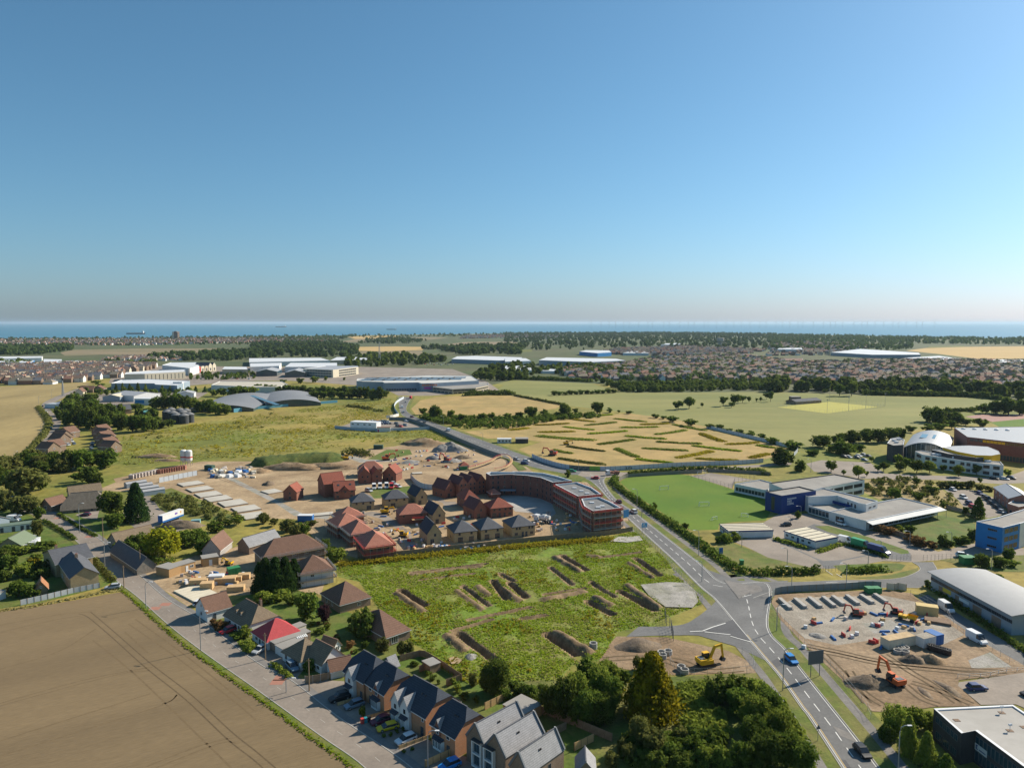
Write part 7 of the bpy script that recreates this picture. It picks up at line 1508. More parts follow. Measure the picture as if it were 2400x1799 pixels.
for a in [('c', 335,800,145,855, 'suv', 'black', 'black car on the drive of the first orange house'),('c', 525,875,305,950, 'car', 'slate', 'blue-grey estate car on the second drive'),('c', 830,1075,645,1135, 'car', 'maroon', 'dark maroon car beside the yellow one'),('c', 950,1150,700,1215, 'sport', 'yellow', 'yellow sports car on the third drive'),('c', 1160,1290,930,1385, 'car', 'white', 'white hatchback on the fourth drive'),('c', 1680,1610,1480,1690, 'car', 'blue', 'blue car cut by the bottom edge'),
 ('b', 655,1000,550,1060, 'car', 'silver', 'silver hatchback before the crimson-roofed bungalow'),('b', 970,1205,1075,1310, 'suv', 'slate', 'blue-grey car behind the clipped hedge'),('b', 245,760,130,800, 'car', 'red', 'red car before the dormered bungalow'),('5', 1700,1400,1740,1370, 'car', 'white', 'white car beside the white-gabled cottage'),('5', 1035,1240,910,1255, 'car', 'silver', 'silver car parked at the ploughed field\'s corner'),('5', 765,620,710,620, 'car', 'maroon', 'purple car in front of the thatched barn'),('5', 85,665,160,668, 'van', 'white', 'white van beside the stable block'),('5', 275,820,320,830, 'car', 'silver', 'pale car beside the white lean-to'),('5', 105,640,165,628, 'car', 'slate', 'dark car behind the farm van'),
 ('e', 1965,400,2055,480, 'car', 'blue', 'bright blue car driving on the main road'),('f', 770,1450,860,1545, 'car', 'black', 'black and white car at the bottom of the main road'),('f', 1725,945,1885,940, 'car', 'navy', 'dark car parked by the site corner'),('f', 1490,225,1590,290, 'van', 'white', 'white pickup on the service road'),('f', 1750,500,1855,555, 'van', 'white', 'white van beside the site fence'),('f', 2330,990,2210,1000, 'car', 'black', 'car nose at the right edge above the office'),
 ('7', 1072,607,1030,583, 'suv', 'white', 'white car passing the scaffolded block'),('7', 940,520,905,495, 'car', 'maroon', 'maroon car behind the scaffolded block'),('7', 740,303,697,300, 'car', 'red', 'red car turning at the junction'),('7', 500,240,545,243, 'car', 'green', 'dark green car behind the traffic island'),('3', 20,1240,58,1248, 'car', 'silver', 'silver car on the road by the field gate, left'),('3', 88,1283,128,1283, 'suv', 'navy', 'dark car waiting near the hoarding'),('3', 100,1255,146,1260, 'car', 'white', 'white car beside the field gate'),
 ('2', 1682,1003,1640,985, 'van', 'white', 'white van on the road ramp'),('2', 1470,928,1440,918, 'car', 'grey', 'grey car on the far road ramp'),('2', 1335,876,1362,880, 'car', 'maroon', 'dark red car at the far bend'),('2', 1280,840,1262,832, 'car', 'slate', 'slate car on the far bend'),('2', 1268,800,1256,788, 'van', 'white', 'white van on the far bend'),('2', 1290,755,1300,742, 'car', 'silver', 'silver car climbing to the supermarket'),('2', 1325,722,1350,705, 'bus', 'red', 'red bus near the supermarket'),
 ('8', 595,690,670,712, 'suv', 'white', 'white car beside the low school wing'),('8', 195,705,115,710, 'car', 'black', 'black car beside the school lawn'),('8', 625,840,720,862, 'van', 'white', 'white van behind the school hut'),('8', 740,875,880,915, 'bus', 'green', 'green minibus beside the clipped hedge'),('8', 890,925,1028,965, 'bus', 'navy', 'dark blue minibus beside the clipped hedge'),('8', 1655,975,1715,980, 'suv', 'white', 'white car near the green cabinet')]: car(*a)
WC = ['white', 'silver', 'black', 'slate', 'grey', 'white', 'red', 'navy']; rr = random.Random(2)
def parked(tl, spots, where, ang):
 for k, (x, y) in enumerate(spots):
  c = WC[rr.randrange(8)]; t = car(tl, x - 15, y - ang, x + 15, y + ang, rr.choice(['car', 'suv', 'car']), c, 'x', parts=False); row(t, c + ' parked car', where, 'car')
parked('8', [(785,110),(830,105),(870,112),(770,125),(835,145),(700,120),(660,118)], 'in the college car park', 3); parked('8', [(1575,385),(1600,402),(1830,435),(1875,465),(1690,472),(1740,525),(1770,555),(1935,520),(1980,555),(2020,595),(1900,485)], 'in the car park beside the red brick building', 6); parked('8', [(1955,305),(2045,308),(2100,303)], 'on the college road', 2)
parked('2', [(965 + 22 * k, 918) for k in range(9)] + [(1075 + 20 * k, 935) for k in range(5)] + [(1215,935),(1225,958),(1250,960),(1290,950),(1300,915)], 'in the meadow car compound', 2); parked('6', [(975,412),(1230,375),(1190,350)], 'beside the estate green', 4); parked('1', [(590,1120),(640,1110),(800,1105),(795,1125),(790,1150),(620,1090)], 'between the brown lane houses', 6); parked('1', [(440,975),(400,835),(370,785),(385,1115)], 'on the lane', -12)
for k, (x, y) in enumerate([(1020,388),(1072,384),(1128,380)]): car('6', x, y - 14, x, y + 12, 'van', 'white', 'white van parked by the estate green, %s of three' % ('left', 'middle', 'right')[k])
car('6', 1170,372,1172,392, 'van', 'red', 'red pickup parked by the estate green')
def lorry(label, tl, x0, y0, x1, y1, drum):
 a, b_ = T(tl, x0, y0), T(tl, x1, y1); d = b_ - a; t = thing('lorry', label, 'lorry', (a + b_) / 2, math.atan2(d.y, d.x)); b = MB(); b.box(2.4,4.4,-1.2,1.2,.6,3.1); b.build('cab', PAINT['white'], t); b = MB(); b.box(3.2,4.45,-1.1,1.1,1.9,2.8); b.build('window', M_glass, t); b = MB(); b.box(-4.4,2.35,-.6,.6,.7,1.0); b.build('chassis', M_black, t)
 if drum:
  b = MB(); b.tube([(-3.6,0,2.6),(-2.4,0,2.6),(.6,0,2.2),(1.9,0,2.0)], .9,14); o = b.build('drum', M_white, t); b = MB(); b.tube([(-1.6,0,2.45),(.2,0,2.25)], 1.35,14); b.build('drum_belly', M_white, o)
 else:
  for k in range(4): b = MB(); b.box(-4.2 + 1.6 * k, -2.8 + 1.6 * k, -1.1,1.1,1.05,2.0 + .4 * (k % 2)); b.build('load', M_palr, t)
 for x in (-3.2,-1.9,3.2):
  for s in (-1,1): b = MB(); b.tube([(x, s * 1.0 - .16,.5),(x, s * 1.0 + .16,.5)], .5,12); b.build('wheel', M_black, t)
lorry('white lorry with brick load at the junction', '7', 925,262,815,272,0); lorry('white concrete mixer lorry in the courtyard', '7', 350,690,190,660,1)
def digger(label, loc, rz, s, m, boom=1.0, reach=.5, turn=0.):
 t = thing('excavator', label, 'excavator', loc, rz); t.scale = (s,) * 3
 for sy in (-1,1): b = MB(); b.add([(-1.7, sy * 1.05 - .3,0),(1.7, sy * 1.05 - .3,0),(2.1, sy * 1.05 - .3,.45),(1.7, sy * 1.05 - .3,.9),(-1.7, sy * 1.05 - .3,.9),(-2.1, sy * 1.05 - .3,.45),(-1.7, sy * 1.05 + .3,0),(1.7, sy * 1.05 + .3,0),(2.1, sy * 1.05 + .3,.45),(1.7, sy * 1.05 + .3,.9),(-1.7, sy * 1.05 + .3,.9),(-2.1, sy * 1.05 + .3,.45)], [(0,1,2,3,4,5),(11,10,9,8,7,6)] + [(i, 6 + i, 6 + (i + 1) % 6,(i + 1) % 6) for i in range(6)]); b.build('track', M_black, t)
 b = MB(); b.box(-2.2,1.3,-1.3,1.3,.95,1.25); b.box(-2.4,-.6,-1.3,1.3,1.253,2.2); b.box(-.6,1.2,-1.3,-.2,1.253,1.9); b.build('house', m, t); b = MB(); b.box(-2.1,-.9,-.9,.9,2.203,2.3); b.build('engine_cover', M_gfr, t)
 b = MB(); b.add([(-.5,.25,1.26),(1.2,.25,1.26),(1.35,.25,2.1),(.9,.25,3.0),(-.5,.25,3.0),(-.5,1.3,1.26),(1.2,1.3,1.26),(1.35,1.3,2.1),(.9,1.3,3.0),(-.5,1.3,3.0)], [(0,1,2,3,4),(9,8,7,6,5),(0,5,6,1),(1,6,7,2),(2,7,8,3),(3,8,9,4),(4,9,5,0)]); c = b.build('cab', M_glass, t); b = MB(); b.box(-.6,1.0,.2,1.35,3.01,3.1); b.build('cab_roof', m, c)
 p0 = Vector((.9,0,1.6)); p1 = p0 + Vector((2.2 * reach, 0,2.6 * boom)); p2 = p1 + Vector((2.3 * reach + .5,0,.2 * boom)); p3 = p2 + Vector((.5,0,-2.9 * boom))
 b = MB(); b.bar(p0, p1,.42,.6); b.bar(p1, p2,.4,.5); b.build('boom', m, t); b = MB(); b.bar(p2 + Vector((-.1,0,.3)), p3,.34,.42); b.build('stick', m, t)
 b = MB(); q = p3; b.add([(q.x - .1,-.55, q.z + .2),(q.x + .5,-.55, q.z - .2),(q.x + .1,-.55, q.z - .9),(q.x - .8,-.55, q.z - .7),(q.x - .1,.55, q.z + .2),(q.x + .5,.55, q.z - .2),(q.x + .1,.55, q.z - .9),(q.x - .8,.55, q.z - .7)], [(0,1,5,4),(1,2,6,5),(2,3,7,6),(0,3,2,1),(4,5,6,7)]); b.build('bucket', M_gfr, t)
 b = MB(); b.tube([p0 + Vector((.6,0,-.1)), p0.lerp(p1,.75)], .1,6); b.build('ram', M_steel, t); return t
MO = flat('digger_orange', (.62,.13,.03)); MY = flat('digger_yellow', (.70,.40,.01)); MR = flat('digger_red', (.45,.07,.04))
digger('big yellow excavator with raised boom near the golden conifer', T('e', 1130,485),.35,1.1, MY, 1.1,.62); digger('large orange excavator in the middle of the right-hand site', T('f', 1090,900),1.85,1.05, MO, 1.15,.75); digger('small red excavator left of the gravel pad', T('f', 765,305),2.9,.8, MR, .9,.6); digger('small red and white excavator behind the gravel pad', T('f', 1105,290),2.7,.75, MR, .9,.6)
digger('dark excavator at the left of the straw field', T('3', 350,1205),2.8,1.3, MR, .8,.8); digger('yellow excavator on the straw field by the weeds', T('3', 470,1112),0,1.0, MY, .5,.6); digger('little yellow digger beside the square cabin', T('5', 1975,1045),2.9,.7, MY, .7,.5); digger('yellow digger beside the nearest pink roof', T('6', 1270,800),3.0,.9, MY, .6,.7); digger('red excavator among grey heaps at the site\'s back', T('6', 1650,155),2.6,1.2, MR, 1., .7); digger('orange excavator behind the pale red hipped house', T('6', 1125,140),.2,1.2, MO, .7,.7); digger('yellow telescopic loader among the buff houses', T('6', 1120,600),.1,1.0, MY, .5,.5); digger('yellow loader by the haul road bend', T('6', 775,135),.1,1.1, MY, .4,.5)
t = thing('dumper', 'yellow site dumper beside the red and white excavator', 'dumper', T('f', 1205,345),-.7); b = MB(); b.add([(.2,-1.1,1.0),(2.4,-1.1,.9),(2.8,-1.1,1.9),(0,-1.1,2.0),(.2,1.1,1.0),(2.4,1.1,.9),(2.8,1.1,1.9),(0,1.1,2.0)], [(0,1,5,4),(0,3,2,1),(4,5,6,7),(1,2,6,5),(0,4,7,3)]); b.build('skip', MY, t); b = MB(); b.box(-2.4,-.1,-.9,.9,.7,1.6); b.build('body', MY, t)
for x in (-1.7,1.4):
 for s in (-1,1): b = MB(); b.tube([(x, s * 1.1 - .25,.6),(x, s * 1.1 + .25,.6)], .6,12); b.build('wheel', M_black, t)
b = MB(); b.bar((-1.2,-.6,1.6),(-1.2,-.6,2.8),.1); b.bar((-1.2,.6,1.6),(-1.2,.6,2.8),.1); b.bar((-1.2,-.65,2.8),(-1.2,.65,2.8),.1); b.build('roll_bar', M_black, t)
# == lamp posts, poles and signs
def lamp(tl, x, yb, yt, desc, where, arm=1, wood_=False):
 p = T(tl, x, yb); h = ztop(p, TP(tl, x, yt)[1]); t = link('telegraph_pole' if wood_ else 'street_lamp', None, None, p)
 b = MB()
 if wood_: b.tube([(0,0,0),(0,0, h)], .17,7,.12); b.build('pole', M_wood, t); b = MB(); b.box(-.5,.5,-.05,.05, h - .6, h - .48); b.build('crossarm', M_wood, t); return row(t, desc, where, 'pole')
 b.tube([(0,0,0),(0,0, h * .85),(arm * .25,0, h * .96),(arm * .9,0, h),(arm * 1.6,0, h)], .12,6,.07); b.build('pole', M_steel, t); b = MB(); b.cbox((arm * 1.9,0, h),(.9,.35,.16)); b.build('lamp_head', M_wmetal, t); return row(t, desc, where, 'street lamp')
for tl, x, yb, yt in [('5', 690,770,510),('5', 908,1085,850),('5', 1262,1415,1190),('a', 1735,458,118),('b', 945,1560,1370),('c', 1315,1655,1200),('g', 590,480,320)]: lamp(tl, x, yb, yt, 'slim street lamp', 'along the street', 1)
for tl, x, yb, yt in [('5', 892,838,640),('5', 1215,1110,910),('5', 1072,1245,1050),('b', 675,1130,790),('b', 1243,1540,1120),('5', 800,1050,940)]: lamp(tl, x, yb, yt, 'timber telegraph pole', 'along the street', 1, True)
for tl, x, yb, yt in [('e', 1922,742,305),('f', 75,435,205),('f', 1125,1620,1250),('7', 1080,570,388),('7', 1612,968,745),('7', 575,235,140),('2', 1620,950,865),('2', 1410,870,800),('2', 1960,1090,1010),('7', 1640,1190,1010),('7', 1120,640,553)]: lamp(tl, x, yb, yt, 'tall street lamp', 'beside the main road', 1 if tl in 'ef' else -1)
for tl, x, yb, yt in [('8', 203,1262,1055),('8', 675,1245,1028),('8', 865,1040,920),('8', 165,1045,898),('8', 1930,1090,905),('8', 285,605,535),('8', 975,905,830),('8', 1585,870,760),('8', 195,690,630),('7', 1985,890,760),('8', 1225,870,750),('8', 370,245,130),('8', 740,260,170)]: lamp(tl, x, yb, yt, 'street lamp', 'on the school side', -1)
for tl, x, yb, yt in [('1', 125,1255,1170),('1', 355,1030,935),('1', 335,760,690),('1', 445,705,640),('1', 1065 + 670,590,530),('2', 250,520,460)]: lamp(tl, x, yb, yt, 'pale lamp post', 'in the left distance', 1)
t = thing('road_sign', 'large grey-backed road sign beside the main road footpath', 'sign', T('f', 408,830),.25)
b = MB(); b.box(-2.2,2.2,-.05,.05,3.4,6.9); b.build('panel', M_gfr, t)
for s in (-1.3,1.3): b = MB(); b.tube([(s, .1,0),(s, .1,6.8)], .09,6); b.build('post', M_gfr, t)
t = thing('road_sign', 'blue direction sign between field and road by the scaffolded block', 'sign', T('7', 1143,772),.3); b = MB(); b.box(-1.3,1.3,-.05,.05,2.6,4.6); b.build('panel', flat('sign_blue', (.12,.38,.62)), t); b = MB(); b.box(-.9,.2,-.08,-.06,3.6,4.2); b.box(-.9,.8,-.08,-.06,2.9,3.2); b.build('print', M_white, t)
for s in (-.8,.8): b = MB(); b.tube([(s, .1,0),(s, .1,4.5)], .07,6); b.build('post', M_steel, t)
t = thing('road_sign', 'small triangular warning sign at the bottom of the main road verge', 'sign', T('f', 432,1385),.2); b = MB(); b.add([(-.6,0,2.7),(.6,0,2.7),(0,0,3.7),(-.6,.05,2.7),(.6,.05,2.7),(0,.05,3.7)], [(0,1,2),(5,4,3),(0,3,4,1),(1,4,5,2),(2,5,3,0)]); b.build('panel', M_gfr, t); b = MB(); b.tube([(0,.1,0),(0,.1,3.3)], .06,6); b.build('post', M_steel, t)
t = thing('site_sign', 'blue school board on the lawn beside the hedge', 'sign', T('7', 1805,970),.2); b = MB(); b.box(-.8,.8,-.06,.06,.9,3.4); b.build('panel', M_bluep, t)
for s in (-.6,.6): b = MB(); b.tube([(s, .1,0),(s, .1,3.3)], .06,6); b.build('post', M_steel, t)
simple_box('utility_cabinet', 'dark green utility cabinet beside the school entrance', 'cabinet', T('8', 1695,1045), T('8', 1800,1045),3.5,2.6, M_green, M_green); simple_box('utility_cabinet', 'green kiosk on the lawn above the side road', 'cabinet', T('7', 1975,1045), T('7', 2003,1045),1.5,1.6, M_green, M_green)
# == things on the right-hand site and the field corner
for k, (x0, y0, x1, y1) in enumerate([(100,170,195,255),(232,170,322,245),(355,160,455,240),(475,155,575,235),(560,150,655,220),(680,142,780,215),(800,138,905,205),(922,132,1025,200)]):
 a, b_ = T('f', x0, y0), T('f', x1, y1); t = link('concrete_beam', None, None, (a + b_) / 2, math.atan2((b_ - a).y, (b_ - a).x)); b = MB(); L = (b_ - a).length; b.box(-L / 2, L / 2,-.6,.6,.1,1.0); b.build('beam', M_conc, t); b = MB(); b.box(-L / 2 - .2, L / 2 + .2,-.9,.9,.1,.35); b.build('base', M_gravel, t); row(t, 'long concrete ground beam', 'in the right-hand site', 'beam')
container('cream rusty-topped container on the right-hand site', T('f', 1045,605), T('f', 1272,560),3,2.8, M_cream, mat('rusty_cream', (.5,.36,.2),.8,.3,.6)); container('white container beside the black pipes', T('f', 1345,590), T('f', 1450,565),3,2.8, M_white, M_rubble); container('blue container beside the black pipes', T('f', 1450,565), T('f', 1518,550),4,2.9, M_bluep)
for k in range(2): container('green skip under the site hoarding, %s of two' % ('left', 'right')[k], T('f', 865 + 63 * k, 118), T('f', 922 + 63 * k, 116),2.6,1.9, M_green)
stack(T('f', 1370,290),6,3,3, mat('yellow_insulation', (.6,.45,.2),.8,.1,1), 'pale yellow insulation stack', 'beside the service road', -.4,3, 'insulation_stack', 'stack'); stack(T('f', 1465,360),7,4,.9, M_brick_b, 'brown board stack', 'beside the service road', -.5,2, 'timber_stack', 'timber stack')
def ring(tl, x, y, r, h, where, m=None):
 t = link('concrete_ring', None, None, T(tl, x, y)); b = MB(); n = 16; v = []
 for rr_, z in ((r, 0),(r, h),(r * .78, h),(r * .78,.05)): v += [(rr_ * math.cos(6.283 * j / n), rr_ * math.sin(6.283 * j / n), z) for j in range(n)]
 b.add(v, [(i * n + j, i * n + (j + 1) % n, (i + 1) * n + (j + 1) % n, (i + 1) * n + j) for i in range(3) for j in range(n)]); b.build('ring', m or M_conc, t); b = MB(); b.lathe([(r * .77,.06),(r * .76,.08)], n); b.build('base', M_trench, t); return row(t, 'concrete pipe ring', where, 'pipe ring')
for x, y in ((665,375),(678,405),(735,365),(870,525),(905,560)): ring('e', x, y, 1.1,1.2, 'round the yellow excavator')
ring('d', 1770,215,1.1,2.0, 'standing on the green field'); ring('d', 1700,205,1.2,.5, 'standing on the green field')
for x, y in ((1120,625),(1150,600),(1185,600),(1185,632)): ring('f', x, y, 1.1,1.0, 'beside the cream container')
for k in range(8): ring('f', 1410 + 20 * k, 600 + 6 * k, 1.0,1.6, 'in the black stack beside the blue container', M_black)
heap('dark spoil heap left of the large orange excavator', T('f', 860,890),5.5,4,2.2, M_heapd, 1); heap('dark spoil heap behind the orange excavator, left', T('f', 1250,695),3,2.6,1.8, M_heapd, 2); heap('brown spoil heap behind the orange excavator, right', T('f', 1400,690),3.6,3,1.9, M_heap, 3); heap('pale rubble heap on the left of the site', T('f', 430,480),3,2,.7, M_heapg, 4); heap('pile of pale stones on the green field', T('c', 1830,325),2.6,2.2,1.3, M_heapg, 5)
ridge_mesh('soil_bank', 'flat-topped brown soil bank beside the access road', [T('e', 170,300), T('e', 400,285), T('e', 700,270)], 4,2.0, M_heapd, 'soil bank'); ridge_mesh('soil_bank', 'low dark ridge of turned earth along the site\'s right', [T('f', 1280,900), T('f', 1400,1010), T('f', 1480,1080)], 1.5,.8, M_heapd, 'soil bank'); ridge_mesh('soil_bank', 'long low ridge of turned earth beside the car park corner', [T('f', 1380,840), T('f', 1560,930), T('f', 1720,1060)], 1.5,.6, M_heapd, 'soil bank')
t = thing('wheelie_bins', 'red and teal bins at the end of the second drive', 'bin', T('c', 560,1100),.5)
for k, m in enumerate((M_redrail, flat('teal_bin', (.03,.25,.3)), M_black)): b = MB(); b.box(-1.2 + .8 * k, -.55 + .8 * k, -.35,.35,0,1.1); o = b.build('bin', m, t); b = MB(); b.box(-1.22 + .8 * k, -.53 + .8 * k, -.4,.38,1.103,1.18); b.build('lid', m, o)
for nm, m, w_, lines in [('wheel_ruts', M_rut, .34, [[(680,142),(760,172),(950,330),(1250,600),(1600,880),(1960,1220),(2212,1420),(2400,1600)], [(780,125),(830,165),(1000,310),(1300,570),(1650,840),(2000,1160),(2212,1330),(2400,1490)], [(1530,840),(1480,890),(1400,920)]]),
 ('wheel_ruts', M_rut2,.42, [[(-100,945),(0,915),(700,720),(1200,620),(1320,605)], [(-100,965),(0,937),(700,745),(1100,650),(1290,632)], [(-100,1400),(0,1370),(600,1185),(1400,930),(1530,840)], [(1270,1460),(1700,1290),(1990,1215)], [(1350,1470),(1900,1260),(2050,1265)], [(1110,230),(1500,500),(2000,880),(2212,1060)], [(1170,190),(1600,500),(2212,990)], [(1080,300),(1280,480)], [(800,370),(1150,650),(1700,1180),(2000,1475)], [(0,300),(500,190),(700,160)], [(0,240),(500,150),(780,125)], [(0,1240),(700,1020),(1300,830)], [(0,620),(500,470),(830,270)]])]:
 for ln in lines:
  q = smooth_line([T('a', *p) for p in ln], 6); strip(nm, offset(q, w_ / 2), offset(q, -w_ / 2),.017, m)
for tl, z, ln in [('f', .125, [(330,560),(620,620),(1000,700),(1600,760),(2050,790)]),('f', .125, [(340,590),(640,650),(1000,725),(1600,790),(1900,830)]),('f', .125, [(700,780),(820,960),(1000,1080)]),('f', .125, [(1180,900),(1330,1020),(1480,1075)]),('f', .125, [(1240,880),(1500,960),(1760,1070)]),('f', .125, [(480,640),(640,800),(860,1060)]),('f', .125, [(1000,640),(1250,800),(1420,900),(1640,1060)]),('e', .064, [(760,420),(900,450),(1150,540),(1500,520)]),('e', .064, [(60,420),(400,400),(700,430),(1000,560)]),
 ('6', .064, [(-300,300),(0,380),(300,330),(700,300),(860,240)]),('6', .064, [(200,280),(420,250),(700,205),(900,165)]),('6', .064, [(1150,180),(1350,130),(1560,170),(1850,110)]),('6', .064, [(1180,200),(1400,155),(1600,190),(1880,140)]),('6', .064, [(950,640),(1150,720),(1350,740),(1700,700)])]:
 q = smooth_line([T(tl, *p) for p in ln], 6); a_ = .9 if tl == 'f' else 1.1
 for s_ in (-a_, a_): strip('wheel_ruts', offset(q, s_ + .28), offset(q, s_ - .28), z, M_dirtd if tl == '6' else M_rut)
# == haze over land and sea
hm = bpy.data.materials.new('haze_air'); hm.use_nodes = True; hn = hm.node_tree; hn.nodes.clear(); pv = hn.nodes.new('ShaderNodeVolumePrincipled'); pv.inputs['Color'].default_value = (.62,.82,1,1); pv.inputs['Density'].default_value = 2.4e-5; pv.inputs['Anisotropy'].default_value = .2; ho = hn.nodes.new('ShaderNodeOutputMaterial'); hn.links.new(pv.outputs[0], ho.inputs['Volume'])
b = MB(); b.box(-175000,175000,-600,180000,-4,170); setp(b.build('haze', hm), kind='stuff')
# == trees, bushes and hedges, read off the photograph
MIX = {'oak': ('oak', 'oak', 'mid'), 'mid': ('mid', 'mid', 'oak', 'light'), 'olive': ('olive', 'olive', 'mid'), 'light': ('light', 'mid')}
def many(tl, kind, col, desc, where, data, cat='tree', trunk=True):
 for d in data: treepx(tl, d[0], d[1], d[2], d[3], kind, random.choice(MIX.get(col, (col,))), desc, where, cat, trunk)
N = 'round'
many('1', N, 'oak', 'dark leafy tree', 'in the wood beside the lane', [(580,945,790,140),(660,970,770,160),(760,985,780,160),(850,970,760,160),(700,890,725,150),(930,910,745,130),(600,860,738,120),(800,880,705,140),(880,985,850,120)])
many('1', N, 'oak', 'dark leafy tree', 'in the clump before the storage tanks', [(1040,990,850,150),(1130,1005,850,160),(1230,1005,850,160),(1310,995,870,120),(1090,840,760,110),(1180,830,750,100),(1020,910,820,100),(1280,870,800,90),(1450,965,885,100),(1400,975,905,80)])
many('1', N, 'mid', 'green tree', 'in the belt left of the sports centre', [(1340,805,690,130),(1420,805,670,140),(1500,805,660,140),(1580,805,672,140),(1650,815,690,130),(1720,835,720,130),(1800,845,720,140),(1880,855,740,140),(1950,855,760,110),(620,780,660,160),(760,770,665,150),(820,590,555,80),(860,610,580,80),(700,640,600,60)])
many('1', N, 'mid', 'green tree', 'behind the sports centre roof', [(1850,695,630,100),(1920,700,620,100),(2000,705,610,120),(2080,695,600,120),(2160,695,600,120)])
many('1', 'cone', 'light', 'slim young tree', 'in front of the grey-blue retail shed', [(1000,655,590,36),(1057,660,585,40),(1118,660,590,40),(1190,655,580,40),(1255,655,590,38),(1400,660,600,38),(1468,660,610,36),(1690,660,610,40),(1770,660,610,45)])
R_ = random.Random(4)
many('2', N, 'oak', 'dark tree', 'in the belt behind the sports centre', [(20 + 62 * k, 655 + 4.2 * k + R_.uniform(-8,8),592 + 1.2 * k + R_.uniform(-10,12),95) for k in range(18)] + [(500 + 75 * k, 725 - 2 * k, 640,100) for k in range(9)])
many('2', N, 'light', 'bright small tree', 'on the supermarket lawn', [(380,590,530,70),(505,580,515,75),(600,565,520,45),(760,560,530,30),(230,590,545,60)])
many('5', N, 'oak', 'big dark tree', 'in the row below the brown lane houses', [(290,245,80,200),(430,240,70,200),(560,235,50,200),(680,235,40,200),(880,215,38,240),(780,200,60,150)])
many('5', N, 'olive', 'broad olive-green tree', 'at the left edge above the farm', [(200,445,200,340),(60,420,230,180),(330,400,250,160),(20,590,380,170),(150,610,450,220),(255,600,445,160),(330,650,540,100),(310,800,640,110),(130,300,190,120)])
many('5', N, 'oak', 'dark tree', 'behind the thatched barn', [(740,345,190,180),(820,370,240,150),(660,330,250,110)])
treepx('5', 940,650,405,230, N, 'oak', 'broad dark tree left of the black cypress', 'beside the barn yard'); treepx('5', 1155,680,355,220, 'cone', 'dark', 'tall black-green cypress', 'beside the barn yard'); treepx('5', 975,735,600,170, N, 'mid', 'green lower tree', 'at the foot of the barn-yard trees')
many('5', N, 'mid', 'leafy garden tree', 'in the gardens left of the brick houses', [(60,965,870,130),(170,970,880,160),(300,930,850,180),(390,905,840,130),(60,1095,960,160),(200,1155,1030,190),(350,1120,1000,140),(130,1330,1190,170),(220,1330,1220,150),(300,1320,1260,100),(20,1000,900,120),(440,900,850,80)])
treepx('5', 270,1060,985,105, N, 'gold', 'yellow-leaved garden tree', 'among the dark gardens'); treepx('5', 1370,990,755,300, 'willow', 'willow', 'big yellow-green weeping willow', 'behind the roadside stone barn')
many('5', N, 'oak', 'dark tree', 'round the weeping willow', [(1185,890,770,180),(1010,925,850,140)])
many('5', N, 'mid', 'leafy tree', 'between the willow and the scrub', [(1600,900,735,200),(1520,880,760,150),(1690,880,740,170),(1745,960,810,180),(1850,770,665,150),(1960,720,650,110),(2050,705,620,140),(1890,870,790,80)])
many('6', N, 'olive', 'scrubby tree', 'above the old grey-tiled cottage', [(50,695,600,120),(150,715,640,100),(260,765,650,160),(400,785,670,140),(470,725,660,100),(330,800,700,120)])
many('6', 'bush', 'mid', 'rounded green bush', 'beside the scaffolded brown house', [(600,905,810,100),(640,960,870,100)], 'bush'); treepx('6', 672,1020,895,190, 'bush', 'light', 'big pale green bush', 'beside the scaffolded white house', 'bush')
many('6', 'cone', 'dark', 'tall black-green cypress', 'in front of the white house shell', [(70,1300,1005,200),(160,1310,1000,210),(240,1295,1000,210),(320,1240,1010,170),(20,1290,1040,150)])
many('6', 'bush', 'light', 'straggly pale shrub', 'below the black cypresses', [(200,1335,1240,160),(60,1380,1270,160),(290,1390,1300,120)], 'shrub')
treepx('b', 1200,640,265,340, N, 'mid', 'round green tree', 'behind the crimson-roofed bungalow'); treepx('b', 1440,670,415,180, N, 'copper', 'purple-leaved tree', 'beside the new brown house'); treepx('b', 1905,880,495,420, N, 'oak', 'big round dark tree', 'in front of the brown-hipped bungalow')
many('b', 'bush', 'light', 'bright green shrub', 'in the front gardens by the street', [(400,860,705,190),(290,890,790,170),(360,960,880,120),(440,1055,895,180),(1240,1290,1130,190),(610,720,650,90),(530,450,390,110)], 'shrub')
many('b', 'bush', 'rust', 'flowering mixed shrub', 'before the dormered bungalow', [(50,760,620,140),(130,720,640,130),(-10,700,600,110)], 'shrub')
many('b', 'bush', 'mid', 'garden shrub', 'in the back gardens behind the bungalows', [(1400,810,720,110),(1320,800,750,90),(1225,800,730,80),(1950,1000,900,120),(620,420,300,200),(860,380,240,260),(740,420,310,180),(1000,440,310,170)], 'shrub'); treepx('b', 1760,1000,890,140, 'bush', 'rust', 'rust-brown shrub', 'behind the little summer house', 'shrub')
many('c', N, 'olive', 'airy olive tree', 'behind the first orange house', [(755,260,80,200),(985,300,110,120),(1080,290,95,130)])
treepx('c', 520,1045,905,100, N, 'light', 'thin young street tree', 'beside the drives'); many('c', 'bush', 'mid', 'small planted shrub', 'on the strips between the drives', [(700,470,420,60),(780,1290,1240,60),(860,1270,1220,60),(940,1240,1190,60),(1010,1210,1160,60),(1020,1480,1430,60),(1120,1450,1400,60),(1150,420,360,110)], 'shrub')
treepx('d', 590,780,325,340, 'tallbush', 'oak', 'tall ivy-clad tree', 'at the corner of the green field'); treepx('d', 450,740,430,150, 'tallbush', 'oak', 'narrow dark tree', 'left of the ivy-clad tree'); treepx('d', 310,660,480,120, 'bush', 'olive', 'small olive bush', 'on the field edge left of the ivy tree', 'bush')
many('d', 'bush', 'mid', 'dense green bush', 'between the garden room and the field', [(880,810,620,230),(1000,860,660,240),(1070,920,740,170),(700,830,690,170),(800,720,600,150),(1150,780,640,170)], 'bush')
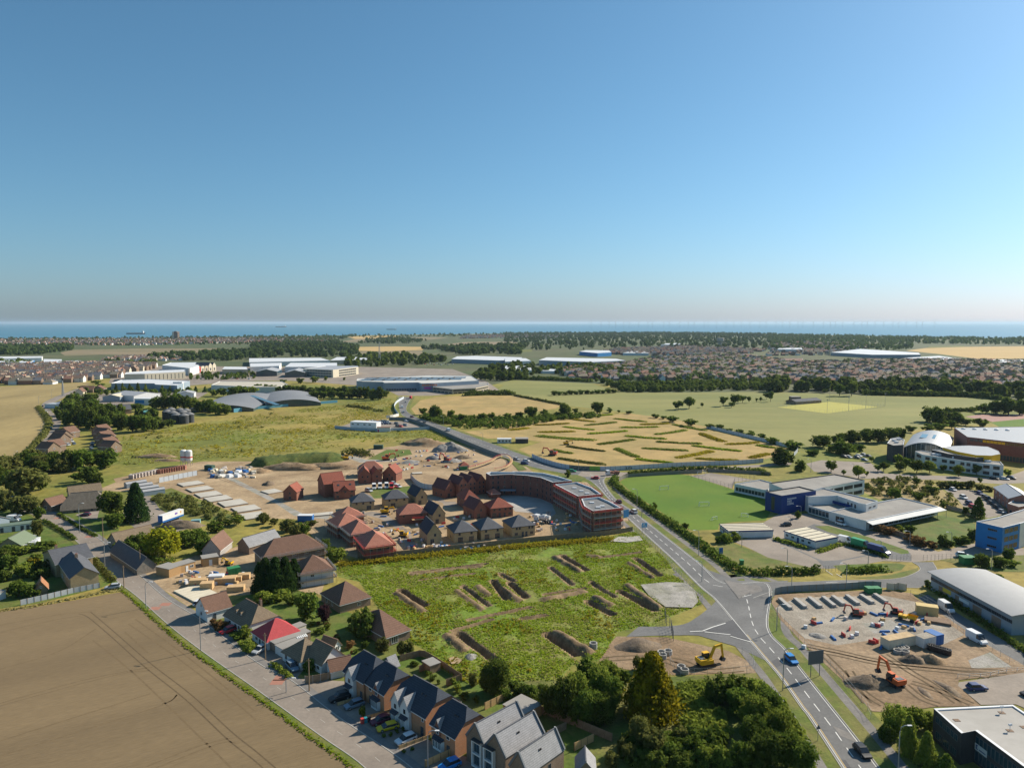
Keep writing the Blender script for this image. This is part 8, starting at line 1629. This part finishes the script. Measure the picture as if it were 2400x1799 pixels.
many('d', N, 'mid', 'big dark tree', 'in the thicket behind the modern gardens', [(1230,1040,640,270),(1400,1100,560,350),(1560,1030,500,340),(1700,720,345,310),(1860,930,430,340),(2010,880,560,310),(1720,1140,700,360),(1900,1170,760,340),(1600,1160,830,310),(1950,620,380,260)])
treepx('e', 580,1080,425,600, 'cone', 'gold', 'big golden-green conifer', 'standing over the thicket beside the yellow excavator'); treepx('e', 440,540,385,140, N, 'olive', 'olive tree top', 'just behind the golden conifer')
many('e', N, 'mid', 'green thicket tree', 'left of the golden conifer', [(100,790,455,310),(130,980,600,290),(50,1120,800,260),(250,720,520,200)])
many('e', 'bush', 'olive', 'feathery olive bush', 'in the scrub at the bottom', [(450,1350,1015,240),(600,1460,1150,340),(260,1420,1205,120),(760,1500,1280,260),(340,1500,1300,180),(880,1300,1120,200),(160,1540,1380,160)], 'bush')
many('e', 'bush', 'light', 'leafy bush', 'in the scrub slope beside the footpath', [(1000,1470,1215,250),(1130,1540,1320,240),(1500,1020,720,300),(1650,1170,800,330),(1800,1090,745,300),(1900,1310,950,300),(1650,1370,1020,310),(1500,1560,1270,290),(1320,1560,1330,240),(1750,960,700,220),(1960,1180,900,200)], 'bush')
many('e', 'tallbush', 'mid', 'dark hedge tree', 'at the head of the scrub slope', [(1220,900,600,260),(1340,880,575,260),(1460,880,590,250),(1580,880,610,230),(1690,860,640,190), ])
many('e', N, 'oak', 'dark round tree', 'at the bottom of the scrub slope', [(1800,1570,1180,340),(2000,1580,1215,370),(2150,1640,1300,340),(1650,1600,1290,260),(880,1600,1400,260),(620,1620,1400,280)])
many('f', 'bush', 'light', 'bright leafy shrub', 'beside the dark office', [(1110,1350,1075,220),(1300,1310,1105,200),(1420,1310,1140,140),(1200,1280,1100,170),(1040,1400,1240,150)], 'shrub'); many('f', 'cone', 'light', 'upright young tree', 'in front of the dark office', [(1230,1520,1185,170),(1390,1620,1335,190),(1560,1700,1525,180)])
treepx('7', 485,292,220,68, N, 'oak', 'single dark tree', 'on the traffic island behind the curved block'); many('7', 'bush', 'mid', 'bush', 'standing above the pitch hedge', [(1235,565,500,60),(1500,745,680,85)], 'bush'); many('7', 'bush', 'light', 'pale green bush', 'beside the pitch-corner hut', [(1860,855,760,110),(1940,835,755,95),(1790,860,790,80)], 'bush')
many('8', 'lone', 'mid', 'round car-park tree', 'before the college', [(555,245,140,110),(795,300,190,115),(655,275,220,45),(855,285,230,40),(1010,240,150,95),(955,240,180,70),(1150,245,150,95),(1195,230,120,80),(1130,170,90,70),(1300,255,140,135),(1410,255,150,115),(1525,245,180,65),(1660,285,183,95),(1815,270,183,90),(2080,295,220,75),(1835,345,290,42),(900,160,110,60)])
many('8', 'bush', 'olive', 'grey-green bush', 'along the college road', [(1500 + 45 * k, 385,312 + 3 * (k % 3),80) for k in range(7)] + [(1840,410,340,100),(1920,410,360,80)], 'bush')
many('8', N, 'oak', 'dark small tree', 'on the rough bank behind the school', [(1310,495,415,110),(1110,475,380,120),(1710,615,540,65),(1510,565,480,55),(1430,430,360,100),(1060,440,370,80),(860,400,330,80),(990,360,310,80),(1290,360,290,90)]); treepx('8', 1830,650,470,125, 'cone', 'mid', 'tall pointed tree', 'at the car park\'s corner')
many('8', 'bush', 'rust', 'rusty red shrub', 'along the nursery wall', [(1050,790,705,140),(990,760,700,110),(1330,890,790,130),(1240,850,770,120),(1430,910,840,110)], 'shrub'); many('8', 'bush', 'mid', 'green garden bush', 'in the nursery garden', [(1230,785,700,100),(1520,885,770,100),(1690,875,790,140),(1765,845,720,85),(1150,760,700,80),(260,645,565,62),(1580,900,830,90)], 'bush')
many('8', 'bush', 'mid', 'rounded verge bush', 'behind the curved-roof shed', [(2090,995,890,110),(1870,1075,945,140),(2020,1075,975,130),(2130,1065,1000,110),(1395,1245,1170,75),(2010,1200,1130,110)], 'bush')
many('4', N, 'oak', 'dark tree', 'in the row below the playing field', [(465,1140,1028,200),(640,1110,1010,140),(750,1110,990,160),(860,1100,975,160),(970,1100,970,160),(1080,1090,960,160),(1150,1075,960,110),(600,1120,1030,110)])
many('4', 'bush', 'mid', 'green tree', 'between the car park and the straw field', [(680,1200,1085,210),(230,1160,1070,160),(140,1290,1140,210),(280,1345,1230,100),(40,1110,1040,110),(560,1180,1110,120),(400,1210,1150,120),(790,1170,1100,110)])
many('4', N, 'oak', 'dark tree', 'in the clump left of the running track', [(1420,920,770,180),(1530,940,810,160),(1620,940,830,160),(1245,1010,945,95),(1400,1010,930,130),(1500,1000,920,120),(1600,980,900,120),(1720,950,880,120),(1850,960,880,130),(1480,960,800,120)])
many('4', N, 'oak', 'dark tree', 'behind the running track', [(1900,845,750,140),(2000,845,730,150),(2100,855,700,160),(2190,855,720,140),(1780,830,800,90)])
many('4', 'lone', 'mid', 'lone round tree', 'on the far side of the playing field', [(625,693,588,90),(730,693,568,100),(25,743,653,62),(290,660,610,60),(495,670,630,45)])
many('3', 'lone', 'oak', 'lone field tree', 'in the middle of the playing field', [(1440,813,732,95),(1535,803,702,105),(1645,792,750,38),(1830,783,693,74),(1930,773,673,100),(1995,753,683,74),(2050,753,693,42),(2115,747,708,24),(2150,742,698,30),(1900,792,743,58),(2205,722,668,64)])
many('3', 'bush', 'oak', 'dark hedge bush', 'in the short row across the playing field', [(365 + 47 * k, 687 - 1.8 * k, 640 - 1.5 * k + (k * 7 % 5) * 4,62) for k in range(12)], 'bush')
many('2', N, 'mid', 'hedgerow tree', 'in the scrub along the road\'s far side', [(1440,855,790,80),(1550,895,768,120),(1680,885,812,88),(1790,905,845,78),(1950,905,838,88),(2035,900,828,66),(2180,895,838,78)])
many('3', N, 'oak', 'hedgerow tree', 'between the straw field and the playing field', [(165,885,778,128),(280,865,803,78),(460,865,752,120),(550,850,793,56),(740,845,738,120),(845,838,788,60),(925,838,812,30),(1240,885,845,76),(1310,893,860,56),(1390,920,863,120),(1550,955,888,130),(1715,975,930,88),(1800,990,940,98),(1880,1010,970,66),(1980,1030,980,88),(2070,1050,990,98),(2170,1065,1018,88),(1010,850,820,70),(60,880,830,90)])
H_ = lambda tl, *p: smooth_line([T(tl, *q) for q in p], 4)
hedge('hedge', H_('7', (900,300),(875,335),(950,410),(1060,480),(1200,585),(1400,715),(1600,855),(1750,965),(1860,1040),(1990,1112),(2212,1140)),3.4,2.6, 'mid', 'long green hedge between the main road and the school pitch', dens=5, leaf=.34)
hedge('hedge', H_('7', (1020,262),(1200,245),(1450,225),(1660,218)),3.2,2.2, 'mid', 'hedge behind the grey fence of the school pitch', dens=3.5, leaf=.42)
hedge('hedge', H_('7', (1690,228),(1850,232),(2060,245),(2212,268)),4,3., 'oak', 'hedge behind the ball court', dens=3.5, leaf=.45)
hedge('hedge', H_('8', (60,830),(200,870),(335,912)),1.8,1.4, 'light', 'clipped hedge in front of the school hut', dens=9)
hedge('hedge', H_('8', (440,935),(540,905),(628,872)),2.0,1.5, 'light', 'clipped hedge at the hut\'s right corner', dens=9)
hedge('hedge', H_('8', (660,872),(850,925),(1028,985)),1.6,1.3, 'mid', 'clipped hedge beside the green and blue buses', dens=9)
hedge('hedge', H_('8', (0,1125),(150,1125),(300,1122),(430,1110)),3.4,2.8, 'mid', 'tall hedge left of the lower school gate', dens=5, leaf=.36)
hedge('hedge', H_('8', (705,1110),(850,1105),(1020,1090)),3.4,2.6, 'mid', 'tall hedge right of the lower school gate', dens=5, leaf=.36)
hedge('hedge', H_('f', (1385,55),(1600,200),(1900,400),(2212,610),(2400,740)),2.2,1.6, 'oak', 'dark hedge at the foot of the curved-roof shed', dens=7)
hedge('hedge', [T('b', 780,1215), T('b', 990,1370)], 1.5,1.3, 'light', 'clipped hedge on the white wall before the brown-roofed bungalow', dens=14, leaf=.2)
hedge('hedge', H_('h', (500,760),(700,830),(900,880),(1120,850)),3.0,2.2, 'mid', 'hedge below the weeping willow', dens=6)
hedge('hedge', H_('h', (330,590),(560,740),(750,800)),1.6,4.2, 'mid', 'ivy growing over the roadside barn\'s ridge', 'ivy', dens=5)
hedge('verge_weeds', out(vl, vr, 1.9)[40:], 1.3,.35, 'green', 'weedy bank between the street and the ploughed field', 'weeds', dens=12, leaf=.2, up=1.3)
hedge('hedge', H_('i', (1640,90),(1780,260),(1980,460)),2.0,1.5, 'olive', 'scruffy front hedge of the buff brick houses', dens=7)
hedge('verge_weeds', [T('i', *q) for q in [(0,960),(500,900),(1100,790),(1700,660),(2080,600)]], 2.4,.5, 'pale', 'dry straw-coloured grass along the field\'s top fence', 'grass', dens=6, leaf=.25, up=1.3)
hedge('hedge', H_('5', (510,610),(680,720),(830,800)),1.6,1.2, 'oak', 'low hedge along the street before the thatched barn', dens=7)
hedge('hedge', H_('5', (380,670),(560,770),(650,830)),1.6,1.5, 'oak', 'low hedge along the street before the farm lawn', dens=7)
hedge('verge_weeds', [p for p in out(ml, mr, 6.2) if p.y < T('e', 1900,610).y], 1.8,.4, 'tall', 'weeds along the footpath beside the scrub', 'weeds', dens=8, leaf=.22, up=1.3)
hedge('verge_weeds', H_('1', (330,790),(400,880),(420,960),(320,1100),(200,1230)),5,2.4, 'olive', 'scrubby verge between the stubble field and the lane', 'scrub', dens=2.5, leaf=.5)
hedge('hedge', H_('3', (-100,545),(300,556),(690,572)),10,6, 'oak', 'long dark hedge at the far edge of the playing field', dens=1.2, leaf=1.0)
hedge('hedge', [T('2', *q) for q in [(1820,690),(2000,680),(2212,682)]], 10,6, 'oak', 'dark hedge right of the supermarket bend', dens=1.2, leaf=.9)
hedge('hedge', H_('4', (850,682),(1300,692),(1700,700),(2000,725)),9,7, 'oak', 'dark hedge between the playing field and the right-hand town', dens=1.2, leaf=1.0)
hedge('hedge', H_('4', (1540,830),(1700,825),(1830,812)),5,4, 'oak', 'low hedge before the running track', dens=2, leaf=.7)
hedge('hedge', H_('3', (20,690),(200,725),(430,770)),3.5,2.5, 'olive', 'thin hedge between the rough field and the playing field', dens=2.5, leaf=.6)
hedge('hedge', H_('2', (800,785),(900,795),(990,810)),6,3, 'olive', 'dark bramble patch in the meadow', 'bramble', dens=2.5, leaf=.5)
hedge('hedge', H_('2', (1030,822),(1110,828)),5,2.4, 'olive', 'small bramble patch near the white hoarding', 'bramble', dens=2.5, leaf=.5)
hedge('hedge', H_('6', (780,90),(860,85),(990,110)),7,4, 'olive', 'bramble bank behind the twin gables', 'bramble', dens=2.5, leaf=.5)
for k, (x0, y0, x1, y1, w_, c_) in enumerate([(420,1235,790,1285,5, 'olive'),(490,1130,790,1170,4, 'olive'),(910,1150,1080,1220,5, 'tall'),(1090,1240,1380,1270,4, 'tall'),(1150,1145,1510,1165,4.5, 'tall'),(1440,1225,1720,1170,5, 'weed'),(1610,1235,1950,1250,4, 'weed'),(1590,1125,1970,1170,4.5, 'tall'),(1270,1090,1620,1105,4.5, 'tall'),(1000,1040,1320,1065,4.5, 'tall'),(760,1110,1040,1070,4.5, 'tall'),(670,1020,990,995,4.5, 'tall'),(1250,1025,1490,990,4.5, 'tall'),(950,965,1250,960,4.5, 'tall'),(650,945,890,920,4.5, 'tall'),(900,890,1150,915,5, 'tall'),(1130,940,1350,930,5, 'weed'),(460,960,700,985,4.5, 'tall'),(210,945,480,930,5, 'weed'),(500,890,710,915,4.5, 'weed'),(240,1040,700,1075,8, 'tall'),(250,1005,520,1000,5, 'weed'),(0,985,130,970,6, 'weed'),(1640,1020,1820,1085,6, 'weed'),(1870,1110,2120,1095,5, 'weed'),(2070,1225,2212,1190,5, 'weed'),(1400,940,1660,990,5, 'tall'),(2130,1120,2260,1140,4, 'tall'),(370,1160,520,1190,4, 'tall'),(560,870,860,855,4, 'tall')]):
 o = hedge('weed_strip', [T('3', x0, y0), T('3', (x0 + x1) / 2,(y0 + y1) / 2 + 3), T('3', x1, y1)], w_ * 1.05,1.0, {'olive': 'olive', 'tall': ('light', 'green')[k % 2], 'weed': 'weed'}[c_], None, 'weeds', dens=9, leaf=.42, jit=.3, up=1.1); row(o, 'uncut strip of weeds', 'in the mown straw field', 'weeds')
def wood(poly, n, h, col='town', seed=0, leaves=46, name='wood', wr=.5):
 rng = np.random.default_rng(seed); q = scatter(poly, n, rng); H = h * (.6 + .7 * rng.random(n)); Wd = H * (wr + .45 * rng.random(n))
 d = rng.normal(size=(n, leaves, 3)); d /= np.linalg.norm(d, axis=2, keepdims=True); rr = .8 + .3 * rng.random((n, leaves, 1))
 p = np.concatenate([q, np.zeros((n, 1))], 1)[:, None, :] + d * rr * np.stack([Wd / 2, Wd / 2, H * .44], 1)[:, None, :] + np.stack([0 * H, 0 * H, H * .52], 1)[:, None, :]
 nr = d * .9 + rng.normal(size=d.shape) * .5 + [0,0,.3]; sz = np.repeat(H * .13, leaves)
 me = quad_mesh(name, quads(p.reshape(-1,3), nr.reshape(-1,3), sz, rng), LEAF[col]); return setp(link(name, me), kind='stuff')
def W_(tl, *p): return [T(tl, *q) for q in p]
wood(W_('3', (700,560),(940,600),(1500,590),(2212,570),(2260,640),(1500,655),(950,662),(860,620)),420,7, 'oak', 1,60, 'thicket')
wood(W_('4', (0,590),(400,600),(900,620),(1300,600),(1700,620),(1700,690),(900,680),(500,660),(0,660)),120,13, 'oak', 2,70)
wood(W_('4', (1600,640),(2212,640),(2900,660),(2900,740),(2212,730),(1800,700)),90,13, 'oak', 3,70)
wood(W_('2', (740,440),(950,445),(1100,435),(1450,425),(1640,395),(1400,350),(1000,352),(740,392)),150,14, 'oak', 4,60)
wood(W_('2', (1430,285),(1600,305),(1880,348),(2000,325),(2300,335),(2300,268),(1900,264)),260,15, 'town', 5)
wood(W_('2', (-50,362),(850,357),(890,275),(700,238),(100,242),(-50,262)),520,15, 'town', 6)
wood(W_('1', (-300,345),(350,338),(640,292),(600,268),(-300,272)),300,14, 'town', 7); wood(W_('1', (1240,375),(1680,395),(2212,385),(2212,305),(1700,335),(1500,345)),180,14, 'town', 8); wood(W_('1', (-100,450),(260,445),(260,412),(-100,410)),50,11, 'oak', 9)
wood(W_('3', (-60,300),(600,292),(1200,272),(2260,300),(2260,160),(1500,148),(-60,150)),2300,14, 'town', 10,36); wood(W_('4', (0,300),(600,305),(1250,292),(1250,190),(0,165)),1100,14, 'town', 11,36); wood(W_('4', (1230,240),(2700,262),(2700,205),(1230,190)),420,14, 'town', 12,36)
CST = lambda y0, y1: [P(x, y + y0) for x, y in COAST[2:13]] + [P(x, y + y1) for x, y in reversed(COAST[2:13])]
wood(CST(.6,6),1300,13, 'town', 13,30)
wood(W_('2', (0,240),(700,225),(800,180),(0,190)),260,12, 'town', 14,34); wood(W_('2', (870,240),(1300,245),(1500,215),(1250,190),(950,205)),220,12, 'town', 15,34); wood(W_('1', (0,262),(2212,250),(2212,190),(0,200)),700,10, 'town', 16,30)
wood(Z2,1150,8.5, 'town', 17,40, wr=.7); wood(Z3,1200,8.5, 'town', 18,40, wr=.7); wood(Z1,110,8, 'oak', 19,50, wr=.7); wood(W_('3', (200,500),(1000,520),(1000,470),(600,440),(200,470)),130,10, 'oak', 20,55)
wood(W_('2', (1880,560),(2212,560),(2400,530),(2400,450),(2212,430),(1950,480)),120,11, 'oak', 21,55); wood(W_('2', (1420,890),(1600,935),(1800,985),(2212,975),(2400,940),(2600,900),(3000,880),(2900,845),(2500,870),(2212,880),(1700,880),(1450,860)),420,3.2, 'mid', 22,55, 'thicket', .9)
wood(W_('1', (1050,440),(1350,440),(1350,400),(900,400)),40,9, 'oak', 23); wood(W_('1', (1640,560),(2212,545),(2212,500),(1640,510)),90,6, 'mid', 24,40)
wood(W_('8', (840,320),(1250,290),(1420,330),(1700,560),(1600,570),(1250,480),(900,470)),90,2.2, 'olive', 25,50, 'thicket', 1.); wood(W_('5', (1300,480),(1500,420),(2100,650),(1950,690),(1450,570)),110,2.0, 'olive', 26,50, 'thicket', 1.1)
wood([T('e', *q) for q in [(850,700),(1150,680),(1100,900),(1300,1000),(1350,1200),(1100,1400),(800,1350),(900,1050)]], 260,1.6, 'light', 27,40, 'thicket', 1.1); wood([T('e', *q) for q in [(1640,700),(1860,880),(2050,1220),(2200,1460),(1950,1400),(1750,1050)]], 300,2.2, 'light', 28,45, 'thicket', 1.1)
wood([T('e', *q) for q in [(300,1250),(900,1250),(1300,1250),(1300,1540),(300,1540)]], 220,2.4, 'mid', 29,50, 'thicket', 1.1)
def strew(where, desc, cat, poly, n, h0, h1, cols, kind='bush', seed=1):
 r = random.Random(seed); q = scatter(poly, n, np.random.default_rng(seed))
 for x, y in q: h = r.uniform(h0, h1); w_ = h * r.uniform(.8,1.4); tree(Vector((x, y, 0)), h, w_, w_, kind, r.choice(cols), desc, where, cat, trunk=h > 4)
strew('behind the street bungalows', 'low garden bush', 'bush', W_('b', (1150,560),(1420,560),(1700,900),(1900,1050),(1700,1100),(1300,780)),16,1,2.6,('mid', 'light', 'olive', 'rust'), seed=31)
strew('in the farm gardens on the left', 'garden bush', 'bush', W_('5', (-60,880),(420,840),(430,1000),(380,1200),(150,1300),(-60,1300)),26,1.5,4.5,('mid', 'oak', 'olive', 'light'), seed=32)
strew('above the thatched barn', 'spreading dark tree', 'tree', W_('5', (-80,330),(300,300),(560,330),(600,250),(200,150),(-80,250)),14,6,11,('oak', 'olive'), N, 33)
strew('in the gardens behind the new slate houses', 'small garden bush', 'bush', W_('c', (1150,330),(1700,600),(2000,900),(1900,950),(1500,700),(1100,420)),12,.8,2.2,('mid', 'oak', 'light'), seed=34)
wood(W_('1', (500,950),(1000,985),(1360,1000),(1350,870),(1000,850),(600,780),(500,850)),60,9, 'oak', 41,70); wood(W_('1', (640,690),(1100,700),(1700,690),(1700,650),(640,650)),40,6, 'mid', 42,50)
parked('1', [(1660 + 26 * k, 520 + 9 * (k % 4)) for k in range(20)], 'in the retail car park', 1); parked('2', [(1440 + 20 * k, 412 + 6 * (k % 3)) for k in range(14)], 'in the car sales yard beyond the supermarket', 1)
finish_labels()
